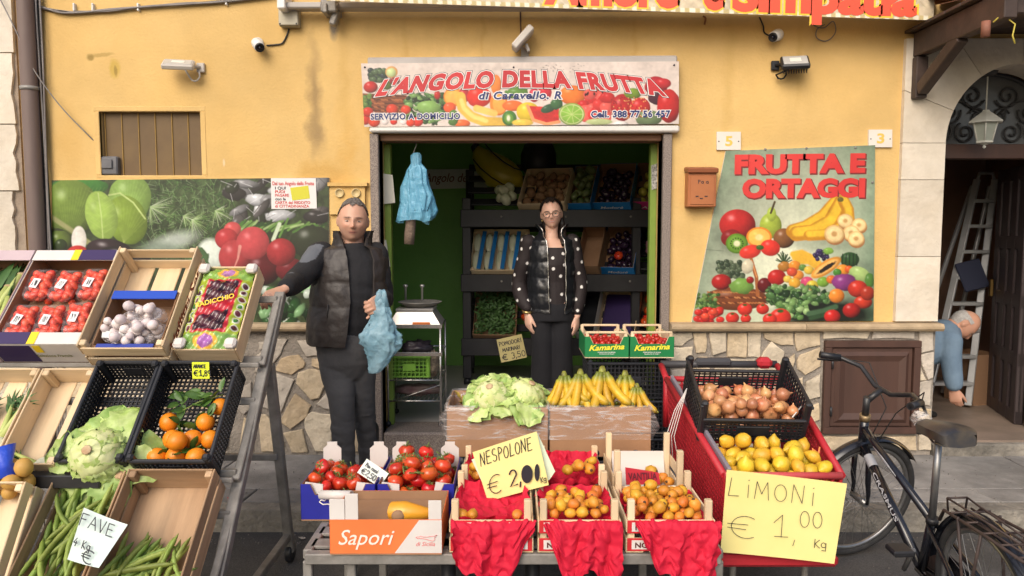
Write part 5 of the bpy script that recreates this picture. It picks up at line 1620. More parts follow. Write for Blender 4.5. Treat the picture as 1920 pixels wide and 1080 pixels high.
# ---------------------------------------------------------------- inside the shop
M_shelf=mat('black_shelf',(.012,.012,.015),.5,(.02,.02,.024),8)
YF=6.35                    # front of the rack
rk=thing('display_rack','black three-tier display rack along the green back wall','rack',(.5,YF,FLOOR))
sx0,sx1=P(875,500,YF).x,RX1 -.15
tz=[P(960,y,YF).z for y in (393,514,634)]
for x in (sx0,(sx0+sx1)/2+.35,sx1):
 for y,top in ((YF+.04,tz[0]+.10),(YF+.55,tz[0]+.38)):
  MB().cbox((x,y,(FLOOR+.06+top)/2),(.075,.06,top -FLOOR -.06),.006).build('post',M_shelf,rk,W=True)
  MB().lathe([(0,-.03),(.03,-.03),(.03,.03),(0,.03)],12,c=(x,y,FLOOR+.03),m=rot(0,90,0)).build('castor',M_black_plastic,rk,W=True)
TILT=48
for z in tz:
 MB().cbox(((sx0+sx1)/2,YF -.012,z -.075),(sx1 -sx0+.1,.03,.15),.005).build('fascia',M_shelf,rk,W=True)
 for k in range(5):
  t=k/4*.58
  MB().cbox(((sx0+sx1)/2,YF+.06+t*math.cos(R(TILT)),z -.04+t*math.sin(R(TILT))),(sx1 -sx0,.07,.02),.003,m=rot(TILT,0,0)).build('shelf_slat',M_shelf,rk,W=True)
 for x in (sx0,sx1): MB().cbox((x,YF+.3,z+.06),(.05,.56,.04),.004,m=rot(TILT,0,0)).build('side_rail',M_shelf,rk,W=True)
 for k in range(4): MB().ell((sx0+.3+k*.55,YF -.03,z -.06),(.01,.006,.01),nu=8,nv=5).build('bolt',M_steel,rk,W=True)
def tierM(tier,px0,px1,l=.4):
 z=tz[tier]
 a,b=P(px0,400,YF+.2).x,P(px1,400,YF+.2).x
 m_=rot(0,0,-20 if px0 > 960 else -4) @ rot(TILT+2,0,0)
 return TRS(Vector(((a+b)/2,YF+.05,z -.022))+m_ @ Vector((0,l/2,0)),m_),b -a
def printed(name,c,c2=None): return mat(name,lin(*c),.5,lin(*c2) if c2 else None,6)
M_pblue,M_ppink,M_ppurple=printed('blue_print',(30,120,190),(26,110,176)),printed('pink_print',(200,50,130),(190,44,120)),printed('violet_print',(50,34,84))
def name_on(par,M,txt,w,l,h,m,off=.01,width=.6,cap=.03,z=.4):
 mb=MB(); y=-l/2 -.0005
 text_on(mb,txt,(-w*width/2,y,h*z),VX,VZ,w*width,cap,off=off,lift=.001,shear=.25)
 return mb.build('lettering',m,par)
# top tier
M_,w=tierM(0,972,1062,.42); wood_crate('pale wooden crate of potatoes on the top tier of the rack',M_,w,.42,.10,1,4)
POT=MB().ell((0,0,0),(.045,.035,.032),nu=12,nv=8,fn=bumpy(2,.2)).mesh('potato',M_potato)
scatter(POT,'potato',M_,packed(26,w/2 -.02,.19,.036,3,floor=.008),.036,'brown potato in the pale crate on the top rack tier','potato','potatoes in the top tier crate',3)
M_,w=tierM(0,926,972,.3)
CFL=MB().ell((0,0,0),(.05,.05,.04),nu=16,nv=10,fn=lambda u: 1+.14*mnoise.noise(u*5)).mesh('cauliflower',M_white_veg)
scatter(CFL,'cauliflower',M_,packed(6,w/2,.12,.045,4,floor=.0),.045,'small pale cauliflower lying on the top rack tier','cauliflower','cauliflowers on the top tier')
DARK=MB().ell((0,0,0),(.04,.032,.03),nu=12,nv=8,fn=bumpy(2,.2)).mesh('aubergine',M_aub)
AVO=MB().ell((0,0,0),(.032,.032,.042),nu=12,nv=8,fn=bumpy(4,.1)).mesh('courgette',mat('dark_green_skin',(.06,.10,.03),.4,(.16,.20,.08),8,var=.3))
M_,w=tierM(0,1064,1108,.44); c=carton('blue carton with white edge holding dark green courgettes on the top tier',M_,w,.44,.11,M_pblue)
scatter(AVO,'courgette',M_,packed(22,w/2 -.015,.2,.034,5,floor=.008),.034,'dark green courgette in the narrow blue carton on the top tier','courgette','courgettes on the top tier')
M_,w=tierM(0,1110,1180,.46); c=carton('wide blue carton of dark aubergines on the top tier of the rack',M_,w,.46,.12,M_pblue)
name_on(c,M_,'Modoré',w,.46,.12,M_white_ink)
scatter(DARK,'aubergine',M_,packed(30,w/2 -.02,.21,.034,6,floor=.008),.034,'dark aubergine in the wide blue carton on the top tier','aubergine','aubergines on the top tier')
M_,w=tierM(0,1182,1262,.46); c=carton('pink carton of yellow apples on the top tier of the rack',M_,w,.46,.13,M_ppink,M_card)
name_on(c,M_,'Amélie',w,.46,.13,M_white_ink)
APP=MB().ell((0,0,0),(.037,.037,.034),nu=14,nv=9,fn=lambda u: 1 -.2*math.exp(-((1 -u.z)/.05))).mesh('apple',M_apple_y)
scatter(APP,'apple',M_,packed(16,w/2 -.02,.20,.037,7,floor=.008),.037,'yellow apple in the pink carton','apple','yellow apples in the pink carton')
# middle tier
M_,w=tierM(1,884,990,.46); wood_crate('pale wooden crate of white fennel with blue strips on the middle tier',M_,w,.46,.08,1,4)
FEN=MB().ell((0,0,0),(.035,.11,.03),nu=12,nv=8,fn=bumpy(6,.15)).mesh('fennel',M_white_veg)
for i in range(10):
 o=place(FEN,'fennel',M_ @ TRS((-w/2+.04+(i % 5)*(w -.08)/4,-.1+(i // 5)*.2,.045))); tag(o,'white fennel bulb in the pale middle tier crate','fennel','fennel in the middle tier crate')
for i in range(4):
 o=place(MB().cbox((0,0,0),(.035,.42,.006),.002).mesh('paper_strip',M_pblue),'paper_strip',M_ @ TRS((-w/2+.085+i*(w -.09)/4,0,.081),rot(0,0,-4))); tag(o,'bright blue paper strip across the white fennel','paper strip','blue strips over the fennel')
M_,w=tierM(1,1082,1124,.44); carton('plain brown carton leaning on the middle tier of the rack',M_,w,.44,.14,M_card_d)
M_,w=tierM(1,1126,1188,.46); c=carton('blue carton of peppers on the middle tier of the rack',M_,w,.46,.12,M_pblue)
name_on(c,M_,'Modoré',w,.46,.12,M_white_ink)
scatter(DARK,'aubergine',M_,packed(24,w/2 -.02,.21,.034,8,floor=.008),.034,'dark aubergine in the blue carton on the middle tier','aubergine','aubergines on the middle tier')
o=place(TOM[0],'red_pepper',M_ @ TRS((.0,-.1,.125),None,1.1)); tag(o,'single red pepper on the dark aubergines of the middle tier','pepper')
M_,w=tierM(1,1190,1262,.46); plastic_crate('black plastic crate on the middle rack tier under a pink bag',M_,w,.46,.10,dens=.04)
o=MB().ell((0,0,0),(.10,.11,.06),nu=20,nv=14,fn=lambda u: 1+.3*mnoise.noise(u*2.5)+.1*mnoise.noise(u*7)).mesh('pink_bag',mat('pale_pink_bag',(.45,.22,.26),.5,(.35,.16,.2),6))
tag(place(o,'pink_bag',M_ @ TRS((0,-.02,.14))),'crumpled pale pink bag lying on the black middle tier crate','bag')
# bottom tier
M_,w=tierM(2,888,968,.5); carton('open brown carton of leafy greens on the lowest rack tier',M_,w,.5,.07,M_card_d)
rd=random.Random(4)
mb=MB()
for i in range(700):
 p=Vector((rd.uniform(-w/2+.03,w/2 -.03),rd.uniform(-.22,.2),rd.uniform(.02,.13)))
 leaf_grid(mb,p,(rd.uniform(-1,1),rd.uniform(-1,1),rd.uniform(-.2,.9)),(0,0,1),.045,.022,.3,2,2)
tag(place(mb.mesh('leafy_greens',M_herb),'leafy_greens',M_),'dark leafy greens heaped in the lowest tier carton','greens',kind='stuff')
M_,w=tierM(2,970,1010,.4)
scatter(TOM[1],'tomato',M_,packed(9,w/2,.12,.036,9,floor=.0),.036,'red tomato beside the leafy greens on the lowest rack tier','tomato','tomatoes on the lowest rack tier',kids=(('calyx',CAL),))
M_,w=tierM(2,1080,1116,.46); carton('white edged carton on the lowest rack tier behind the woman',M_,w,.46,.12,printed('white_print',(200,196,190)),M_black_plastic)
M_,w=tierM(2,1118,1190,.48); wood_crate('pale wooden crate lined with violet paper on the lowest tier',M_,w,.48,.09,1,4)
tag(place(MB().cbox((0,0,0),(w -.05,.42,.05),.02).mesh('violet_liner',M_ppurple),'violet_liner',M_ @ TRS((0,0,.04))),'dark violet paper liner in the pale lowest tier crate','paper')
M_,w=tierM(2,1192,1262,.46); carton('brown carton of red peppers on the lowest rack tier',M_,w,.46,.12,M_card_d)
scatter(TOM[2],'red_pepper',M_,packed(16,w/2 -.02,.2,.042,10,floor=.008),.036,'glossy red pepper in the lowest tier carton','pepper','red peppers on the lowest tier')
# inflatable banana, name board, back fittings
ban=thing('inflatable_banana','big yellow inflatable banana hanging over the rack','inflatable',P(930,310,6.75))
pts=[P(892,275,6.75),P(898,288,6.75),P(912,305,6.74),P(932,322,6.73),P(952,334,6.72),P(972,338,6.70),P(980,338,6.7)]
MB().tube(pts,[.02,.075,.125,.155,.15,.10,.06],14).build('body',mat('yellow_vinyl',(.52,.42,.03),.3,(.46,.37,.03),3),ban,W=True)
MB().tube([P(886,272,6.75),P(893,278,6.75)],[.03,.05],10).build('stem_tip',M_black_plastic,ban,W=True)
for s_ in (-.04,.05): MB().tube([p+Vector((s_*1.2,-.01,s_*1.5))+Vector((0,-r_*.96,0)) for p,r_ in zip(pts[1:6],(.06,.11,.14,.135,.085))],.006,6).build('seam_line',M_black_plastic,ban,W=True)
MB().tube([pts[2]+Vector((0,0,.05)),Vector((pts[2].x,pts[2].y,RZ1))],.002,5).build('hanging_string',M_gcable,ban,W=True)
YN2=RY1 -.02
nbd=thing('name_board','white name board with dark red script on the green back wall','sign',P(860,352,YN2))
slab_px([(770,318),(914,316),(914,352),(770,355)],YN2 -.012,YN2+.012).build('board',mat('name_board_white',(.62,.62,.60),.5),nbd,W=True)
mb=MB(); text_on(mb,"L'Angolo della",P(784,341,YN2 -.013),VX,VZ,pxs(YN2)*108,pxs(YN2)*17,off=.004,shear=.3); mb.build('lettering',mat('dark_red_ink',(.16,.02,.02),.5),nbd,W=True)
ret=thing('dark_pots','dark round pot hanging above the rack beside the banana','pot',P(1010,300,6.8))
MB().lathe([(0,-.16),(.11,-.15),(.16,-.06),(.16,.05),(.13,.14),(.10,.15)],20).build('body',M_black_metal,ret)
MB().tube([(0,0,.14),(0,0,RZ1 -P(1010,300,6.8).z)],.004,6).build('hanging_wire',M_cable,ret)
# hanging blue bags
bg=thing('hanging_bags','pack of thin light blue carrier bags hanging from the lintel','bags',P(778,300,4.97))
M_bbag=mat('light_blue_film',(.14,.42,.62),.35,(.19,.50,.70),5,5,.6,20,bdist=.03,alpha=.72)
def bagmesh(prof,c,seed,folds=11,amp=.16,flat=.45):
 mb=MB(); n=40; vs=[]
 for (z,w) in prof:
  for k in range(n):
   a=2*math.pi*k/n
   q=1+amp*math.sin(folds*a+seed+z*9)+amp*.6*mnoise.noise(Vector((math.cos(a)*2,math.sin(a)*2,z*9+seed)))
   q += .25*mnoise.noise(Vector((math.cos(a)*1.2,math.sin(a)*1.2,z*5+seed*3)))
   vs.append(Vector(c)+Vector((w*q*math.cos(a)+.03*mnoise.noise(Vector((z*7,seed,0))),w*flat*q*math.sin(a),z*(1+.16*mnoise.noise(Vector((math.cos(a)*1.6,math.sin(a)*1.6,seed)))))))
 fs=[(i*n+k,i*n+(k+1) % n,(i+1)*n+(k+1) % n,(i+1)*n+k) for i in range(len(prof) -1) for k in range(n)]
 return mb.add(vs,fs,True)
s1=4.97/FPX
bagmesh([(0.02,.02),(.0,.035),(-.05,.03),(-.09,.055),(-.2,.085),(-.3,.105),(-.38,.12),(-.43,.115)],P(780,292,4.97),1).build('bag_stack',M_bbag,bg,W=True)
bagmesh([(0.0,.02),(-.03,.05),(-.12,.045),(-.2,.06),(-.3,.05)],P(786,310,4.93),5,7,.3,.3).build('bag_stack',M_bbag,bg,W=True)
hk=[P(778,266,4.97),P(781,272,4.97),P(776,284,4.97),P(772,296,4.97),P(776,300,4.97)]
MB().tube(hk,.003,6).build('wire_hook',M_steel,bg,W=True)
br=thing('hanging_net','brown net roll hanging under the blue bags','net',P(769,458,4.99))
MB().tube([P(771,402,4.99),P(770,420,4.99),P(768,440,4.99),P(767,458,4.99)],[.028,.035,.036,.034],12).build('net_roll',mat('brown_net',(.22,.16,.12),.9,(.14,.10,.075),60,bump=.8,bscale=90),br,W=True)
MB().tube([P(771,404,4.99),P(776,300,4.975)],.002,5).build('string',M_gcable,br,W=True)
# paper sheets on the left jamb
for (a,lab) in (([(716,325),(736,328),(741,380),(716,383)],'white paper sheet pinned on the jamb beside the blue bags'),([(714,448),(724,450),(732,500),(714,502)],'white paper sheet pinned low on the jamb behind the man')):
 tag(slab_px(a,W0+.14,W0+.143).build('paper_sheet',mat('paper',(.62,.60,.52),.7)),lab,'paper')
tag(slab_px([(1221,310),(1233,306),(1236,352),(1222,356)],W0+.155,W0+.158).build('paper_sheet',mat('paper_print',(.5,.5,.48),.7,(.1,.1,.1),60)),'small printed paper strip on the jamb above the Kamarina cartons','paper')
# scale on its wire trolley
M_chrome=mat('chrome_wire',(.62,.60,.57),.25,metal=.9)
x0,x1,y0,y1=P(727,700,5.0).x,P(826,700,5.0).x,5.0,5.36
tr=thing('wire_trolley','chrome wire trolley holding the scale just inside the opening','trolley',((x0+x1)/2,5.2,FLOOR))
zt=[P(780,y,5.0).z for y in (612,664,713,752,802)]
for x in (x0,x1):
 for y in (y0,y1):
  MB().tube([(x,y,FLOOR+.04),(x,y,zt[0])],.008,8).build('post',M_chrome,tr,W=True)
  MB().ell((x,y,FLOOR+.02),(.02,.02,.02),nu=10,nv=6).build('castor',M_black_plastic,tr,W=True)
for j,z in enumerate(zt):
 sh=MB()
 for (a,b) in (((x0,y0),(x1,y0)),((x1,y0),(x1,y1)),((x1,y1),(x0,y1)),((x0,y1),(x0,y0))):
  sh.tube([(*a,z),(*b,z)],.006,6)
 for k in range(1,12): sh.tube([(x0+(x1 -x0)*k/12,y0,z),(x0+(x1 -x0)*k/12,y1,z)],.003,5)
 if j in (0,1): sh.cbox(((x0+x1)/2,y0 -.008,z),(x1 -x0+.03,.006,.026),.002)
 sh.build('wire_shelf',M_chrome,tr,W=True)
MB().tube([(x0,y0 -.004,zt[3] -.01),(x1,y0 -.004,zt[2] -.03)],.003,6).build('brace',M_chrome,tr,W=True)
M_ssteel=mat('brushed_steel',(.55,.53,.50),.35,(.48,.46,.43),4,metal=.6)
xm=(x0+x1)/2
sc=thing('weighing_scale','steel weighing scale with sloping front and twin posts on the trolley','scale',(xm,5.2,zt[0]+.006))
zq=zt[0]+.006
zb=P(780,584,5.03).z
vs=[(xm -.18,5.02,zq),(xm+.18,5.02,zq),(xm+.18,5.34,zq),(xm -.18,5.34,zq),(xm -.12,5.06,zb),(xm+.12,5.06,zb),(xm+.12,5.30,zb),(xm -.12,5.30,zb)]
MB().add(vs,[(0,3,2,1),(4,5,6,7),(0,1,5,4),(1,2,6,5),(2,3,7,6),(3,0,4,7)]).build('housing',M_ssteel,sc,W=True)
MB().cbox((xm,5.18,zb+.008),(.26,.27,.016),.004).build('top_edge',M_ssteel,sc,W=True)
MB().lathe([(.0,0),(.10,0),(.15,.03),(.155,.034),(.148,.036),(.10,.01),(0,.008)],24,c=(xm+.02,5.2,zb+.018)).build('weighing_pan',M_steel,sc,W=True)
for dx in (-.10,.02): MB().lathe([(.008,0),(.008,.13),(.016,.135),(.018,.15),(0,.155)],10,c=(xm+dx,5.33,zb+.01)).build('post',M_ssteel,sc,W=True)
MB().cbox((xm+.05,5.016,zq+.012),(.12,.006,.018),.002).build('orange_strip',mat('orange_strip',(.62,.16,.03),.5),sc,W=True)
M_gp=mat('lime_plastic',(.20,.42,.05),.45,(.16,.36,.04),8)
za=zt[2]+.006
plastic_crate('lime green plastic basket on the wire trolley shelf',TRS((xm -.04,5.17,za)),.29,.26,.15,m=M_gp,dens=.03,cat='basket')
gr=MB().ell((0,0,0),(.11,.09,.05),nu=26,nv=16,fn=lambda u: 1+.45*mnoise.noise(u*3)+.2*mnoise.noise(u*9)).mesh('dark_grapes',mat('dark_bags',(.025,.02,.03),.3,(.06,.05,.06),30))
tag(place(gr,'crumpled_bag',TRS((xm,5.17,za+.19))),'crumpled black bag on the lime green basket','bag')
g2=MB().ell((0,0,0),(.17,.12,.035),nu=26,nv=14,fn=lambda u: 1+.3*mnoise.noise(u*3)).mesh('folded_sacks',mat('folded_sacks',(.10,.045,.05),.8,(.2,.16,.13),9))
tag(place(g2,'folded_sack',TRS((xm,5.17,zt[3]+.045))),'folded maroon sack on the lower trolley shelf','sack')
g3=MB().ell((0,0,0),(.045,.05,.09),nu=20,nv=14,fn=lambda u: 1+.35*mnoise.noise(u*4)).mesh('string_bundle',mat('string_bundle',(.25,.20,.14),.9,(.10,.08,.06),40,bump=.8))
tag(place(g3,'string_bundle',TRS((x1 -.06,5.1,za+.09))),'tangled bundle of string beside the lime green basket','string')
# Kamarina boxes on a stack of black crates in front of the right jamb
kx0,kx1=P(1088,640,4.72).x,P(1246,640,4.72).x
kz=[0,.235,.47,.705]
for i in range(3):
 plastic_crate(('lowest' if i == 0 else 'middle' if i == 1 else 'topmost')+' black plastic crate of the stack under the green tomato cartons',TRS(((kx0+kx1)/2,4.64 -.03+.0,kz[i]),rot(0,0,0)),kx1 -kx0 -.04,.36,.226,'stacked crates at the right jamb',dens=.026)
M_kgreen=printed('kamarina_green',(22,128,70),(18,116,62))
CHE=MB().ell((0,0,0),(.0155,.0155,.0155),nu=10,nv=7).mesh('cherry_tomato',M_cherry)
for i in range(2):
 w=(kx1 -kx0)/2 -.003
 M_=TRS((kx0+w/2+i*(w+.006),4.62,kz[3]+.02))
 lab=('green carton lettered Kamarina nearer the shop opening, full of cherry tomatoes','green carton lettered Kamarina against the stone jamb, full of cherry tomatoes')[i]
 c=carton(lab,M_,w,.37,.125,M_kgreen,M_wx,cut=.045,name='tomato_carton')
 for sx in (-1,1):
  for sy in (-1,1): slat(c,(sx*(w/2 -.018),sy*(.185 -.018),.085),(.02,.02,.15),False,'corner_post')
 for sy in (-1,1): slat(c,(0,sy*(.185 -.012),.155),(w -.03,.012,.014),False,'top_bar')
 mb=MB(); y=-.185 -.0005
 text_on(mb,'Kamarina',(-w*.40,y,.045),Vector((1,0,.05)),VZ,w*.8,.034,off=.03,lift=.001,shear=.3); mb.build('lettering',mat('kamarina_yellow',lin(240,226,60),.5),c)
 mb=MB(); text_on(mb,'POMODORO DI SICILIA',(-w*.2,y,.032),VX,VZ,w*.4,.007,off=.02,lift=.001); mb.build('lettering',M_white_ink,c); mb=MB(); text_on(mb,'PRODUCE OF ITALY',(-w*.17,y,.022),VX,VZ,w*.34,.006,off=.02,lift=.001); mb.build('lettering',M_white_ink,c)
 pts=packed(110,w/2 -.01,.175,.016,20+i,cand=30,floor=.04)
 scatter(CHE,'cherry_tomato',M_,pts,.0155,('small cherry tomato in the Kamarina carton nearer the shop opening','small cherry tomato in the Kamarina carton against the stone jamb')[i],'tomato',('cherry tomatoes in the inner carton','cherry tomatoes in the outer carton')[i])
# hand-written card hanging on the rack
M_note=mat('yellow_note',(.52,.45,.20),.7,(.47,.40,.18),4)
Yn=5.85
th,o,u,v,Lw,Lh=price_card('price_card','small yellow price card of tomatoes hanging beside the woman',[P(931,637,Yn),P(978,626,Yn),P(988,670,Yn),P(940,680,Yn)],M_note,curl=.004)
mb=MB()
hand(HB(),'POMODORI',o+u*.012+v*Lh*.70,u,v,Lh*.17,.14,.005,wide=.9); hand(HB(),'MARINARI',o+u*.03+v*Lh*.43,u,v,Lh*.15,.12,.005,wide=.85,seed=3); hand(HB(),'€ 3,50',o+u*.02+v*Lh*.08,u,v,Lh*.24,.2,.006,seed=5)
HBUILD(th)
# ---------------------------------------------------------------- steel stand with three sloping tiers
std=thing('crate_stand','grey steel stand on castors carrying three sloping tiers of crates','stand',(-1.9,2.9,STREET))
SXR,SXL=-1.085,-3.05
def bar(p0,p1,w=.04,name='bar',par=std,m=M_steel,d=None):
 p0,p1=Vector(p0),Vector(p1); q=p1 -p0
 m_=q.to_track_quat('Y','Z').to_matrix()
 return MB().cbox((p0+p1)/2,(w,q.length,d or w),.004,m=m_).build(name,m,par,W=True)
ROWS=[(3.15,.93,47),(2.82,.537,45),(2.50,.18,42)]
for X in (SXR,SXL):
 bar((X,3.46,1.20),(X,2.38,-.09),.045,'front_leg')
 bar((X,3.27,.90),(X,3.50,-.04),.042,'rear_leg')
 bar((X,3.49,.02),(X,2.47,.02),.035,'foot_rail')
 for y in (3.51,2.40):
  w_=MB().lathe([(.012,-.014),(.048,-.014),(.05,-.01),(.05,.01),(.048,.014),(.012,.014)],18,c=(X,y,STREET+.05),m=rot(0,90,0)).build('castor_wheel',M_black_plastic,std,W=True)
  MB().cbox((X,y,STREET+.075),(.045,.05,.05),.006).build('castor_fork',M_steel,std,W=True)
for (Y,z,t) in ROWS:
 c,s_=math.cos(R(t)),math.sin(R(t))
 for k in (.03,.36):
  p=Vector((0,Y+k*c+.022*s_,z+k*s_ -.022*c))
  bar((SXL,p.y,p.z),(SXR,p.y,p.z),.03,'cross_rail')
 bar((SXL,Y -.012*c,z -.012*s_ -.0),(SXR,Y -.012*c,z -.012*s_),.02,'stop_rail')
 for X in (SXR,SXL):
  p=(Y+.38*c+.03*s_,z+.38*s_ -.03*c)
  bar((X,Y+.03*s_,z -.03*c),(X,*p),.03,'tier_arm')
bar((SXR,3.36,.45),(SXL,3.36,.45),.03,'back_rail')
def rowM(r,x0,x1,l,up=.0,dt=0):
 Y,z,t=ROWS[r]
 m_=rot(t+dt,0,0)
 return TRS(Vector(((x0+x1)/2,Y,z))+m_ @ Vector((0,l/2+up,.0)),m_),x1 -x0
# --- top tier
M_white_card=printed('white_carton',(214,210,206),(206,200,196))
M_lil=printed('lilac_carton',(196,176,180),(186,166,172))
M_,w=rowM(0,-2.50,-2.19,.52)
c=carton('white carton of leeks at the far end of the top tier',M_,w,.52,.13,M_lil,fold=1,name='leek_carton')
M_leekg=mat('leek_leaf',(.04,.10,.025),.5,(.07,.15,.035),10,stretch=(1,.15,1),var=.2)
M_leekw=mat('leek_shank',(.50,.55,.20),.5,(.42,.50,.14),8)
rd=random.Random(8)
for k in range(9):
 lk=thing('leek','leek with dark green leaves in the white carton','leek',(M_ @ TRS((-w/2+.04+k*(w -.08)/8,.0,.03+.03*(k % 3)),rot(0,0,rd.uniform(-6,6)))).translation,M_.to_3x3() @ rot(0,0,rd.uniform(-6,6)),'leeks in the white carton')
 MB().tube([(0,-.22,0),(0,-.05,.004),(0,.02,.006)],[.012,.012,.015],8).build('shank',M_leekw,lk)
 for q in range(7):
  mb=MB(); leaf_grid(mb,(rd.uniform(-.01,.01),-.02,.005),(rd.uniform(-.25,.25),1,rd.uniform(.0,.22)),(rd.uniform(-.5,.5),0,1),rd.uniform(.2,.27),.035,.25,6,2,.004,q)
  mb.build('leaf',M_leekg,lk)
for k,(x,y) in enumerate(((.085,.05),(.115,.12))):
 lk=thing('leek','pale upturned leek end against the carton side','leek',(M_ @ TRS((x,y,.10))).translation,M_.to_3x3() @ rot(0,0,-12),'upturned leeks in the white carton')
 MB().tube([(0,-.26,-.03),(0,-.1,0),(0,.02,0)],[.012,.014,.017],10).build('shank',M_leekw,lk)
 MB().ell((0,.025,0),(.02,.014,.018),nu=14,nv=8,fn=lambda u: 1+.3*mnoise.noise(u*6)).build('roots',mat('leek_roots',(.45,.34,.18),.9),lk)
M_,w=rowM(0,-2.182,-1.81,.52)
c=carton('violet and white carton of strawberry punnets on the top tier',M_,w,.52,.13,M_white_card,name='strawberry_carton')
for s_ in (-1,1):
 MB().cbox((0,s_*(.26 -.03),.139),(w,.06,.005),.001).build('flap',M_white_card,c)
 x_=-1 if s_ < 0 else 1
 MB().cbox((x_*w*.28,s_*(.26 -.03),.1425),(w*.42,.0605,.002),.0005).build('violet_band',M_ppurple,c)
 MB().cbox((x_*w*.02,s_*(.26 -.03),.143),(w*.09,.061,.002),.0005).build('yellow_band',printed('yellow_band',(240,206,30)),c)
MB().cbox((-w*.27,-.2608,.07),(w*.44,.001,.12),.0003).build('violet_panel',M_ppurple,c)
MB().cbox((w*.02,-.2612,.105),(w*.09,.001,.05),.0003).build('yellow_panel',printed('yellow_band2',(240,206,30)),c)
mb=MB(); text_on(mb,'Selezione Fragole',(-w*.05,-.261,.05),VX,VZ,w*.4,.018,off=.02,shear=.2); mb.build('lettering',mat('olive_ink',(.18,.18,.04),.6),c)
M_straw=mat('strawberry',(.66,.04,.025),.35,(.76,.10,.035),30,3,.2,90,var=.12)
M_clear=film('clear_punnet',(.85,.8,.82),.07,.08,25)
STR=MB().lathe([(0,-.022),(.008,-.018),(.016,-.004),(.018,.008),(.012,.017),(0,.019)],9).mesh('strawberry',M_straw)
rd=random.Random(5)
pun=thing('strawberry_punnet','clear punnet of strawberries with a white label in the violet carton','punnet',(0,0,0),None,'strawberry punnets in the violet carton')
pw,plen,ph=.112,.165,.075
for k,(x,y,z,r_) in enumerate(packed(30,pw/2 -.004,plen/2 -.004,.018,4,floor=.002)):
 place(STR,'strawberry',TRS((x,y,min(z,ph -.015)),rrot(rd),r_/.018),pun)
f=bumpy(2,.06)
def rbox(w,l,h,r=.02,n=5,nz=6):
 mb=MB(); prof=[]
 pts=[]
 for (cx,cy,a0) in ((w/2 -r,l/2 -r,0),(-w/2+r,l/2 -r,90),(-w/2+r,-l/2+r,180),(w/2 -r,-l/2+r,270)):
  for k in range(n+1): pts.append((cx+r*math.cos(R(a0+90*k/n)),cy+r*math.sin(R(a0+90*k/n))))
 vs=[]; N_=len(pts)
 lv=[(.86,0),(.9,.15*h),(.96,.6*h),(1.0,.68*h),(1.03,.7*h),(.97,.75*h),(.9,h*.97),(.8,h)]
 for s_,z in lv: vs += [(x*s_,y*s_,z) for x,y in pts]
 fs=[(i*N_+k,i*N_+(k+1) % N_,(i+1)*N_+(k+1) % N_,(i+1)*N_+k) for i in range(len(lv) -1) for k in range(N_)]
 fs += [tuple(reversed(range(N_))),tuple((len(lv) -1)*N_+k for k in range(N_))]
 return mb.add(vs,fs,True)
rbox(pw,plen,ph+.006).build('tub',M_clear,pun)
lb=MB().cbox((-.008,-.005,ph+.008),(.034,.05,.001),.0003,m=rot(0,0,-12)).build('paper_label',mat('label_paper',(.75,.74,.74),.5),pun)
MB().box((-.008,-.005,ph+.0092),(.02,.028,.0004),rot(0,0,-12)).build('barcode',mat('barcode',(.7,.7,.7),.5,(.03,.03,.03),260,1,stretch=(1,.05,1),lo=.48,hi=.52),lb)
spots=[(-.118,.10,3),(.0,.095,-4),(.118,.105,2),(-.115,-.10,-3),(.004,-.10,4),(.12,-.085,8)]
for k,(x,y,a) in enumerate(spots):
 MM=M_ @ TRS((x,y -.015,.05),rot(4,0,a))
 lab_='clear punnet of strawberries in the ' +('upper' if k < 3 else 'lower')+' row ' +('next to the leeks','between two other punnets','next to the garlic crate')[k % 3]
 if k == 0: pun.matrix_basis=MM; pun['label']=lab_
 else: copy_thing(pun,MM,lab_)
tag(place(MB().cbox((0,0,0),(w -.02,.4,.04),.004).mesh('carton_insert',M_card),'carton_insert',M_ @ TRS((0,-.015,.027))),'brown cardboard insert under the strawberry punnets','insert')
M_,w=rowM(0,-1.80,-1.44,.55,up=-.02)
wc=wood_crate('pale wooden crate with a blue-edged carton of garlic bags on the top tier',M_,w,.55,.15,2,3,endh=.13)
MI=M_ @ TRS((0,-.105,.009))
ci=carton('small blue-edged carton of garlic bags inside the pale wooden crate',MI,w -.07,.29,.10,M_card,name='garlic_carton')
MB().cbox((0,.145 -.02,.112),(w -.08,.045,.006),.001).build('blue_flap',printed('blue_flap',(20,70,180)),ci)
MB().cbox((0,-.145 -.0,.112),(w -.12,.02,.004),.001).build('blue_flap',printed('blue_flap2',(40,60,150)),ci)
M_garlic=mat('garlic_skin',(.74,.68,.65),.5,(.62,.52,.54),18,5,.1,30,var=.1)
GAR=MB().ell((0,0,0),(.022,.022,.02),nu=12,nv=8,fn=lambda u: 1+.06*math.cos(7*math.atan2(u.y,u.x))).mesh('garlic_bulb',M_garlic)
M_filmw=film('cloudy_film',(.84,.82,.86),.26,.1,30)
rd=random.Random(15)
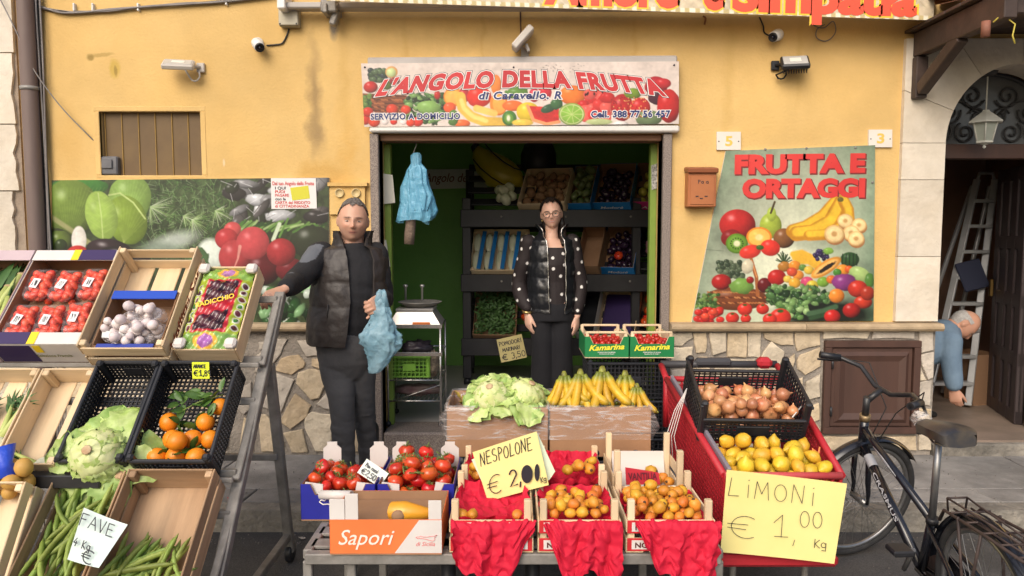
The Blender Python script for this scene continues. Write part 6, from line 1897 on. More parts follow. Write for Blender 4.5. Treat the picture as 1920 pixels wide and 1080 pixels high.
for k,(x,y,a,lab) in enumerate(((0.03,.02,4,'bag of garlic bulbs highest on the heap in the small carton'),(-.06,-.055,-6,'clear bag of garlic bulbs with two white labels'),(.065,-.06,8,'bag of garlic bulbs against the lettered crate side'),(0,-.105,3,'bag of garlic bulbs lowest in the small carton'))):
 MG=MI @ TRS((x,y,.012+(.045 if k == 0 else .02 if k < 3 else .0)+.004*k),rot(0,0,a))
 gb=thing('garlic_bag',lab,'garlic bag',MG.translation,MG.to_3x3(),None)
 for (gx,gy,gz,gr_) in packed(12,.075,.038,.021,30+k,floor=.0): place(GAR,'garlic_bulb',TRS((gx,gy,gz),rrot(rd),gr_/.022),gb)
 MB().ell((0,0,.034),(.092,.052,.042),nu=24,nv=12,fn=lambda u: 1+.18*mnoise.noise(u*3+Vector((k,0,0)))).build('film',M_filmw,gb)
 if k == 1:
  for dx in (-.04,.03): MB().cbox((dx,-.03,.068),(.036,.03,.001),.0003,m=rot(35,0,0)).build('paper_label',mat('label_paper2',(.7,.74,.74),.5),gb)
mb=MB(); text_on(mb,'Vellitri Ser',Vector((w/2+.0006,-.24,.06)),Vector((0,1,0)),VZ,.44,.05,off=.02,lift=.001,shear=.2); mb.build('lettering',mat('rust_ink',(.42,.10,.05),.6),wc)
# radicchio crate
M_,w=rowM(0,-1.425,-1.16,.46,up=.0)
rc=wood_crate('white edged crate holding the lime green radicchio bag on the top tier',M_,w,.46,.09,1,3,solid_end=True)
for sx in (-1,1):
 for sy in (-1,1): MB().cbox((sx*(w/2 -.025),sy*(.23 -.025),.112),(.05,.05,.03),.012).build('corner_cap',M_white_card,rc)
rb=thing('radicchio_bag','lime green printed bag of radicchio with a red centre panel','bag',M_.translation,M_.to_3x3())
cor=[(0,0),(100,0),(100,176),(0,176)]
pr=Print(cor,90,156,lin(176,196,40))
pr.poly([(0,0),(100,0),(100,30),(0,30)],(150,190,84),soft=4); pr.poly([(0,148),(100,148),(100,176),(0,176)],(140,184,90),soft=4)
pr.ell(52,14,20,14,(240,190,40),ball=.2); pr.ell(52,14,14,10,(190,130,190),ball=.4,wob=.4); pr.ell(46,162,22,14,(240,190,40),ball=.2); pr.ell(46,162,14,11,(180,110,190),ball=.4,wob=.4)
pr.poly([(20,32),(84,32),(80,146),(14,146)],(206,24,50))
pr.poly([(25,36),(79,36),(76,72),(23,92)],(56,16,30)); pr.poly([(21,116),(75,100),(74,140),(18,142)],(56,16,34))
for (x,y,rx_,ry_) in ((38,50,13,12),(66,48,12,11),(42,72,17,12),(66,66,10,9),(34,124,15,13),(60,116,14,13),(50,134,18,8)):
 pr.ell(x,y,rx_,ry_,(92,28,48),ball=.9,wob=.15)
 for q in range(4): pr.line([(x -rx_*.7+q*rx_*.4,y+ry_*.8),(x -rx_*.2+q*rx_*.3,y -ry_*.3)],.9,(206,176,176),alpha=.6,taper=True)
pr.poly([(18,96),(80,72),(78,96),(16,116)],(206,24,50))
for y in range(46,146,15):
 for x in (8,92): pr.ell(x,y,6,6.5,(232,230,220),ball=0); pr.ell(x,y,4.4,4.8,rg.choice([(120,40,60),(60,130,50),(90,30,50)]),ball=.5)
def tomap(X,Y):
 lx=(X/100 -.5)*(w -.03); ly=(.5 -Y/176)*.44
 q=np.clip(1 -(2*X/100 -1) ** 4,0,1)*np.clip(1 -(Y/88 -1) ** 4,0,1)
 lz=.085+.035*q+.004*np.sin(X*.35+Y*.2)+.003*np.sin(Y*.31 -X*.12)
 A4=np.array(M_)
 return np.stack([lx,ly,lz,np.ones_like(lx)],-1) @ A4.T[:,:3]
pr.sheet('printed_film',mat('glossy_print',(1,1,1),.18,attr='print',coat=.3,bump=.3,bscale=25,bdist=.01),tomap,rb)
mb=MB(); text_on(mb,'RADICCHIO',(-w*.30,-.030,.128),Vector((1,.36,0)),Vector((-.3,1,0)),w*.62,.026,off=.03,lift=.001); mb.build('lettering',M_yellow_ink,rb)
f_=lambda x,y: (x,y,.085)
MB().cbox((0,0,.05),(w -.045,.41,.07),.03).build('radicchio_heads',mat('purple_leaves',(.08,.015,.03),.5,(.16,.05,.07),12),rb)
# --- middle tier
Mw1,w1=rowM(1,-1.962,-1.738,.44)
wood_crate('pale wooden crate with a lone fennel in its lower corner on the middle tier',Mw1,w1,.44,.10,1,2,solid_end=True)
Mw0,w0=rowM(1,-2.25,-1.972,.44)
wood_crate('pale wooden crate with upright fennel tops on the middle tier',Mw0,w0,.44,.10,1,3,solid_end=True)
def fennel(MM,label,sc=1.0,seed=1):
 t=thing('fennel',label,'fennel',MM.translation,MM.to_3x3() @ Matrix.Diagonal((sc,sc,sc)))
 MB().ell((0,0,.03),(.04,.05,.032),nu=16,nv=10,fn=lambda u: 1+.06*math.cos(6*math.atan2(u.x,u.z))).build('bulb',M_white_veg,t)
 rd=random.Random(seed)
 for k in range(5):
  d=Vector((rd.uniform(-.35,.35),1,rd.uniform(-.1,.3)))
  MB().tube([(0,.03,.03),Vector((0,.03,.03))+d*.06,Vector((0,.03,.03))+d*.14],[.014,.011,.006],8).build('stalk',M_leekw,t)
  mb=MB()
  for q in range(16): leaf_grid(mb,Vector((0,.03,.03))+d*rd.uniform(.10,.16),(rd.uniform(-1,1),rd.uniform(.2,1),rd.uniform(-.4,.8)),(0,0,1),.05,.008,.2,2,2)
  mb.build('frond',M_herb,t)
fennel(Mw1 @ TRS((.03,-.185,.012),rot(0,0,88)),'fennel lying along the bottom edge of the narrow pale crate',.8,2)
fennel(Mw0 @ TRS((.07,-.12,.012),rot(0,0,-8)),'fennel standing against the side of the pale crate',1.1,3)
fennel(Mw0 @ TRS((-.02,-.13,.012),rot(0,0,10)),'fennel in the middle of the pale crate',1.1,4)
Mb1,wb1=rowM(1,-1.728,-1.468,.46)
plastic_crate('black plastic crate holding the big cauliflower head on the middle tier',Mb1,wb1,.46,.13,dens=.02)
Mb2,wb2=rowM(1,-1.46,-1.14,.46)
plastic_crate('black plastic crate of oranges with leaves on the middle tier',Mb2,wb2,.46,.13,dens=.02)
ca=P(180,852,2.755)
lettuce(TRS(ca,rot(60,-14,12)),'large pale green cauliflower with spread leaves over the black crate',.092,3,10,'cauliflower','cauliflower',spread=1.7)
pts=[(-.09,-.17,.046,.04),(-.015,-.165,.046,.04),(.065,-.17,.046,.04),(-.05,-.09,.046,.039),(.03,-.09,.046,.039),(.10,-.09,.046,.038),(-.085,-.015,.05,.039),(.06,-.012,.046,.037),(.10,.06,.046,.036),(.0,-.13,.105,.039)]
rd=random.Random(2)
for k,o in enumerate(scatter(ORA,'orange',Mb2,pts,.039,'orange with green leaves in the black crate','orange','oranges in the black crate',6)):
 c=bpy.data.objects.new('stalk',MB().tube([(0,0,.034),(.002,0,.042)],.003,6).mesh('stalk',M_stem)); COL.objects.link(c); c.parent=o
 for q in range(3 if k in (4,6,7,8,9,0) else 1):
  d=Matrix.Identity(3)
  l_=bpy.data.objects.new('leaf',CLEAF); COL.objects.link(l_); l_.parent=o
  l_.matrix_basis=TRS((.0,0,.039),rot(0,rd.uniform(-40,10),q*120+rd.uniform(0,90)),rd.uniform(.9,1.3))
spr=thing('orange_twig','leafy orange twig above the oranges in the black crate','twig',(Mb2 @ TRS((.02,.06,.06))).translation,Mb2.to_3x3())
MB().tube([(-.08,-.04,.0),(0,0,.02),(.09,.04,.015)],.003,6).build('stem',M_stem,spr)
for q in range(16):
 place(CLEAF,'leaf',TRS((rd.uniform(-.08,.09),rd.uniform(-.03,.05),rd.uniform(.0,.03)),rot(rd.uniform(-40,40),rd.uniform(-60,10),rd.uniform(0,360)),rd.uniform(.8,1.3)),spr)
# yellow-green sticky price note
p0=Mb2 @ Vector((-.0,.232,.15))
Yq=p0.y -.02
th,o,u,v,Lw,Lh=price_card('price_note','small neon yellow price note clipped to the black crate of oranges',[P(360,679,Yq),P(392,679,Yq),P(393,710,Yq),P(361,710,Yq)],mat('neon_yellow',lin(222,236,50),.6),curl=.002)
mb=MB(); hand(HB(),'ARANCE',o+u*.006+v*Lh*.66,u,v,Lh*.2,.12,.003,wide=.7); hand(HB(),'€1,89',o+u*.008+v*Lh*.18,u,v,Lh*.34,.16,.0035,wide=.8); HBUILD(th)
# --- lowest tier
Mf1,wf1=rowM(2,-1.73,-1.468,.46)
wood_crate('old wooden crate heaped with broad beans under the paper price card',Mf1,wf1,.46,.13,2,3,old=True)
Mf2,wf2=rowM(2,-1.455,-1.125,.46)
wood_crate('wide old wooden crate half filled with broad beans',Mf2,wf2,.46,.14,2,1,old=True,solid_end=True,gap=.012)
M_oldcard=mat('stained_board',(.36,.19,.11),.8,(.26,.13,.075),7,6)
rd=random.Random(12)
def beans(MM,w,n,y0,y1,z0,z1,label,group,ang=90):
 for k in range(n):
  t=k/n
  o=place(BEAN[k % 5],'bean_pod',MM @ TRS((rd.uniform(-w/2+.04,w/2 -.04),y0+(y1 -y0)*rd.random(),z0+(z1 -z0)*t),rot(rd.uniform(-12,12),rd.uniform(-10,10),ang+rd.gauss(0,24)),rd.uniform(.8,1.1)))
  tag(o,label,'broad bean',group)
beans(Mf1,wf1,56,-.14,.15,.02,.115,'green broad bean pod in the crate under the paper price card','broad beans in the narrow old crate',75)
beans(Mf2,wf2,34,-.16,-.08,.02,.09,'green broad bean pod in the half-filled wide crate','broad beans in the wide old crate',80)
th,o,u,v,Lw,Lh=price_card('price_card','pale green paper card reading FAVE propped on the broad beans',[P(158,953,2.53),P(240,985,2.53),P(186,1066,2.40),P(127,1050,2.41)],mat('pale_green_card',lin(222,236,226),.6,lin(210,228,222),4),curl=.015)
u=(P(240,985,2.53) -P(158,953,2.53)).normalized(); v=(P(158,953,2.53) -P(127,1050,2.41)).normalized()
mb=MB(); o2=P(152,982,2.49)
hand(HB(),'FAVE',o2+Vector((0,-.012,0)),u,v,.042,.18,.0035,lift=.006,wide=.8); hand(HB(),'4 Kg',P(141,1020,2.445)+Vector((0,-.012,0)),u,v,.026,.2,.0035,lift=.006,wide=.7); hand(HB(),'€',P(156,1050,2.41)+Vector((0,-.012,0)),u,v,.042,.2,.004,lift=.006)
HBUILD(th)
Mw3,w3=rowM(2,-2.06,-1.745,.46,dt=14)
wood_crate('empty pale wooden crate tilted steeply beside the beans',Mw3 @ TRS((0,-.05,.03)),w3,.44,.12,2,4)
MB().cbox((-2.0,2.74,.555),(.9,.06,.05),.004).build('rail_board',M_black_metal,std,W=True)
YPOT=MB().ell((0,0,0),(.04,.036,.034),nu=12,nv=8).mesh('potato',mat('yellow_potato',(.56,.33,.08),.6,(.48,.27,.06),8))
nb_=thing('net_bag','blue net bag of small yellow potatoes on the stand','net bag',P(18,935,2.66))
rd=random.Random(3)
q0=P(18,935,2.66)
for (x,y,z,r_) in packed(8,.095,.06,.03,3): place(YPOT,'potato',TRS((x,y,z),rrot(rd),r_/.036),nb_)
MB().tube([(0,0,.09),(-.01,0,.13),(-.03,.01,.19)],[.05,.025,.05],12).build('blue_tie',mat('blue_film',(.02,.06,.55),.4,(.03,.09,.65),12,bump=.5,bscale=30),nb_)
# ---------------------------------------------------------------- low steel table with cartons and crates
TZ=.33; TY0,TY1=2.615,3.32; TX0,TX1=-.752,.76
tb=thing('display_table','low grey steel table carrying tomato cartons and loquat crates','table',(0,2.9,STREET))
def tbar(a,b,w=.04,d=None,n='frame_rail'): bar(a,b,w,n,tb,d=d)
tbar((TX0,TY0,TZ -.022),(TX1,TY0,TZ -.022)); tbar((TX0,TY1,TZ -.022),(TX1,TY1,TZ -.022))
for x in (TX0,-.25,.25,TX1): tbar((x,TY0+.022,TZ -.022),(x,TY1 -.022,TZ -.022),.036)
for k in range(6): MB().cbox((0,TY0+.09+k*.115,TZ -.010),(TX1 -TX0 -.01,.07,.012),.002).build('slat',M_steel,tb,W=True)
for x in (TX0+.0,TX0+.16,.60,TX1):
 for y in (TY0+.03,TY1 -.03): bar((x,y,STREET),(x,y,TZ -.044),.034,'leg',tb)
for x in (-.25,.08,.3):
 t=thing('rubber_foot','black round rubber foot under the low table','foot',(x,2.8,STREET),None,'black feet under the low table')
 MB().lathe([(.05,0),(.055,.02),(.055,.07),(.03,.09),(.03,TZ -.044 -STREET)],16).build('pad',M_black_plastic,t)
# Sapori carton
M_orangec=printed('orange_print',(240,124,66),(234,116,60))
x0,x1=P(617,1000,2.58).x,P(828,1000,2.58).x
w,l,h=x1 -x0,.30,.125
MS=TRS(((x0+x1)/2,2.585+l/2,TZ))
sp=carton('orange and white carton lettered Sapori holding a yellow roll',MS,w,l,h,M_orangec,M_card,cut=.0,name='citrus_carton')
yf=-l/2 -.0008
d=w
MB().prism([(w*.5,.008),(w*.5,h+.005),(w*.30,h+.005),(w*.08,.008)],0,.0008,m=mmx,c=(0,yf,0)).build('white_panel',M_white_card,sp)
for (xa,xb,hh) in ((-w/2,-w*.36,.075),(-w*.36,-w*.24,.095),(w*.38,w/2,.07)):
 MB().cbox(((xa+xb)/2,yf+.004,h+.006+hh/2),(xb -xa -.002,.005,hh),.001).build('corner_tab',M_white_card,sp)
mb=MB(); text_on(mb,'Sapori',(-w*.42,yf -.001,.04),VX,VZ,w*.50,.058,off=.004,lift=.001,shear=.35); mb.build('lettering',mat('cream_ink',(.82,.74,.66),.5),sp)
mb=MB(); text_on(mb,'di Sicilia',(w*.27,yf -.001,.035),VX,VZ,w*.17,.016,off=.006,lift=.001,shear=.3)
mb.build('lettering',mat('pink_ink',lin(220,120,120),.5),sp)
SIC=[(0,.55),(.06,.66),(.14,.60),(.2,.72),(.34,.62),(.52,.60),(.66,.68),(.82,.70),(1.0,.86),(.92,.62),(.86,.46),(.9,.3),(.8,.12),(.64,.2),(.5,.32),(.36,.4),(.22,.44),(.1,.42),(0,.55)]
def outline(par,o,sx,sz,m,r=.002):
 MB().tube([Vector(o)+Vector((x*sx,0,z*sz)) for x,z in SIC],r,5).build('island_outline',m,par)
outline(sp,(w*.27,yf -.002,.05),w*.19,.03,mat('pink_line',lin(226,140,140),.5),.0012)
MB().cbox((0,-.0,.095),(w -.02,l -.02,.004),.001).build('inner_tray',M_card,sp)
yr=thing('yellow_roll','rolled yellow film lying in the Sapori carton','roll',(MS @ Vector((.06,-.06,.10))))
MB().tube([(-.05,.0,.03),(.0,-.02,.034),(.09,.0,.02)],[.034,.038,.018],14,cap=False).build('film_roll',mat('yellow_film',(.72,.36,.03),.35,(.66,.28,.02),9,bump=.4,bscale=20),yr)
MB().ell((-.02,-.052,.03),(.025,.012,.022),nu=12,nv=8).build('core',M_card_d,yr)
wr=thing('paper_roll','white cardboard tube resting on the blue tomato carton','tube',P(630,928,2.86))
mt_=rot(0,84,-18)
MB().lathe([(.012,-.07),(.018,-.07),(.018,.07),(.012,.07),(.012,-.07)],16,m=mt_).build('tube_wall',M_white_card,wr)
# blue tomato cartons
M_bluec=printed('deep_blue_print',(30,36,150),(26,32,138))
def blue_carton(xa,xb,label,yf=2.90,l=.36):
 w=xb -xa
 MM=TRS(((xa+xb)/2,yf+l/2,TZ))
 c=carton(label,MM,w,l,.145,M_bluec,M_card,cut=.045,name='tomato_carton')
 for sx in (-1,1):
  MB().prism([(-.04,0),(.04,0),(.04,.085),(.022,.10),(.022,.115),(-.022,.115),(-.022,.10),(-.04,.085)],0,.005,m=mmx,c=(sx*(w/2 -.046),l/2 -.012,.11)).build('corner_tab',M_white_card,c)
  MB().prism([(-.04,0),(.04,0),(.04,.04),(-.03,.05)],0,.005,m=mmx,c=(sx*(w/2 -.046),-l/2+.02,.105)).build('corner_tab',M_white_card,c)
 return c,MM,w,l
ca,Ma,wa,la=blue_carton(P(564,950,2.9).x,P(704,950,2.9).x,'deep blue carton of tomatoes with the white price tag')
outline(ca,(-wa*.25,-la/2 -.002,.035),wa*.5,.08,M_white_ink,.0025)
cb_,Mb_,wb_,lb_=blue_carton(P(708,950,2.9).x,P(852,950,2.9).x,'deep blue carton heaped with vine tomatoes behind the Sapori carton')
up=lambda i,rd: rot(rd.uniform(-50,30),rd.uniform(-35,35),rd.uniform(0,360))
def tomatoes(MM,n,a,b,seed,label,group,floor=.03,bias=(0,0),r=.035):
 pts=packed(n,a,b,r,seed,floor=floor,bias=bias)
 rd=random.Random(seed)
 for i,(x,y,z,r_) in enumerate(pts):
  o=place(TOM[i % 3],'tomato',MM @ TRS((x,y,z),up(i,rd),r_/.035)); tag(o,label,'tomato',group)
  c=bpy.data.objects.new('calyx',CAL); COL.objects.link(c); c.parent=o
tomatoes(Ma,34,wa/2 -.012,la/2 -.012,5,'ripe red tomato in the blue carton with the price tag','tomatoes beside the price tag',.05,(.2,.0),.030)
tomatoes(Mb_,54,wb_/2 -.012,la/2 -.012,6,'ripe red vine tomato in the blue carton behind the Sapori carton','vine tomatoes in the heaped carton',.05,(0,0),.030)
vn=thing('tomato_vine','green vine stems lying between the heaped tomatoes','vine',Mb_.translation)
rd=random.Random(7)
for k in range(16):
 p=Vector((rd.uniform(-.09,.1),rd.uniform(-.15,.12),rd.uniform(.17,.20)))
 q=[p,p+Vector((rd.uniform(-.04,.04),rd.uniform(-.04,.04),.012)),p+Vector((rd.uniform(-.08,.08),rd.uniform(-.06,.06),.0))]
 MB().tube(q,.0028,5).build('stem',M_stem,vn)
th,o,u,v,Lw,Lh=price_card('price_tag','white paper price tag tucked into the blue tomato carton',[P(688,860,3.02),P(729,888,3.0),P(712,914,2.98),P(670,886,3.0)],mat('white_card',lin(226,234,226),.6),curl=.006)
mb=MB(); hand(HB(),'Pom rossi',o+u*.012+v*Lh*.58,u,v,Lh*.24,.1,.003,lift=.006,wide=.62); hand(HB(),'€2,50',o+u*.012+v*Lh*.12,u,v,Lh*.34,.14,.0035,lift=.006,wide=.85); HBUILD(th)
# loquat crates with red tissue
M_tissue=mat('red_tissue',(.60,.016,.046),.7,(.52,.011,.038),5,5,.2,60,bdist=.006,spec=.25)
M_redcard=printed('red_label',(196,40,48))
def crumple(rows,amp,seed,mat_,name):
 rd=random.Random(seed)
 ni,nj=len(rows),len(rows[0])
 mb=MB()
 vs=[Vector(p) for r_ in rows for p in r_]
 out=[]
 for i in range(ni):
  for j in range(nj):
   p=vs[i*nj+j]
   a=vs[min(i+1,ni -1)*nj+j] -vs[max(i -1,0)*nj+j]; b=vs[i*nj+min(j+1,nj -1)] -vs[i*nj+max(j -1,0)]
   n=a.cross(b); n=n.normalized() if n.length > 1e-9 else Vector((0,-1,0))
   k=amp(i/(ni -1),j/(nj -1)) if callable(amp) else amp
   out.append(p+n*rd.gauss(0,1)*k+(a*rd.uniform(-.16,.16)+b*rd.uniform(-.16,.16))*(1 if 0 < j < nj -1 else .4))
 fs=[]
 for i in range(ni -1):
  for j in range(nj -1):
   q=(i*nj+j,i*nj+j+1,(i+1)*nj+j+1,(i+1)*nj+j)
   fs += [(q[0],q[1],q[2]),(q[0],q[2],q[3])] if rd.random() < .5 else [(q[0],q[1],q[3]),(q[1],q[2],q[3])]
 mb.add(out,fs,True)
 o=mb.build(name,mat_)
 sd=o.modifiers.new('soft','SUBSURF'); sd.levels=2; sd.render_levels=2
 for e in o.data.edges: pass
 cr=o.data.attributes.new('crease_edge','FLOAT','EDGE')
 cr.data.foreach_set('value',[rd.choice((0,.2,.5,.8)) for _ in o.data.edges])
 return o
def drape(name,label,xa,xb,yfront,ztop,drops,inside=.09,zin=-.05,seed=1,group=None):
 nu,nv=20,17
 rows=[]
 for j in range(nv+1):
  row=[]
  for i in range(nu+1):
   u=i/nu
   k=u*(len(drops) -1); a=int(min(k,len(drops) -2)); f=k -a
   f=f*f*(3 -2*f)
   dr=drops[a]*(1 -f)+drops[a+1]*f
   L=inside+dr
   s_=L*j/nv
   x=xa+(xb -xa)*u
   if s_ < inside:
    t=1 -s_/inside
    y=yfront+inside*t; z=ztop+zin*math.sin(t*1.57)
   else:
    h=s_ -inside
    y=yfront -.010 -.020*min(1,h/.03); z=ztop -h
    x=(xa+xb)/2+(x -(xa+xb)/2)*(1 -.45*h*(1 if seed != 2 else .3))
    y -= .016*min(1,h/.08)*(math.sin(u*15+seed*2+h*9)*.6+.5*math.sin(u*31+seed+h*14))
   row.append(Vector((x,y,z)))
  rows.append(row)
 o=crumple(rows,lambda v,u: .0028 if v < .3 else .0052,seed+40,M_tissue,name)
 return tag(o,label,'tissue paper',group)
F1=[(843,1000),(1008,1163),(1172,1338)]
names=[('loquat crate with only three fruits left on its red tissue','few loquats'),('wooden loquat crate behind the jagged hanging red tissue','jagged'),('wooden loquat crate heaped full beside the red trolley','full')]
specs=[]
for i,(a,b) in enumerate(F1):
 xa,xb=P(a,990,2.62).x,P(b,990,2.62).x
 w,l=xb -xa,.36
 MM=TRS(((xa+xb)/2,2.60+l/2,TZ+.001))
 c=wood_crate(names[i][0],MM,w,l,.115,2,4,ext=.07,gap=.02)
 for sx in (-1,1):
  for z in (.032,.098):
   lb=MB().cbox((sx*(w/2 -.05),-l/2 -.0015,z),(.09,.002,.048),.0005).build('red_label',M_redcard,c)
   MB().cbox((sx*(w/2 -.055),-l/2 -.003,z),(.068,.001,.034),.0003).build('white_label',M_white_card,lb)
   mb=MB(); text_on(mb,'NG',(sx*(w/2 -.055) -.022,-l/2 -.0036,z -.01),VX,VZ,.044,.02,off=.03); mb.build('lettering',mat('label_ink',(.1,.02,.02),.5),lb)
 specs.append((MM,w,l))
rot_l=lambda i,rd: rot(rd.uniform(50,120),rd.uniform(-30,30),rd.uniform(0,360))
def loquats(MM,pts,label,group,seed):
 rd=random.Random(seed)
 for i,(x,y,z,r_) in enumerate(pts):
  o=place(LOQ[i % 3],'loquat',MM @ TRS((x,y,z),rrot(rd),r_/.022)); tag(o,label,'loquat',group)
  c=bpy.data.objects.new('calyx',LTIP); COL.objects.link(c); c.parent=o
def liner(MM,w,l,z,label,hump=.02,seed=1):
 rows=[]
 ni,nj=17,15
 for j in range(ni):
  row=[]
  for i in range(nj):
   x,y=(i/(nj -1) -.5)*(w -.03),(j/(ni -1) -.5)*(l -.03)
   e=max(abs(2*i/(nj -1) -1),abs(2*j/(ni -1) -1)) ** 6
   row.append(MM @ Vector((x,y,z+.05*e+hump*.35*max(0,y/l+.2))))
  rows.append(row)
 return tag(crumple(rows,.009,seed+60,M_tissue,'tissue_liner'),label,'tissue paper')
(MM,w,l)=specs[0]
liner(MM,w,l,.075,'red tissue lining the nearly empty loquat crate',.1,1)
loquats(MM,[(-.11,-.13,.125,.022),(-.07,-.13,.125,.021),(.095,-.125,.12,.022)],'loquat left on the red tissue of the nearly empty crate','loquats in the nearly empty crate',1)
(MM,w,l)=specs[1]
liner(MM,w,l,.07,'red tissue lining the loquat crate between the emptied and the full one',.05,2)
loquats(MM,packed(30,w/2 -.03,.14,.0205,3,floor=.105,bias=(0,.18)),'orange loquat in the crate with jagged tissue','loquats in the middle crate',2)
(MM,w,l)=specs[2]
liner(MM,w,l,.06,'red tissue lining the full loquat crate',.03,3)
loquats(MM,packed(60,w/2 -.025,.155,.0205,4,floor=.095,bias=(0,.05)),'orange loquat in the full crate beside the trolley','loquats in the full crate',3)
zt_=TZ+.128
drape('hanging_tissue','wide rounded sheet of red tissue hanging over the nearly empty loquat crate',P(846,980,2.6).x,P(1003,980,2.6).x,2.603,zt_,[.16,.20,.185,.235,.24,.22,.20,.10,.03],seed=1)
drape('hanging_tissue','jagged sheet of red tissue with two points hanging between two plainer sheets',P(1020,980,2.6).x,P(1166,980,2.6).x,2.603,zt_,[.03,.12,.22,.25,.19,.18,.22,.27,.25],seed=2)
drape('hanging_tissue','slanting sheet of red tissue hanging from the full loquat crate',P(1190,980,2.6).x,P(1350,980,2.6).x,2.603,zt_,[.02,.10,.20,.19,.22,.23,.235,.24,.22],seed=3)
# rear row
F2=[(862,1000),(1012,1138),(1148,1285)]
labs=['wooden loquat crate half hidden behind the NESPOLONE card','wooden loquat crate with crumpled red tissue behind the jagged one','taller wooden crate with white lining and a red card']
sp2=[]
for i,(a,b) in enumerate(F2):
 xa,xb=P(a,930,2.99).x,P(b,930,2.99).x
 w,l=xb -xa,.31
 MM=TRS(((xa+xb)/2,2.985+l/2,TZ+.001+(.03 if i == 2 else 0)))
 wood_crate(labs[i],MM,w,l,.12,2,4,ext=.10 if i == 2 else .07,gap=.02,endh=.07)
 if i == 2: tag(place(MB().cbox((0,0,0),(w -.01,l -.01,.026),.004).mesh('crate_spacer',M_wx),'crate_spacer',TRS(((xa+xb)/2,2.985+l/2,TZ+.015))),'wooden board packed under the taller white-lined crate','board')
 sp2.append((MM,w,l))
liner(sp2[0][0],sp2[0][1],sp2[0][2],.085,'red tissue in the crate behind the NESPOLONE card',.12,5)
loquats(sp2[0][0],packed(9,sp2[0][1]/2 -.03,.11,.022,13,floor=.115,bias=(.3,.2)),'loquat in the crate behind the NESPOLONE card','loquats behind the card',5)
liner(sp2[1][0],sp2[1][1],sp2[1][2],.085,'crumpled red tissue in the crate behind the jagged one',.16,6)
loquats(sp2[1][0],packed(8,sp2[1][1]/2 -.03,.11,.022,15,floor=.135,bias=(-.3,.3)),'loquat on crumpled red tissue behind the jagged sheet','loquats on crumpled tissue',6)
MM,w,l=sp2[2]
lw=thing('white_liner','white paper lining standing up in the taller crate','paper',MM.translation)
rows=[[(x_,y_,z_) for x_ in np.linspace(-w/2+.035,w/2 -.035,9)] for (y_,z_) in ((-.12,.045),(0,.047),(.10,.055),(.125,.12),(.128,.145))]
MB().grid(rows).build('sheet',mat('white_paper',(.66,.60,.55),.6),lw)
rows=[[(x_,-l/2+.03 -.01*math.sin(x_*30),z_) for x_ in np.linspace(-w/2+.035,w/2 -.035,9)] for z_ in (.06,.075)]
MB().grid(rows).build('front_edge',mat('white_paper2',(.70,.68,.66),.6),lw)
loquats(MM,[(.045,.03,.085,.026),(.08,-.03,.075,.023),(.10,-.07,.072,.022),(.055,-.05,.072,.02)],'loquat on the white paper in the taller crate','loquats in the taller crate',8)
Yv=MM.translation.y -.11
th,o,u,v,Lw,Lh=price_card('variety_card','red card with dark lettering standing in the white-lined crate',[P(1172,876,Yv),P(1235,886,Yv),P(1238,908,Yv),P(1174,909,Yv)],printed('dusty_red_card',(190,46,62)),curl=.006)
mb=MB(); text_on(mb,'VANTILIA',o+u*.01+v*Lh*.3,u,v,Lw*.84,Lh*.42,off=.02,lift=.006); mb.build('lettering',mat('card_ink',(.12,.015,.03),.5),th,W=True)
MB().tube([MM @ Vector((-w/2+.02,l/2 -.02,.225)),MM @ Vector((w/2 -.02,l/2 -.02,.225))],.002,5).build('string',M_gcable,lw,W=True)
# NESPOLONE cards
M_pale=mat('pale_yellow_card',lin(240,228,152),.6,lin(234,220,142),3)
M_mint=mat('mint_card',lin(212,228,206),.6)
Yc=2.90
bk=thing('backing_card','pale mint card behind the NESPOLONE price card','card',P(1000,900,Yc+.02))
slab_px([(884,862),(1008,812),(1041,884),(1030,900),(918,935)],Yc+.012,Yc+.014).build('sheet',M_mint,bk,W=True)
th,o,u,v,Lw,Lh=price_card('price_card','big tilted pale yellow card reading NESPOLONE among the loquat crates',[P(886,848,Yc),P(1006,809,Yc),P(1029,909,Yc -.01),P(915,940,Yc -.01)],M_pale,curl=.004)
u=(P(1006,809,Yc) -P(886,848,Yc)).normalized(); v=(P(886,848,Yc) -P(915,940,Yc)).normalized()
mb=MB(); s_=pxs(Yc)
hand(HB(),'NESPOLONE',P(902,873,Yc),u,Vector((-.12,0,1)),s_*25,.13,s_*1.7,lift=.006,wide=.52)
hand(HB(),'€',P(918,927,Yc -.01),u,Vector((-.1,0,1)),s_*36,.1,s_*1.8,lift=.007,wide=.8)
hand(HB(),'2,',P(957,912,Yc -.01),u,Vector((-.1,0,1)),s_*32,.1,s_*3.0,lift=.007,wide=.75)
hand(HB(),'Kg',P(1014,904,Yc -.01),u,Vector((-.1,0,1)),s_*10,.1,s_*1.4,lift=.007,wide=.8)
HBUILD(th)
mb=MB()
for (x,y,rx_,ry_) in ((988,889,11,18),(1007,886,5,17)):
 c=P(x,y,Yc -.018)
 n_=20
 mb.add([c]+[c+Vector((math.cos(t)*rx_*s_,0,math.sin(t)*ry_*s_)) for t in np.linspace(0,2*math.pi,n_,endpoint=False)],[(0,1+i,1+(i+1) % n_) for i in range(n_)])
mb.build('inked_zero',M_dark_ink,th,W=True)
MB().cbox(P(985,955,Yc+.006),(.018,.006,.22),.002).build('wooden_stick',M_wz,th,W=True)
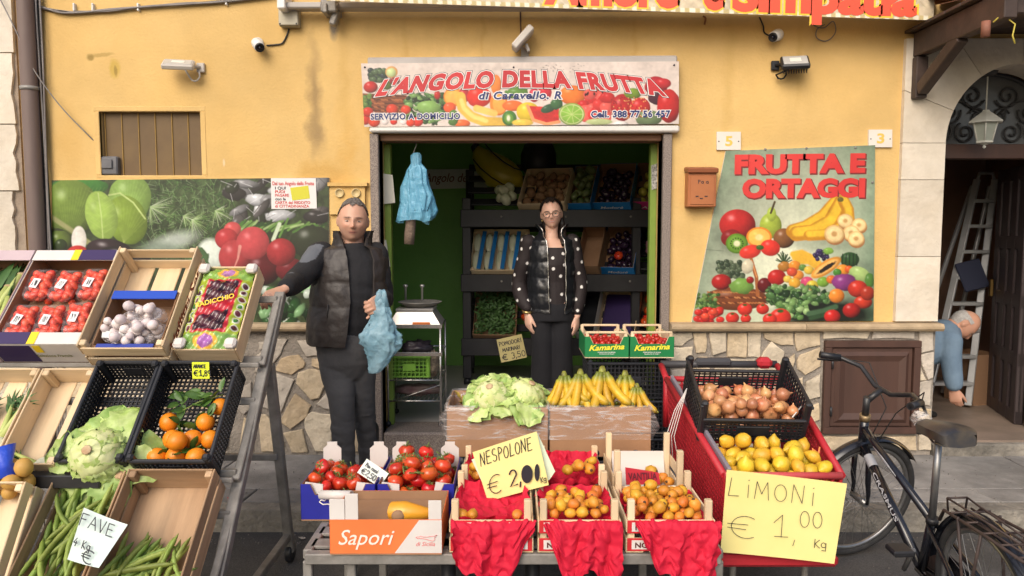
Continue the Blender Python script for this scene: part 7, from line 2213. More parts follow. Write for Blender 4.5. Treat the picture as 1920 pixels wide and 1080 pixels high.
# cartons of lettuce and bananas on black crates
x0,xm_,x1=P(838,820,3.5).x,P(1029,820,3.5).x,P(1220,820,3.5).x
for i,(a,b) in enumerate(((x0,xm_),(xm_,x1))):
 for k in range(2):
  plastic_crate(('lower' if k == 0 else 'upper')+' black crate under the ' +('lettuce' if i == 0 else 'banana')+' carton',TRS(((a+b)/2,3.66,STREET+k*.262)),b -a -.012,.38,.25,dens=.03)
cz=STREET+.53
M_cardp=mat('banana_cardboard',(.42,.225,.115),.75,(.36,.19,.095),3,5,.08,30,grime=(5,.15))
M_wrap=film('clear_wrap',(.86,.84,.84),.2,.12,12)
car=[]
for i,(a,b,lab) in enumerate(((x0,xm_ -.004,'brown carton wrapped in clear film holding two lettuces'),(xm_+.004,x1,'brown carton wrapped in clear film holding banana bunches'))):
 w,l,h=b -a,.38,.235
 MM=TRS(((a+b)/2,3.49+l/2,cz))
 c=carton(lab,MM,w,l,h,M_cardp,M_cardp,name='film_wrapped_carton')
 car.append((MM,w,l,h))
 for dx in (-.02,.17): MB().lathe([(0,0),(.016,0),(.016,.002),(0,.002)],14,c=(dx,-l/2 -.0005,.018),m=rot(90,0,0)).build('hand_hole',M_dark_ink,c)
 mb=MB(); n_=80; vs=[]
 prof=[(h*.36,1.01),(h*.45,1.012),(h*.6,1.015),(h*.8,1.02),(h*.97,1.022),(h+.016,1.0),(h+.012,.95),(h*.8,.92),(h*.6,.9)]
 rd=random.Random(i)
 for j,(z,s_) in enumerate(prof):
  for k in range(n_):
   t=k/n_*4; e=int(t); f=t -e
   x,y=[(-.5+f,-.5),(.5,-.5+f),(.5 -f,.5),(-.5,.5 -f)][e]
   nn=mnoise.noise(Vector((x*9,y*9,z*22+i*5))); bulge=(.028 if (e == 3 and i == 0) or (e == 1 and i == 1) else .0)*math.sin(math.pi*min(1,max(0,(z/h -.36)/.62))) if j < 5 else 0
   ox,oy=[(0,-1),(1,0),(0,1),(-1,0)][e]
   q=abs(nn)*.012+bulge*(1+nn)
   vs.append((x*w*s_+ox*q,y*l*s_+oy*q,z+.008*mnoise.noise(Vector((x*20,y*20,j)))))
 mb.add(vs,[(j*n_+k,j*n_+(k+1) % n_,(j+1)*n_+(k+1) % n_,(j+1)*n_+k) for j in range(len(prof) -1) for k in range(n_)],True)
 mb.build('clear_film',M_wrap,c)
 tag(place(MB().cbox((0,0,0),(w -.02,l -.02,.09),.01).mesh('carton_filler',M_card),'carton_filler',MM @ TRS((0,0,.055))),'brown paper packing in the film-wrapped carton of ' +('lettuces' if i == 0 else 'bananas'),'packing')
MM,w,l,h=car[0]
lettuce(MM @ TRS((-.03,-.13,h+.045),rot(36,-8,0)),'round pale lettuce with leaves hanging over the film-wrapped carton edge',.088,5,10,spread=1.25,lz=.2)
lettuce(MM @ TRS((.14,-.10,h+.045),rot(28,10,30)),'pale green lettuce leaning against the bananas',.09,6,10,spread=1.35,lz=.2)
banana_bunch(MM @ Vector((.03,.13,h+.09)),20,'short greenish bananas behind the lettuces',3,0,.6)
yb_=thing('yellow_leaves','yellowed leaves in the corner of the lettuce carton','leaves',MM @ Vector((-.17,-.02,h -.03)))
rd=random.Random(6)
for k in range(10): mb=MB(); leaf_grid(mb,(rd.uniform(-.04,.04),rd.uniform(-.04,.04),rd.uniform(0,.03)),(rd.uniform(-1,1),rd.uniform(-1,1),.5),(0,0,1),.06,.03,.3,4,2,.005,k); mb.build('leaf',mat('yellowed_leaf',(.45,.33,.06),.6) if k == 0 else bpy.data.materials['yellowed_leaf'],yb_)
MM,w,l,h=car[1]
for (x,y,z,yaw,n_,sc_,lab) in ((-.165,-.02,.125,6,6,.92,'dense banana bunch beside the lettuce'),(-.085,-.03,.135,4,4,1.05,'banana bunch with a dark crown'),(.025,-.02,.145,-3,4,1.12,'tallest banana bunch in the carton'),
       (.14,-.01,.125,-6,3,1.02,'slim banana bunch near the end of the carton'),(.19,-.06,.075,-12,4,.82,'small low banana bunch in the corner of the carton')):
 banana_bunch(MM @ Vector((x,y -.02,h+z+.005)),yaw,lab,n_,-8,sc_*1.15)
rd=random.Random(9)
for k in range(13):
 x=-.2+k*.033
 o=place(BAN,'banana',MM @ TRS((x,-.06+rd.uniform(-.03,.03),h -.005),rot(rd.uniform(60,90),rd.uniform(-25,25),rd.uniform(-30,30)),.8)); tag(o,'banana lying under the bunches with its tip outward','banana','bananas under the bunches')
# ---------------------------------------------------------------- red trolley with lemons and onions
M_redp=mat('red_plastic',(.52,.022,.035),.5,(.45,.02,.032),6,grime=(6,.2))
tl=thing('shopping_trolley','red plastic shopping trolley piled with lemons beside the bicycle','trolley',(1.08,3.3,STREET))
fl,fr=Vector((.84,2.86,.53)),Vector((1.305,2.86,.53))
bl_,br_=Vector((.80,3.78,.73)),Vector((1.42,3.78,.73))
FL,FR=Vector((.86,2.90,.19)),Vector((1.26,2.90,.19))
BL,BR=Vector((.83,3.72,.28)),Vector((1.38,3.72,.28))
def panel(a,b,c,d,nu,nv,name,bar_=.012,th_=.008,m=M_redp):
 mb=MB()
 L=lambda p,q,t: p*(1 -t)+q*t
 n=(b -a).cross(d -a).normalized()
 def strip(p,q,w_,s_):
  t_=(q -p); m_=frame(t_,s_)
  mb.box((p+q)/2,(t_.length,w_,th_),m_)
 for i in range(nu+1):
  p,q=L(a,b,i/nu),L(d,c,i/nu); strip(p,q,bar_,b -a)
 for j in range(nv+1):
  p,q=L(a,d,j/nv),L(b,c,j/nv); strip(p,q,bar_,d -a)
 return mb.build(name,m,tl,W=True)
panel(FL,BL,bl_,fl,30,14,'side_panel'); panel(FR,BR,br_,fr,30,14,'side_panel')
panel(FL,FR,fr,fl,14,10,'front_panel'); panel(BL,BR,br_,bl_,16,14,'back_panel'); panel(FL,FR,BR,BL,14,20,'floor_panel')
sk=Vector((0,0,-.03))
for (a,b) in ((fl,bl_),(fr,br_),(fl,fr),(bl_,br_)): MB().tube([a,b],.015,10).build('rim',mat('faded_red_rim',(.52,.10,.10),.45,(.50,.05,.06),5) if a is fl and b is fr else M_redp,tl,W=True)
MB().cbox((fl+bl_)/2+Vector((.024,0,.012)),(.016,(bl_ -fl).length*.98,.03),.004,m=rot(math.degrees(math.atan2(.20,.92)),0,2.5)).build('grey_edge',mat('grey_edge',(.22,.20,.24),.6),tl,W=True)
MB().cbox((FL+FR)/2+Vector((0,-.03,-.005)),((FR -FL).length+.08,.06,.05),.014).build('front_bumper',M_redp,tl,W=True)
for (a,b) in ((bl_,Vector((.80,3.92,.775))),(br_,Vector((1.42,3.92,.775)))): MB().tube([a -Vector((0,0,.25)),a,b],.017,10).build('handle_post',M_redp,tl,W=True)
hb=MB().tube([(.80,3.93,.78),(1.42,3.93,.78)],.020,12).build('handle_bar',mat('dark_grey_plastic',(.045,.045,.05),.5),tl,W=True)
MB().cbox((1.08,3.93,.79),(.2,.06,.05),.02).build('coin_lock',mat('dark_grey_plastic2',(.05,.05,.055),.5),tl,W=True)
MB().cbox((1.35,3.92,.79),(.08,.07,.06),.02).build('handle_end',M_redp,tl,W=True)
for x,y in ((.92,2.98),(1.22,2.98),(.90,3.68),(1.30,3.68)):
 MB().tube([(x,y,.22),(x,y,STREET+.1)],.014,8).build('leg',M_steel,tl,W=True)
 MB().lathe([(.012,-.014),(.055,-.014),(.06,-.008),(.06,.008),(.055,.014),(.012,.014)],20,c=(x,y,STREET+.06),m=rot(0,90,0)).build('wheel',M_black_plastic,tl,W=True)
# lemons
def lz(y): return .40+(y -2.9)*.12
ML=TRS((1.072,3.02,.40),rot(6,0,0))
tag(place(MB().cbox((0,.1,-.02),(.40,.38,.12),.03).mesh('lemon_sack',mat('white_sack',(.6,.58,.55),.7,(.5,.48,.44),9,bump=.4)),'lemon_sack',ML),'white sack under the lemons in the trolley','sack')
rd=random.Random(31)
for i,(x,y,z,r_) in enumerate(packed(70,.215,.155,.032,31,floor=.04,bias=(0,-.03))):
 o=place(LEM[i % 3],'lemon',ML @ TRS((x,y,z),rrot(rd),r_/.032)); tag(o,'yellow lemon piled in the red trolley','lemon','lemons in the trolley')
# onion crate
MO=TRS(Vector((1.055,3.2,.565))+rot(25,0,0) @ Vector((0,.18,0)),rot(25,0,0) @ rot(0,0,0))
oc=plastic_crate('black plastic crate of onions lying tilted across the red trolley',MO @ TRS((0,0,0),rot(0,0,-1.5)),.475,.37,.20,dip=.07,dens=.027)
rd=random.Random(41)
for i,(x,y,z,r_) in enumerate(packed(66,.205,.16,.0275,41,floor=.02,bias=(0,.45))):
 o=place(ONI[0],'onion',MO @ TRS((x,y,z),rot(rd.uniform(-110,70),rd.uniform(-60,60),rd.uniform(0,360)),r_/.034)); tag(o,'brown onion in the tilted black crate','onion','onions in the tilted crate')
st=thing('white_string','white strings tying the onion crate to the trolley beside the loquats','string',P(1275,720,3.35))
a=P(1288,728,3.36)
for k in range(4): MB().tube([a,a+Vector((-.03 -.01*k,-.02,-.10)),a+Vector((-.06 -.012*k,-.02,-.22)),a+Vector((-.05 -.02*k,-.05,-.30 -.02*k))],.0022,5).build('strand',M_white_card,st,W=True)
st=thing('white_string','white string knotted at the onion crate end nearer the bicycle','string',P(1508,760,3.25))
MB().tube([P(1508,756,3.3),P(1500,765,3.2),P(1486,782,3.12)],.003,5).build('strand',M_white_card,st,W=True)
MB().ell(P(1509,756,3.3),.009,nu=10,nv=6).build('knot',M_white_card,st,W=True)
st=thing('orange_ribbon','orange ribbon tied to the trolley rim beside the bicycle','ribbon',P(1530,870,3.0))
MB().tube([P(1537,838,2.98),P(1534,856,2.98),P(1531,886,2.97)],.004,6,flat=.4).build('strand',mat('orange_ribbon',(.75,.22,.05),.5),st,W=True)
MB().tube([P(1535,852,2.98),P(1524,842,2.98),P(1527,858,2.98),P(1534,862,2.98)],.007,6,flat=.4).build('loop',bpy.data.materials['orange_ribbon'],st,W=True)
# LIMONI card
Yl=2.79
th,o,u,v,Lw,Lh=price_card('price_card','large pale yellow card reading LIMONI on the front of the red trolley',[P(1362,880,Yl),P(1587,906,Yl),P(1563,1056,Yl),P(1350,1034,Yl)],M_pale,curl=.012)
s_=pxs(Yl); u=(P(1587,906,Yl) -P(1362,880,Yl)).normalized(); v=Vector((.02,0,1))
mb=MB()
hand(HB(),'LiMONi',P(1364,927,Yl),u,v,s_*36,.30,s_*1.2,lift=.011,wide=.95,seed=3)
hand(HB(),'€',P(1366,1003,Yl),u,v,s_*44,.2,s_*1.2,lift=.011,wide=1.3)
hand(HB(),'1',P(1446,1002,Yl),u,v,s_*44,.2,s_*1.2,lift=.011); hand(HB(),',',P(1484,1012,Yl),u,v,s_*44,.2,s_*1.2,lift=.011)
hand(HB(),'00',P(1497,985,Yl),u,v,s_*32,.2,s_*1.2,lift=.011)
hand(HB(),'Kg',P(1524,1024,Yl),u,v,s_*17,.15,s_*1.3,lift=.011)
HBUILD(th)
# ---------------------------------------------------------------- bicycle on the street, front wheel turned to the right
M_frame=mat('black_bike_paint',(.010,.011,.016),.22,(.014,.015,.02),8,coat=.4)
M_tyre=mat('tyre_rubber',(.020,.020,.021),.8,(.035,.034,.034),20,bump=.2,bscale=120)
M_rim=mat('dull_rim',(.33,.33,.33),.35,(.25,.25,.25),12,metal=.8)
M_rack=mat('rusty_black_rack',(.035,.025,.024),.6,(.07,.045,.038),20)
M_decal=mat('silver_decal',(.42,.43,.46),.5)
BR_=.315; WB=1.09
rc_=Vector((1.635,2.43,STREET))
bk_m=rot(0,0,87) @ rot(-3,0,0)
bike=thing('bicycle','black step-through bicycle with rear rack parked beside the red trolley','bicycle',rc_,bk_m)
def wheel(c,par,m_=None):
 m_=m_ or Matrix.Identity(3)
 ax=rot(90,0,0)
 tor=lambda Rr,r,n=56,k=10: MB().tube([Vector((Rr*math.cos(2*math.pi*i/n),0,Rr*math.sin(2*math.pi*i/n))) for i in range(n)],r,k,closed=True)
 w_=tor(BR_ -.019,.019).xf(m_,c).build('wheel',M_tyre,par)
 tor(BR_ -.043,.011).xf(m_,c).build('rim',M_rim,w_)
 MB().tube([(0,-.05,0),(0,.05,0)],.017,12).xf(m_,c).build('hub',M_rim,w_)
 sp=MB()
 for i in range(32):
  a=2*math.pi*i/32; b=a+(.35 if i % 2 else -.35)
  s_=.03 if i % 4 < 2 else -.03
  sp.tube([(.016*math.cos(b),s_,.016*math.sin(b)),((BR_ -.05)*math.cos(a),0,(BR_ -.05)*math.sin(a))],.0013,4,cap=False)
 o=sp.xf(m_,c).build('spokes',M_rim,w_); o['kind']='stuff'
 return w_
def mudguard(c,a0,a1,par,m_=None,w=.055):
 m_=m_ or Matrix.Identity(3)
 rows=[]
 for i in range(31):
  a=R(a0+(a1 -a0)*i/30)
  rows.append([m_ @ Vector(((BR_+.022 -.012*(j/3) ** 2)*math.cos(a),w/2*j/3,(BR_+.022 -.012*(j/3) ** 2)*math.sin(a)))+Vector(c) for j in range(-3,4)])
 rows2=[[p+(Vector(c) -p).normalized()*.003 for p in r_] for r_ in rows]
 MB().grid(rows).grid(rows2,flip=True).build('mudguard',M_frame,par)
wheel((0,0,BR_),bike)
mudguard((0,0,BR_),10,215,bike)
# steering axis and the turned front end
hb_,ht_=Vector((1.00,0,.60)),Vector((.965,0,.735))
axv=(ht_ -hb_).normalized()
ST=Matrix.Rotation(R(-72),3,axv)
def stv(p): return ST @ (Vector(p) -hb_)+hb_
hubf=Vector((WB,0,BR_))
hf_=stv(hubf)
hf_.z=max(hf_.z,BR_) if hf_.z < BR_ else hf_.z
dz_=BR_ -stv(hubf).z
fw_=wheel(stv(hubf)+Vector((0,0,dz_)),bike,ST)
mudguard(stv(hubf)+Vector((0,0,dz_)),40,165,bike,ST)
def ftube(name,pts,r,m=M_frame,n=10,par=bike,front=False): return MB().tube([stv(p) for p in pts] if front else pts,r,n).build(name,m,par)
bb=Vector((.44,0,.265)); sc_=Vector((.355,0,.50)); stp=Vector((.30,0,.83))
ftube('head_tube',[hb_,ht_],.021)
ftube('top_tube',[hb_.lerp(ht_,.75),Vector((.86,0,.655)),sc_+Vector((.01,0,-.0))],.017)
ftube('down_tube',[hb_.lerp(ht_,.1),bb],.021)
ftube('seat_tube',[sc_,bb],.018)
ftube('seat_post',[stp,sc_+Vector((.005,0,-.02))],.0135,M_rim)
ftube('seat_clamp',[sc_+Vector((-.004,0,.012)),sc_+Vector((.002,0,-.012))],.023,M_black_metal)
for s_ in (-1,1):
 ftube('seat_stay',[sc_+Vector((0,s_*.015,-.02)),(.14,s_*.045,.39),(0,s_*.06,BR_)],.009)
 ftube('chain_stay',[bb+Vector((0,s_*.02,0)),(.2,s_*.045,.275),(0,s_*.06,BR_)],.010)
 hb2=hb_+Vector((.012,0,-.03))
 ftube('fork_blade',[hb2+Vector((0,s_*.045,0)),hb2.lerp(hubf,.55)+Vector((.0,s_*.05,0)),hubf+Vector((-.012,s_*.05,.06)),hubf+Vector((0,s_*.05,dz_))],[.014,.013,.010,.008],front=True)
ftube('fork_crown',[hb_+Vector((.012,-.05,-.03)),hb_+Vector((.012,.05,-.03))],.018,front=True)
ftube('headset',[ht_,ht_+axv*.03],.024,mat('aged_brass2',(.30,.22,.12),.5,metal=.6))
ftube('stem',[ht_+axv*.02,ht_+axv*.12],.016,M_black_metal)
ftube('stem_arm',[ht_+axv*.10,ht_+axv*.14+Vector((.07,0,.02))],.015,M_black_metal,front=True)
hbc=ht_+axv*.14+Vector((.07,0,.02))
bar_pts=[hbc+Vector(p) for p in ((-.13,.29,.05),(-.04,.255,.055),(.01,.16,.05),(.012,.05,.0),(.012,-.05,.0),(.01,-.16,.05),(-.04,-.255,.055),(-.13,-.29,.05))]
hbar=ftube('handlebar',bar_pts,.0115,M_black_metal,front=True)
for s_ in (0,-1):
 e=bar_pts[s_]; f_=bar_pts[1 if s_ == 0 else -2]
 g=MB().tube([stv(e),stv(e.lerp(f_,.5)),stv(f_)],[.017,.0165,.018],10).build('grip',M_black_plastic,bike)
 MB().tube([stv(f_+Vector((.015,0,-.01))),stv(f_.lerp(e,.3)+Vector((.03,(.03 if s_ == 0 else -.03),-.03))),stv(e+Vector((.02,(.03 if s_ == 0 else -.03),-.035)))],[.008,.006,.005],6).build('brake_lever',M_black_metal,bike)
for s_ in (1,-1):
 f_=hbc+Vector((-.03,s_*.25,.05))
 MB().tube([stv(f_),stv(f_+Vector((.09,-s_*.08,.02))),stv(hbc+Vector((.10,s_*.03,-.10))),stv(hb_+Vector((.05,s_*.02,.0)))],.0028,5).build('brake_cable',M_cable,bike)
# saddle
rows=[]
prof=[(-.15,.055,-.012),(-.13,.072,.004),(-.07,.080,.012),(0,.058,.010),(.06,.042,.006),(.12,.026,.006),(.15,.016,-.006)]
top,bot=[],[]
for (x,w_,z) in prof:
 top.append([Vector((x,w_*q,z+.02*(1 -q*q)+.012)) for q in (-1,-.75,-.4,0,.4,.75,1)])
 bot.append([Vector((x,w_*.96*q,z -.022 -.006*(1 -abs(q)))) for q in (-1,-.75,-.4,0,.4,.75,1)])
mb=MB().grid(top,flip=True).grid(bot)
n_=len(top)
edge=[top[i][0] for i in range(n_)]+top[-1][1:]+[top[i][6] for i in range(n_ -2,-1,-1)]+top[0][5:0:-1]
edgeb=[bot[i][0] for i in range(n_)]+bot[-1][1:]+[bot[i][6] for i in range(n_ -2,-1,-1)]+bot[0][5:0:-1]
mb.grid([edge+[edge[0]],edgeb+[edgeb[0]]])
sad=mb.xf(rot(0,8,0),stp+Vector((-.0,0,.035))).build('saddle',mat('worn_saddle',(.022,.024,.032),.4,(.11,.085,.05),7,5,lo=.45,hi=.8),bike)
sad.modifiers.new('soft','SUBSURF').render_levels=2
for s_ in (-1,1): MB().tube([stp+Vector((-.11,s_*.03,.01)),stp+Vector((0,s_*.022,-.005)),stp+Vector((.10,s_*.01,.015))],.004,6).build('saddle_rail',M_rim,sad)
MB().ell(stp+Vector((.135,.0,.05)),(.04,.035,.028),nu=20,nv=12,fn=lambda u: 1+.4*mnoise.noise(u*3)).build('saddle_cover',film('crumpled_cover',(.7,.66,.62),.35,.3,30),sad)
# rack
rk_=[(.20,.05,.565),(.14,.065,.625),(-.10,.07,.64),(-.30,.06,.635),(-.32,0,.635),(-.30,-.06,.635),(-.10,-.07,.64),(.14,-.065,.625),(.20,-.05,.565)]
rack=ftube('rack',rk_,.006,M_rack,6)
for x in (-.27,-.18,-.09,0,.09): MB().tube([(x,.068,.635),(x,-.068,.635)],.004,5).build('rack_bar',M_rack,rack)
MB().tube([(.14,.03,.628),(-.3,.025,.637)],.004,5).build('rack_bar',M_rack,rack); MB().tube([(.14,-.03,.628),(-.3,-.025,.637)],.004,5).build('rack_bar',M_rack,rack)
MB().tube([(.18,.03,.60),(.175,.035,.655),(.10,.03,.655),(-.22,.02,.655)],.004,5).build('spring_clip',M_rack,rack); MB().tube([(.18,-.03,.60),(.175,-.035,.655),(.10,-.03,.655),(-.22,-.02,.655)],.004,5).build('spring_clip',M_rack,rack)
MB().tube([(.175,.035,.655),(.175,-.035,.655)],.004,5).build('spring_clip',M_rack,rack)
for s_ in (-1,1):
 ftube('rack_stay',[(-.10,s_*.07,.64),(-.0,s_*.07,BR_)],.005,M_rack,6); ftube('rack_stay',[(.04,s_*.07,.64),(.005,s_*.07,BR_)],.005,M_rack,6)
MB().cbox((-.335,0,.57),(.022,.085,.05),.008).build('rear_reflector',mat('red_reflector',(.55,.05,.06),.3,(.6,.10,.10),60),bike)
MB().cbox((-.318,0,.60),(.01,.05,.07),.003).build('reflector_bracket',M_rack,bike)
# drive
MB().lathe([(.0,-.004),(.085,-.004),(.085,.004),(0,.004)],28,c=bb+Vector((0,-.05,0)),m=rot(90,0,0)).build('chainring',M_rack,bike)
MB().cbox(bb+Vector((-.17,-.062,.03)),(.50,.012,.12),.005,m=rot(0,-3,0)).build('chain_guard',M_frame,bike)
ftube('crank',[bb+Vector((0,-.075,0)),bb+Vector((.09,-.08,-.12))],.010,M_rim,8); ftube('crank',[bb+Vector((0,.07,0)),bb+Vector((-.09,.075,.12))],.010,M_rim,8)
for (p,s_) in ((bb+Vector((.09,-.08,-.12)),-1),(bb+Vector((-.09,.075,.12)),1)): MB().cbox(p+Vector((0,s_*.05,0)),(.085,.08,.024),.006).build('pedal',M_black_plastic,bike)
ftube('kickstand',[(.08,.06,.27),(.02,.18,.03)],.008,M_rim,8)
MB().lathe([(0,0),(.035,0),(.04,.012),(.02,.03),(0,.032)],14,c=Vector((-.06,.05,.36)),m=rot(0,-90,0)).build('dynamo',M_rim,bike)
# decals
dt=(bb -hb_.lerp(ht_,.1)); a=hb_.lerp(ht_,.1)
up_=Vector((-dt.z,0,dt.x)).normalized()*-1
side=Vector((0,1,0))
mb=MB()
n_=side*.72+Vector((dt.z,0,-dt.x)).normalized()*.69
y_=n_.cross(dt.normalized())
text_on(mb,'CRASMUS',a+dt*.28+n_*.0225 -y_*.009,dt,y_,.26,.016,off=.015,lift=.0015)
mb.build('lettering',M_decal,bike)
for t0,t1 in ((.12,.22),):
 MB().tube([a+dt*t0,a+dt*t1],.0218,10,cap=False).build('silver_band',M_decal,bike)
MB().tube([Vector((.84,.0165,.645)),Vector((.74,.0172,.62)),Vector((.62,.017,.585))],[.004,.008,.003],6,flat=.3).build('silver_flash',M_decal,bike)
# ---------------------------------------------------------------- in the hall: ladder and box
M_alu=mat('aluminium',(.46,.47,.48),.4,(.38,.39,.40),8,metal=.5)
HF=.096
lad=thing('step_ladder','aluminium step ladder leaning inside the dark hall','ladder',(3.2,5.9,HF))
def lrail(p0,p1,n='rail',w=.05):
 p0,p1=Vector(p0),Vector(p1); q=p1 -p0
 MB().cbox((p0+p1)/2,(w,q.length,.028),.004,m=q.to_track_quat('Y','Z').to_matrix()).build(n,M_alu,lad,W=True)
Yb0,Yt0=5.75,6.15
A1,A2=P(1832,336,Yt0),P(1848,336,Yt0)
A2=A1+Vector((.16,.02,0))
B1=Vector((P(1742,640,Yb0).x,Yb0,HF+.02)); B2=B1+Vector((.33,0,0))
lrail(A1,B1); lrail(A2,B2)
for k in range(8):
 t=.10+k*.115
 p,q=A1.lerp(B1,t),A2.lerp(B2,t)
 MB().cbox((p+q)/2,((q -p).length,.08,.028),.004).build('step',M_alu,lad,W=True)
C1,C2=A1+Vector((0,.06,-.05)),A2+Vector((0,.06,-.05))
D1,D2=B1+Vector((.04,.45,0)),B2+Vector((.06,.45,0))
lrail(C1,D1,'rear_rail',.03); lrail(C2,D2,'rear_rail',.03)
MB().tube([A1+Vector((0,0,-.02)),A1+Vector((.02,0,.05)),A2+Vector((-.02,0,.05)),A2+Vector((0,0,-.02))],.014,8).build('top_hoop',M_alu,lad,W=True)
MB().cbox(A1.lerp(A2,.5).lerp(B1.lerp(B2,.5),.45)+Vector((0,-.04,.03)),(.20,.02,.24),.01,m=rot(-18,-14,0)).build('tool_cloth',mat('navy_cloth',(.012,.016,.04),.8),lad,W=True)
bx=carton('brown cardboard box standing on the hall floor beside the bent man',TRS((P(1824,700,6.0).x,6.0,HF),rot(0,0,12)),.26,.3,.40,mat('hall_box_card',(.22,.125,.07),.8),name='cardboard_box',cat='box')
# ---------------------------------------------------------------- people
def loft(mb,secs,n=24,cap=True,fn=None):
 vs=[]
 for i,(c,rx,ry,xd,yd) in enumerate(secs):
  for k in range(n):
   a=2*math.pi*k/n
   q=1 if fn is None else fn(i,a)
   vs.append(Vector(c)+Vector(xd)*(rx*math.cos(a)*q)+Vector(yd)*(ry*math.sin(a)*q))
 fs=[(i*n+k,i*n+(k+1) % n,(i+1)*n+(k+1) % n,(i+1)*n+k) for i in range(len(secs) -1) for k in range(n)]
 if cap: fs += [tuple(reversed(range(n))),tuple((len(secs) -1)*n+k for k in range(n))]
 return mb.add(vs,fs,True)
def smooth_path(pts,rs,m=5):
 P_=[Vector(p) for p in pts]; n=len(P_); out,ro=[],[]
 for i in range(n -1):
  a,b,c,d=P_[max(i -1,0)],P_[i],P_[i+1],P_[min(i+2,n -1)]
  for k in range(m):
   t=k/m
   out.append(.5*((2*b)+(c -a)*t+(2*a -5*b+4*c -d)*t*t+(3*b -a -3*c+d)*t ** 3))
   ro.append(rs[i]*(1 -t)+rs[i+1]*t)
 return out+[P_[-1]],ro+[rs[-1]]
def limb(mb,pts,rs,n=16,flat=None,m=5):
 p,r=smooth_path(pts,rs,m)
 mb.tube(p,r,n,flat=flat)
 mb.ell(p[0],r[0],nu=n,nv=8); mb.ell(p[-1],r[-1],nu=n,nv=8)
 return mb
def remeshed(mb,name,m,parent,vox=.006,smooth=4,disp=None,color=None):
 me=mb.mesh(name)
 o=bpy.data.objects.new(name,me); COL.objects.link(o)
 r=o.modifiers.new('r','REMESH'); r.mode='VOXEL'; r.voxel_size=vox; r.use_smooth_shade=True
 if smooth:
  s_=o.modifiers.new('s','SMOOTH'); s_.iterations=smooth; s_.factor=.5
 bpy.context.view_layer.update()
 dg=bpy.context.evaluated_depsgraph_get()
 new=bpy.data.meshes.new_from_object(o.evaluated_get(dg))
 bpy.data.objects.remove(o); bpy.data.meshes.remove(me)
 nv=len(new.vertices)
 co=np.empty(nv*3,np.float32); new.vertices.foreach_get('co',co); co=co.reshape(-1,3)
 if disp is not None:
  no=np.empty(nv*3,np.float32); new.vertices.foreach_get('normal',no); no=no.reshape(-1,3)
  co=co+no*disp(co)[:,None]
  new.vertices.foreach_set('co',co.astype(np.float32).ravel())
 if color is not None:
  C4=np.ones((nv,4),np.float32); C4[:,:3]=color(co)
  at=new.color_attributes.new('print','FLOAT_COLOR','POINT'); at.data.foreach_set('color',C4.ravel())
 new.polygons.foreach_set('use_smooth',[True]*len(new.polygons))
 if parent is not None: new.transform(MATS[parent.name].inverted())
 new.materials.append(m); new.name=name
 ob=bpy.data.objects.new(name,new); COL.objects.link(ob)
 if parent is not None: ob.parent=parent
 MATS[ob.name]=MATS[parent.name]
 return ob
def vnoise(co,sc,seed=0):
 r=np.random.default_rng(seed); out=np.zeros(len(co))
 for k in range(7):
  d=r.normal(size=3); d /= np.linalg.norm(d)
  out += np.sin(co @ d*sc*r.uniform(.6,1.6)+r.uniform(0,6.28))
 return out/7
def head_shape(p,S):
 x,y,z=p.x,p.y,p.z
 W,D,H=S['W'],S['D'],S['H']
 zz=z/H
 if zz < 0: x *= 1 -S.get('jaw',.30)*(-zz) ** 1.6          # jaw narrows
 if zz < 0 and y > 0: y *= 1 -.35*(-zz)                      # nape
 if y < 0:
  y *= .96
  g=lambda cx,cz,sx,sz: math.exp(-((x -cx)/sx) ** 2 -((z -cz)/sz) ** 2)
  fr=min(1,-y/(D*.5))
  k=H/.118
  y -= fr*S.get('nose',.021)*(g(0,-.024*k,.011,.012)+.62*g(0,-.006*k,.008,.018)+.25*g(0,.012*k,.008,.012))+fr*.006*(g(.011,-.029*k,.006,.007)+g(-.011,-.029*k,.006,.007))
  y += fr*.011*(g(.030,.004*k,.016,.011)+g(-.030,.004*k,.016,.011))     # sockets
  y -= fr*.006*(g(.030,.022*k,.022,.007)+g(-.030,.022*k,.022,.007))     # brows
  y -= fr*.006*(g(.040,-.022*k,.018,.016)+g(-.040,-.022*k,.018,.016))   # cheeks
  y -= fr*.006*(g(0,-.050*k,.020,.006)+g(0,-.062*k,.017,.006))          # lips
  y += fr*.004*g(0,-.0565*k,.024,.0025)
  y -= fr*.009*g(0,-.088*k,.022,.016)                                           # chin
 return Vector((x,y,z))
def add_head(mb,M,S):
 W,D,H=S['W'],S['D'],S['H']
 vs,fs=[],[]
 nu,nv=64,48
 for j in range(nv+1):
  th=math.pi*j/nv
  for k in range(nu):
   a=2*math.pi*k/nu
   p=Vector((W*math.sin(th)*math.cos(a),D*math.sin(th)*math.sin(a),H*math.cos(th)))
   vs.append(M @ head_shape(p,S))
 for j in range(nv):
  for k in range(nu):
   k2=(k+1) % nu
   fs.append((j*nu+k,(j+1)*nu+k,(j+1)*nu+k2,j*nu+k2))
 mb.add(vs,fs,True)
 for s_ in (-1,1):      # ears
  mb.ell(M @ Vector((s_*W*.99,.012,-.006)),(.010,.018,.031),M.to_3x3() @ rot(8,0,s_*-18),nu=12,nv=8)
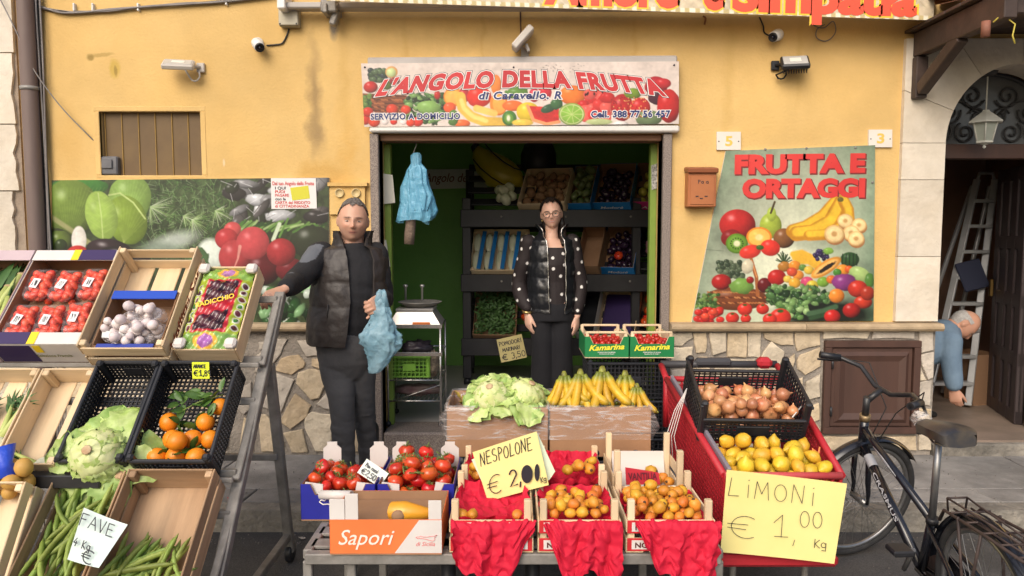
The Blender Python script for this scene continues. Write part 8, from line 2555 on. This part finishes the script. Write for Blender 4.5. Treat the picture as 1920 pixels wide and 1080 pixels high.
def face_colour(S,base,lips,brow,stubble=None):
 def f(M):
  inv=np.array(M.inverted())
  def col(co):
   q=np.c_[co,np.ones(len(co))] @ inv.T
   x,y,z=q[:,0],q[:,1],q[:,2]
   k=S['H']/.118
   C=np.tile(np.array(base,np.float32),(len(co),1))
   C *= (1+.06*vnoise(co,60,3))[:,None]
   near=(np.abs(z) < S['H']*1.25) & (np.abs(x) < .12) & (np.abs(y) < .16)
   fr=near & (y < -.02)
   def mix(w,c):
    nonlocal C
    w=np.clip(w,0,1)*near; C=C*(1 -w[:,None])+np.array(c)*w[:,None]
   g=lambda cx,cz,sx,sz: np.exp(-((x -cx)/sx) ** 4 -((z -cz)/sz) ** 4)*(y < -.02)
   mix(.35*(np.exp(-((np.abs(x) -.042)/.022) ** 2 -((z+.028*k)/.02) ** 2)+np.exp(-(x/.014) ** 2 -((z+.026*k)/.014) ** 2))*(y < 0),S.get('blush',(base[0]*1.0,base[1]*.72,base[2]*.66)))
   if stubble is not None: mix(.55*np.clip((-.030*k -z)/.02,0,1)*(y < .02)*np.clip((z+.125*k)/.02,0,1),stubble)  # darker stubble tone on the lower face
   mix(.85*g(0,-.0515*k,.024,.0045),lips); mix(.85*g(0,-.0610*k,.020,.0050),lips)
   if S.get('teeth'): mix(.9*g(0,-.0563*k,.019,.0026),(.62,.58,.54))
   else: mix(.9*g(0,-.0563*k,.023,.0018),(.08,.03,.03))
   for s_ in (-1,1):
    mix(.85*np.exp(-((x -s_*.031)/.019) ** 4 -((z -(.0235+S.get('browup',0) -.10*np.abs(np.abs(x) -.026))*k)/.0042) ** 4)*(y < -.02),brow)
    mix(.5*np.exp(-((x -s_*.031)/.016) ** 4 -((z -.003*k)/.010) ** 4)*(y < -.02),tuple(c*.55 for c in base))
   return C
  return col
 return f
def eyes(M,parent,S,iris=(.05,.03,.02)):
 k=S['H']/.118
 for s_ in (-1,1):
  yy=-S['D']*.96*math.sqrt(max(0,1 -(.030/S['W']) ** 2))+.0105
  c=Vector((s_*.031,yy,.003*k))
  e=MB().ell(M @ c,(.0115,.0085,S.get('open',.0055)),M.to_3x3(),nu=16,nv=10).build('eye',mat('eye_white',(.42,.37,.33),.3),parent,W=True)
  MB().ell(M @ (c+Vector((0,-.0062,-.0003))),(.0048,.003,min(.0048,S.get('open',.0055)*.92)),M.to_3x3(),nu=12,nv=8).build('iris',mat('iris',iris,.15),e,W=True)
def add_hand(mb,M,curl=(20,25,25,28),thumb=(35,25),sc=1.0,side=1,spread=5):
 T=lambda p: M @ (Vector(p)*sc)
 loft(mb,[(T((0,-.012,0)),.026*sc,.016*sc,M.to_3x3() @ Vector((1,0,0)),M.to_3x3() @ Vector((0,0,1))),
   (T((0,.02,0)),.036*sc,.015*sc,M.to_3x3() @ Vector((1,0,0)),M.to_3x3() @ Vector((0,0,1))),
   (T((0,.06,0)),.041*sc,.014*sc,M.to_3x3() @ Vector((1,0,0)),M.to_3x3() @ Vector((0,0,1))),
   (T((0,.086,-.002)),.040*sc,.011*sc,M.to_3x3() @ Vector((1,0,0)),M.to_3x3() @ Vector((0,0,1)))],18)
 for i,(x,L) in enumerate(((.031,.070),(.0105,.078),(-.0105,.073),(-.030,.058))):
  x *= side; a=0
  p=Vector((x,.082 -.010*abs(i -1.2)*.6,-.001)); yaw=R(-side*(i -1.3)*-spread)
  pts,rs=[p -Vector((0,.02,0)),p],[.0095,.0095]
  for j,(fr,rr) in enumerate(((.46,.0088),(.31,.0080),(.23,.0068))):
   a += R(curl[i]*(1.0 if j < 2 else .7))
   d=Vector((math.sin(yaw)*math.cos(a),math.cos(yaw)*math.cos(a),-math.sin(a)))
   p=p+d*L*fr; pts.append(p); rs.append(rr)
  limb(mb,[T(q) for q in pts],[r_*sc for r_ in rs],10,m=3)
 x=side
 a1,a2=R(thumb[0]),R(thumb[1])
 p0=Vector((x*.024,.012,-.004)); p1=p0+Vector((x*math.sin(a1)*.036,math.cos(a1)*.036,-.010)); p2=p1+Vector((x*math.sin(a1*.5)*.030,math.cos(a1*.5)*.030,-.030*math.sin(a2))); p3=p2+Vector((x*.002,.022,-.022*math.sin(a2)))
 limb(mb,[T(q) for q in (p0,p1,p2,p3)],[.0135*sc,.0115*sc,.0098*sc,.0080*sc],10,m=3)
def aim(o,fwd,palm_down):
 y=Vector(fwd).normalized(); z=-Vector(palm_down); z=(z -y*z.dot(y)).normalized(); x=y.cross(z)
 M=Matrix((x,y,z)).transposed().to_4x4(); M.translation=Vector(o)
 return M
def headM(c,yaw=0,pitch=0,roll=0):
 return TRS(c,rot(0,0,yaw) @ rot(pitch,0,0) @ rot(0,roll,0))
M_skin=mat('skin',(1,1,1),.5,attr='print',sss=.12,bump=.05,bscale=250)
X_,Y_,Z_=Vector((1,0,0)),Vector((0,1,0)),Vector((0,0,1))
# ------------------------------------------------ the man beside the opening
MY=4.12
man=thing('person','man in a dark padded vest leaning on the stand with a blue bag','person',(P(655,860,MY).x,MY,0))
S1=dict(W=.081,D=.100,H=.122,jaw=.13,nose=.025,open=.0036,browup=-.001)
hm=P(662,414,MY -.02)
HM1=headM(hm,12,4,3)
pel=P(650,655,MY); ch=P(652,545,MY); nk=P(661,458,MY+.01)
tw=Matrix.Rotation(R(14),3,'Z')              # trunk turned a little towards our right
tx,ty=tw @ X_,tw @ Y_
shR=P(602,478,MY -.02)      # his right shoulder, left in the picture
shL=P(703,480,MY+.05)
elR=P(556,528,MY -.24); wrR=P(536,541,MY -.44);
hdR=P(519,543,MY -.50)
elL=P(717,560,MY+.05); wrL=P(718,560,MY -.19)
hipR,hipL=P(628,664,MY),P(672,664,MY+.02)
knR,knL=P(641,752,MY -.07),P(681,750,MY+.06)
anR,anL=P(646,846,MY -.04),P(692,838,MY+.22)
anR.z=.09; anL.z=.09
b=MB()
add_head(b,HM1,S1)
limb(b,[nk -Z_*.06,nk+Z_*.02,HM1 @ Vector((0,.015,-.06))],[.070,.062,.060])
tors=[(pel -Z_*.06,.13,.10,tx,ty),(pel+Z_*.06,.145,.115,tx,ty),(ch -Z_*.05,.17,.13,tx,ty),(ch+Z_*.1,.185,.125,tx,ty),(nk -Z_*.09,.15,.095,tx,ty),(nk -Z_*.03,.07,.065,tx,ty)]
loft(b,tors)
limb(b,[shR,elR,wrR],[.062,.048,.032]); limb(b,[shL,elL,wrL],[.062,.048,.032])
limb(b,[hipR,knR,anR],[.082,.056,.042]); limb(b,[hipL,knL,anL],[.082,.056,.042])
HR=aim(wrR+(hdR -wrR).normalized()*.012,(hdR -wrR)+Vector((-.02,-.0,-.02)),Vector((-.15,.1,-1)))
add_hand(b,HR,(30,32,34,36),(40,30),1.06,1)
HL=aim(wrL+Vector((-.006,-.012,.0)),Vector((-.35,-.75,-.35)),Vector((-.85,.2,-.4)))
add_hand(b,HL,(58,60,60,60),(20,60),1.04,-1)
fc_=face_colour(S1,(.56,.32,.225),(.40,.17,.14),(.06,.045,.04),(.40,.24,.18))(HM1)
remeshed(b,'body',M_skin,man,.0048,2,None,fc_)
eyes(HM1,man,S1)
# hair: short, receding, grey-dark
def hair_cap(M,S,front,side,thick,name,m,parent,back=-.09,temple=.03,seed=1,lump=.004,bald=9):
 W,D,H=S['W'],S['D'],S['H']
 vs,fs=[],[]; nu,nv=72,40; keep={}
 for j in range(nv+1):
  th=math.pi*j/nv
  for k in range(nu):
   a=2*math.pi*k/nu
   u=Vector((math.sin(th)*math.cos(a),math.sin(th)*math.sin(a),math.cos(th)))
   p=head_shape(Vector((u.x*W,u.y*D,u.z*H)),S)
   fy=-u.y
   lim=front if fy > .55 else (temple+(front -temple)*max(0,(fy -.1)/.45) if fy > .1 else (side if fy > -.35 else back))
   lim += .006*math.sin(a*9+seed)
   keep[j,k]=p.z > lim and p.z < bald and not (abs(u.x) > .93 and abs(p.z+.006) < .03 and abs(p.y -.012) < .03)
   vs.append(M @ (p+u*(thick+lump*mnoise.noise(u*9+Vector((seed,0,0))))))
 for j in range(nv):
  for k in range(nu):
   k2=(k+1) % nu
   if keep[j,k] and keep[j+1,k] and keep[j+1,k2] and keep[j,k2]: fs.append((j*nu+k,(j+1)*nu+k,(j+1)*nu+k2,j*nu+k2))
 used=sorted({i for f in fs for i in f}); mp={i: n for n,i in enumerate(used)}
 MB().add([vs[i] for i in used],[tuple(mp[i] for i in f) for f in fs],True).build(name,m,parent,W=True)
hair_cap(HM1,S1,.083,-.035,.006,'hair',mat('short_grey_hair',(.07,.058,.05),.75,(.19,.17,.155),90,4,.8,200),man,-.075,.02)
# trousers
M_trou=mat('charcoal_trousers',(.055,.055,.060),.85,(.072,.071,.075),7,5,.3,25,bdist=.02)
t=MB()
loft(t,[(pel -Z_*.16,.10,.09,tx,ty),(pel -Z_*.07,.152,.128,tx,ty),(pel+Z_*.03,.165,.14,tx,ty),(pel+Z_*.10,.165,.14,tx,ty)])
limb(t,[hipR+Z_*.02,hipR.lerp(knR,.5),knR,knR.lerp(anR,.6),anR+Z_*.02],[.098,.090,.070,.060,.062],20)
limb(t,[hipL+Z_*.02,hipL.lerp(knL,.5),knL,knL.lerp(anL,.5),anL+Z_*.02],[.094,.084,.066,.056,.055],20)
wr_=lambda co: .010*np.abs(vnoise(co,22,5))+.004*np.abs(vnoise(co,46,9))+.005*vnoise(co*[1,1,2.2],40,6)*(co[:,2] < .45)
remeshed(t,'trousers',M_trou,man,.0066,9,wr_)
# shoes
M_shoe=mat('black_leather',(.012,.012,.013),.45,(.02,.02,.021),12)
for an,yaw in ((anR,8),(anL,-20)):
 f=Matrix.Rotation(R(yaw),3,'Z'); fx,fy=f @ X_,f @ -Y_
 s_=MB()
 limb(s_,[an+Z_*(.06 if an is anR else .22),an -Z_*.01],[.062,.058])
 loft(s_,[(an -fy*.07 -Z_*.045,.03,.036,fx,Z_),(an -fy*.05 -Z_*.045,.040,.044,fx,Z_),(an+fy*.04 -Z_*.042,.046,.046,fx,Z_),(an+fy*.12 -Z_*.052,.050,.036,fx,Z_),(an+fy*.18 -Z_*.060,.040,.028,fx,Z_),(an+fy*.20 -Z_*.064,.02,.018,fx,Z_)],18)
 remeshed(s_,'shoe',M_shoe,man,.007,3)
# sweater with sleeves
M_knit=mat('black_sweater',(.014,.014,.017),.9,(.022,.022,.026),9,5,.25,60)
s_=MB()
loft(s_,[(pel+Z_*.06,.17,.135,tx,ty),(ch -Z_*.05,.195,.15,tx,ty),(ch+Z_*.1,.197,.138,tx,ty),(nk -Z_*.085,.165,.108,tx,ty),(nk -Z_*.03,.095,.085,tx,ty),(nk+Z_*.005,.080,.076,tx,ty)])
limb(s_,[shR,shR.lerp(elR,.5),elR,elR.lerp(wrR,.55),wrR -(wrR -elR).normalized()*.02],[.076,.066,.060,.052,.046],18)
limb(s_,[shL,shL.lerp(elL,.5),elL,elL.lerp(wrL,.55),wrL -(wrL -elL).normalized()*.02],[.078,.070,.062,.052,.044],18)
slv=lambda co: .009*np.abs(vnoise(co,34,8))+.004*vnoise(co,70,9)
ax0,ax1=np.array(shR),np.array(elR.lerp(wrR,.75))
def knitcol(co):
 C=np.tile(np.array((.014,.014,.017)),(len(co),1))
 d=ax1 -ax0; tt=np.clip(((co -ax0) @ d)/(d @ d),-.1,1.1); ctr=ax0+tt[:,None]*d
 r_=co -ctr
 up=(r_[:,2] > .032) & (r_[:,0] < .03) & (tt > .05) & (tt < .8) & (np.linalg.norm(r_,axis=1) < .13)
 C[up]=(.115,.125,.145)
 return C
remeshed(s_,'sweater',mat('sweater_wool',(.9,.9,.9),.9,(1,1,1),9,attr='print',bump=.25,bscale=60),man,.0072,3,slv,knitcol)
# open padded vest
def vest(secs,parent,name,m,quilt=.085,amp=.012,thick=.014,n=90,seed=1):
 rows_o,rows_i=[],[]
 zs_=[s_[0] for s_ in secs]
 N=70
 for j in range(N+1):
  z=zs_[0]+(zs_[-1] -zs_[0])*j/N
  i=max(k for k in range(len(secs) -1) if secs[k][0] <= z+1e-9) if z > zs_[0] else 0
  t=(z -secs[i][0])/(secs[i+1][0] -secs[i][0]); t=min(1,max(0,t))
  L=lambda a,b: a*(1 -t)+b*t
  c=Vector(secs[i][1]).lerp(Vector(secs[i+1][1]),t); rx,ry=L(secs[i][2],secs[i+1][2]),L(secs[i][3],secs[i+1][3])
  g0,g1=L(secs[i][4],secs[i+1][4]),L(secs[i][5],secs[i+1][5])
  ph=(z/quilt) % 1.0
  q=amp*(math.sin(math.pi*ph) ** .5) -amp
  ro,ri=[],[]
  for k in range(n+1):
   a=R(g1+(360+g0 -g1)*k/n)
   d=tx*math.sin(a) -ty*math.cos(a)
   e=tx*(math.sin(a)*rx) -ty*(math.cos(a)*ry)
   w_=.006*mnoise.noise(Vector((math.sin(a)*5,math.cos(a)*5,z*16+seed)))+.003*mnoise.noise(Vector((math.sin(a)*16,math.cos(a)*16,z*40+seed)))
   p=c+e+d*(q+w_); p.z=z+.01*mnoise.noise(Vector((math.sin(a)*3,math.cos(a)*3,seed)))*(1 if j < 3 else 0)
   ro.append(p); ri.append(c+e*.93+Z_*(z -c.z) if False else Vector((c.x,c.y,z))+e*(1 -thick/max(rx,ry))+d*(q+w_)*.5)
  rows_o.append(ro); rows_i.append(ri)
 mb=MB().grid(rows_o,flip=True).grid(rows_i)
 mb.grid([[r_[0] for r_ in rows_o],[r_[0] for r_ in rows_i]],flip=False); mb.grid([[r_[-1] for r_ in rows_o],[r_[-1] for r_ in rows_i]],flip=True)
 mb.grid([rows_o[0],rows_i[0]],flip=True); mb.grid([rows_o[-1],rows_i[-1]])
 o=mb.build(name,m,parent,W=True)
 return rows_o
M_vest=mat('brown_black_quilting',(.022,.017,.016),.5,(.032,.026,.024),8,5,.25,40,bdist=.01)
zz=lambda p: p.z
vz=[(P(650,643,MY).z,.218,.175,-4,40),(P(650,618,MY).z,.230,.186,-2,38),(P(650,560,MY).z,.218,.172,0,36),(P(650,515,MY).z,.210,.160,-4,36),(P(650,484,MY).z,.205,.140,-8,35),(P(650,466,MY).z,.172,.118,-14,34),(nk.z -.008,.112,.098,-26,38),(nk.z+.03,.106,.100,-38,46),(nk.z+.075,.118,.108,-56,60)]
cc=lambda z: pel.lerp(nk,(z -pel.z)/(nk.z -pel.z))
vest([(z,cc(z),rx,ry,g0,g1) for (z,rx,ry,g0,g1) in vz],man,'padded_vest',M_vest,.135,.007)
MB().tube([cc(z)+tx*(math.sin(R(-30))*.232) -ty*(math.cos(R(-30))*.18)+Z_*(z -cc(z).z) for z in (P(650,590,MY).z,P(650,565,MY).z)],.003,6).build('pocket_zip',M_black_metal,man,W=True)
# blue bag in his left hand
M_bagb=mat('thin_blue_film',(.20,.42,.55),.25,(.34,.56,.68),6,5,.7,22,bdist=.03,alpha=.62)
bagb=thing('carrier_bag','crumpled thin blue carrier bag held by the man in the vest','bag',wrL+Vector((0,-.06,-.42)))
grip=HL @ Vector((0,.075,-.03))
mb=MB(); prof=[]
cx=[P(716,556,MY -.26),P(714,575,MY -.26),P(716,605,MY -.26),P(712,630,MY -.26),P(714,655,MY -.25),P(708,680,MY -.24),P(700,700,MY -.23)]
hw=[.022,.035,.062,.088,.075,.050,.020]
n=44; vs=[]
rowsN=42
pp,rr=smooth_path(cx,hw,7)
for j,(c,w_) in enumerate(zip(pp,rr)):
 for k in range(n):
  a=2*math.pi*k/n
  q=1+.34*mnoise.noise(Vector((math.cos(a)*1.8,math.sin(a)*1.8,j*.10)))+.26*(1 -2.5*abs(mnoise.noise(Vector((math.cos(a)*4,math.sin(a)*4,j*.2+3)))))
  vs.append(c+Vector((w_*q*math.cos(a),w_*.32*q*math.sin(a),0)))
mb.add(vs,[(j*n+k,j*n+(k+1) % n,(j+1)*n+(k+1) % n,(j+1)*n+k) for j in range(len(pp) -1) for k in range(n)],True)
mb.build('film',M_bagb,bagb,W=True)
for dx in (-.012,.012): MB().tube([cx[1]+Vector((dx*2,0,0)),cx[0]+Vector((dx,-.01,.02)),cx[0]+Vector((dx*.5,.0,.035))],[.02,.014,.010],8,flat=.4).build('handle',M_bagb,bagb,W=True)
# ------------------------------------------------ the woman in the shop
WY=5.5
wom=thing('person','woman with glasses in a black padded vest and polka dot blouse','person',(P(1035,700,WY).x,WY,FLOOR))
S2=dict(W=.074,D=.090,H=.113,jaw=.30,nose=.017,open=.0058,teeth=True,blush=(.60,.30,.25))
hw_=P(1034,401,WY -.02)
HM2=headM(hw_,-4,3,-5)
tw=Matrix.Rotation(R(-4),3,'Z'); tx,ty=tw @ X_,tw @ Y_
pel=P(1033,575,WY); ch=P(1032,505,WY); nk=P(1034,438,WY+.01)
shR,shL=P(991,454,WY),P(1073,453,WY+.01)
elR,elL=P(973,532,WY+.05),P(1087,530,WY+.03)
wrR,wrL=P(988,586,WY -.06),P(1082,592,WY -.02)
hipR,hipL=P(1016,590,WY),P(1052,590,WY)
knR,knL=Vector((hipR.x+.01,WY -.01,FLOOR+.48)),Vector((hipL.x -.0,WY -.01,FLOOR+.48))
anR,anL=Vector((hipR.x+.005,WY+.02,FLOOR+.08)),Vector((hipL.x+.01,WY+.02,FLOOR+.08))
b=MB()
add_head(b,HM2,S2)
limb(b,[nk -Z_*.06,nk+Z_*.01,HM2 @ Vector((0,.012,-.055))],[.058,.047,.047])
loft(b,[(pel -Z_*.08,.16,.12,tx,ty),(pel+Z_*.02,.165,.12,tx,ty),(ch -Z_*.09,.125,.095,tx,ty),(ch+Z_*.04,.15,.11,tx,ty),(nk -Z_*.09,.135,.085,tx,ty),(nk -Z_*.04,.06,.055,tx,ty)])
limb(b,[shR,elR,wrR],[.045,.036,.025]); limb(b,[shL,elL,wrL],[.045,.036,.025])
limb(b,[hipR,knR,anR],[.085,.055,.036]); limb(b,[hipL,knL,anL],[.085,.055,.036])
add_hand(b,aim(wrR+Vector((.003,-.002,-.014)),Vector((.10,-.12,-1)),Vector((.75,.5,0))),(14,16,18,20),(22,20),.98,1 if False else -1)
add_hand(b,aim(wrL+Vector((0,-.002,-.014)),Vector((-.06,-.10,-1)),Vector((-.8,.5,0))),(16,18,20,22),(22,20),.98,1)
fc_=face_colour(S2,(.70,.43,.32),(.55,.16,.15),(.035,.022,.018))(HM2)
remeshed(b,'body',M_skin,wom,.0046,2,None,fc_)
eyes(HM2,wom,S2,(.04,.06,.03))
M_hair=mat('dark_brown_hair',(.014,.009,.007),.42,(.028,.018,.014),40,4,.4,90,stretch=(1,1,.2))
hair_cap(HM2,S2,.074,.03,.013,'hair',M_hair,wom,-.10,.045,4,.002)
for s_,pts in ((1,[(.045,.0,.098),(.070,.03,.055),(.070,.06,.0),(.066,.07,-.05),(.066,.06,-.11),(.070,.0,-.17),(.068,-.07,-.23)]),(-1,[(-.045,.0,.098),(-.068,.03,.055),(-.068,.06,.0),(-.056,.07,-.06),(-.045,.075,-.11)])):
 p,r_=smooth_path([HM2 @ Vector(q) for q in pts],[.010,.014,.016,.020,.026,.026,.012][:len(pts)])
 MB().tube(p,r_,12,flat=1.2).build('hair_strand',M_hair,wom,W=True)
MB().ell(HM2 @ Vector((0,.085,-.05)),(.06,.05,.09),nu=18,nv=12).build('hair_bun',M_hair,wom,W=True)
# glasses
gl=MB()
yy=-S2['D']*.96 -.010
for s_ in (-1,1):
 gl.tube([HM2 @ Vector((s_*.033+.0245*math.cos(a),yy+.006*abs(math.cos(a))*(1 if s_*math.cos(a) > 0 else 0),.001+.0215*math.sin(a))) for a in np.linspace(0,2*math.pi,28,endpoint=False)],.0017,6,closed=True)
 gl.tube([HM2 @ Vector((s_*.057,yy+.006,.006)),HM2 @ Vector((s_*.073,-.03,.006)),HM2 @ Vector((s_*.075,.01,.003))],.0016,6)
gl.tube([HM2 @ Vector((-.0085,yy,.003)),HM2 @ Vector((0,yy -.002,.006)),HM2 @ Vector((.0085,yy,.003))],.0015,6)
gl.build('glasses',mat('thin_dark_frame',(.05,.035,.03),.3,metal=.5),wom,W=True)
# trousers
M_tr2=mat('black_trousers',(.006,.006,.009),.9,(.009,.009,.012),7,5,.15,30)
t=MB()
loft(t,[(pel -Z_*.10,.175,.13,tx,ty),(pel -Z_*.01,.178,.132,tx,ty),(pel+Z_*.08,.135,.108,tx,ty)])
limb(t,[hipR,hipR.lerp(knR,.5),knR,anR],[.10,.092,.085,.095],18); limb(t,[hipL,hipL.lerp(knL,.5),knL,anL],[.10,.092,.085,.095],18)
remeshed(t,'trousers',M_tr2,wom,.008,3,lambda co: .004*vnoise(co,26,5))
for an in (anR,anL):
 s_=MB(); loft(s_,[(an+Y_*.06 -Z_*.04,.028,.034,X_,Z_),(an -Y_*.02 -Z_*.04,.040,.038,X_,Z_),(an -Y_*.10 -Z_*.05,.040,.028,X_,Z_),(an -Y_*.15 -Z_*.058,.02,.018,X_,Z_)],16)
 remeshed(s_,'shoe',M_shoe,wom,.008,2)
# blouse with dots
s_=MB()
loft(s_,[(pel -Z_*.02,.165,.125,tx,ty),(pel+Z_*.05,.152,.120,tx,ty),(ch -Z_*.09,.140,.110,tx,ty),(ch+Z_*.04,.163,.122,tx,ty),(nk -Z_*.135,.158,.112,tx,ty),(nk -Z_*.10,.150,.098,tx,ty)])
limb(s_,[shR,shR.lerp(elR,.5),elR,elR.lerp(wrR,.6),wrR -Z_*-.035],[.060,.060,.058,.056,.036],18)
limb(s_,[shL,shL.lerp(elL,.5),elL,elL.lerp(wrL,.6),wrL -Z_*-.035],[.060,.060,.058,.056,.036],18)
def dots(co):
 C=np.tile(np.array((.016,.010,.011)),(len(co),1))
 rng=np.random.default_rng(4); idx=rng.permutation(len(co))[:6000]; sel=[]
 for i in idx:
  p=co[i]
  if all(np.sum((p -q) ** 2) > .068 ** 2 for q in sel): sel.append(p)
 for q in sel: C[np.sum((co -q) ** 2,1) < .0115 ** 2]=(.75,.73,.70)
 return C
remeshed(s_,'blouse',mat('polka_blouse',(1,1,1),.75,attr='print',bump=.2,bscale=50),wom,.0046,3,lambda co: .005*vnoise(co,38,8),dots)
M_pv=mat('glossy_black_padding',(.010,.011,.014),.3,(.014,.015,.018),8,5,.3,30,bdist=.01)
vz=[(P(1033,584,WY).z,.178,.140,-2,36),(P(1033,560,WY).z,.186,.148,-4,38),(P(1033,520,WY).z,.180,.142,-6,38),(P(1033,468,WY).z,.180,.134,-8,36),(P(1033,450,WY).z,.172,.120,-12,34),(nk.z -.035,.140,.104,-22,36),(nk.z -.005,.100,.090,-34,44),(nk.z+.03,.100,.090,-44,54),(nk.z+.07,.128,.108,-56,62)]
cc=lambda z: pel.lerp(nk,(z -pel.z)/(nk.z -pel.z))
ro=vest([(z,cc(z),rx,ry,g0,g1) for (z,rx,ry,g0,g1) in vz],wom,'padded_vest',M_pv,.115,.010)
for e in (0,-1): MB().tube([r_[e]+Vector((0,-.004,0)) for r_ in ro[::3]],.0035,6).build('zip_edge',M_chrome,wom,W=True)
# watch and earrings
MB().lathe([(.034,-.009),(.0355,0),(.034,.009),(.028,.009),(.028,-.009)],20,c=wrR+Vector((0,0,.004)),m=rot(4,6,0)).build('watch',mat('gold_metal',(.55,.40,.16),.3,metal=.8),wom,W=True)
MB().ell(HM2 @ Vector((-.073,-.002,-.045)),(.004,.004,.007)).build('earring',bpy.data.materials['gold_metal'],wom,W=True)
# ------------------------------------------------ the bent man in the hall
OY=5.42
old=thing('person','balding man in a blue shirt bending down inside the arched portal','person',(P(1740,760,OY).x,OY,HF))
S3=dict(W=.076,D=.098,H=.116,jaw=.2,nose=.022,open=.004)
HM3=TRS(P(1806,608,OY),rot(0,0,74) @ rot(62,0,0))
shO=P(1780,640,OY -.10); elO=P(1785,690,OY -.14); wrO=P(1788,728,OY -.15)
neck=P(1788,618,OY)
pelO=P(1715,660,OY+.02)
b=MB(); add_head(b,HM3,S3)
limb(b,[neck -X_*.06,neck,HM3 @ Vector((0,.02,-.06))],[.075,.062,.058])
limb(b,[pelO,pelO.lerp(neck,.5),neck -X_*.03],[.13,.13,.075])
limb(b,[shO,elO,wrO],[.055,.045,.030])
add_hand(b,aim(wrO+Z_*-.012,Vector((.2,-.1,-1)),Vector((.6,.6,0))),(30,32,34,36),(28,30),1.05,-1)
knO=Vector((pelO.x+.06,OY,HF+.46)); anO=Vector((pelO.x+.02,OY+.05,HF+.08))
limb(b,[pelO,knO,anO],[.10,.065,.045])
fc_=face_colour(S3,(.50,.27,.185),(.36,.16,.13),(.3,.28,.26))(HM3)
remeshed(b,'body',M_skin,old,.006,2,None,fc_)
eyes(HM3,old,S3)
hair_cap(HM3,S3,.2,-.02,.006,'hair',mat('grey_hair',(.30,.29,.28),.7,(.42,.41,.40),50,3,.5,150),old,-.08,.045,2,bald=.055)
s_=MB()
limb(s_,[pelO,pelO.lerp(neck,.5)+Z_*.0,neck -X_*.03 -Z_*.02],[.15,.155,.085],22)
limb(s_,[shO,shO.lerp(elO,.5),elO,wrO+Z_*.03],[.085,.075,.068,.056],18)
limb(s_,[shO,pelO.lerp(neck,.75)],[.085,.12],18)
remeshed(s_,'shirt',mat('denim_blue_shirt',(.115,.18,.26),.85,(.15,.225,.31),8,5,.3,40),old,.0075,3,lambda co: .007*vnoise(co,34,8))
t=MB(); limb(t,[pelO -Z_*.02,knO,anO+Z_*.02],[.135,.095,.08],18); limb(t,[pelO+Vector((0,.12,-.02)),knO+Y_*.16,anO+Y_*.16+Z_*.02],[.125,.09,.08],18)
remeshed(t,'trousers',M_trou,old,.009,3)
for q in (anO,anO+Y_*.16):
 s_=MB(); loft(s_,[(q -X_*.07 -Z_*.04,.03,.034,Y_,Z_),(q -Z_*.04,.045,.04,Y_,Z_),(q+X_*.12 -Z_*.05,.045,.03,Y_,Z_),(q+X_*.18 -Z_*.06,.02,.018,Y_,Z_)],16)
 remeshed(s_,'shoe',M_shoe,old,.009,2)
# ---------------------------------------------------------------- small litter on the pavement and street
rd=random.Random(77)
for (px,py,z,lab,c) in ((432,938,.002,'torn bit of red tissue on the pavement by the stand',(.6,.02,.05)),(436,945,.002,'larger torn bit of red tissue on the pavement by the stand',(.6,.02,.05)),(446,943,.002,'scrap of red tissue on the pavement beside the castor leg',(.6,.03,.06)),
       (1208,1052,STREET,'green leaf scrap on the street under the table',(.15,.25,.05)),(1232,1046,STREET,'torn lettuce leaf on the street under the table',(.2,.3,.07)),(1185,868,.002,'dry leaf on the pavement behind the cartons',(.2,.12,.05)),
       (548,985,STREET,'dry brown leaf against the kerb',(.22,.14,.06)),(566,1012,STREET,'scrap of pale paper on the street beside the table',(.5,.46,.4))):
 o=Pz(px,py,z)
 rows=[[o+Vector((.03*(i/4 -.5)+rd.uniform(-.006,.006),.02*(j/3 -.5)+rd.uniform(-.004,.004),.006+rd.uniform(0,.010))) for i in range(5)] for j in range(4)]
 tag(MB().grid(rows,sm=False).build('litter_scrap',mat('scrap',c,.7)),lab,'litter')
mb=MB()
for k in range(1500):
 y=rd.uniform(2.2,3.84) if rd.random() < .75 else rd.uniform(3.9,4.8)
 if y < 3.84 and rd.random() < .6: y=3.84 -abs(rd.gauss(0,.12))
 z=STREET if y < 3.85 else .002
 s_=rd.uniform(.002,.006)
 mb.box((rd.uniform(-3.2,3.6),y,z+s_*.4),(s_,s_*rd.uniform(.6,1.4),s_*.8),rot(0,0,rd.uniform(0,90)))
tag(mb.build('grit',mat('grit_stone',(.22,.2,.18),.9,(.10,.09,.08),30)),'scattered grit along the kerb and pavement','grit',kind='stuff')
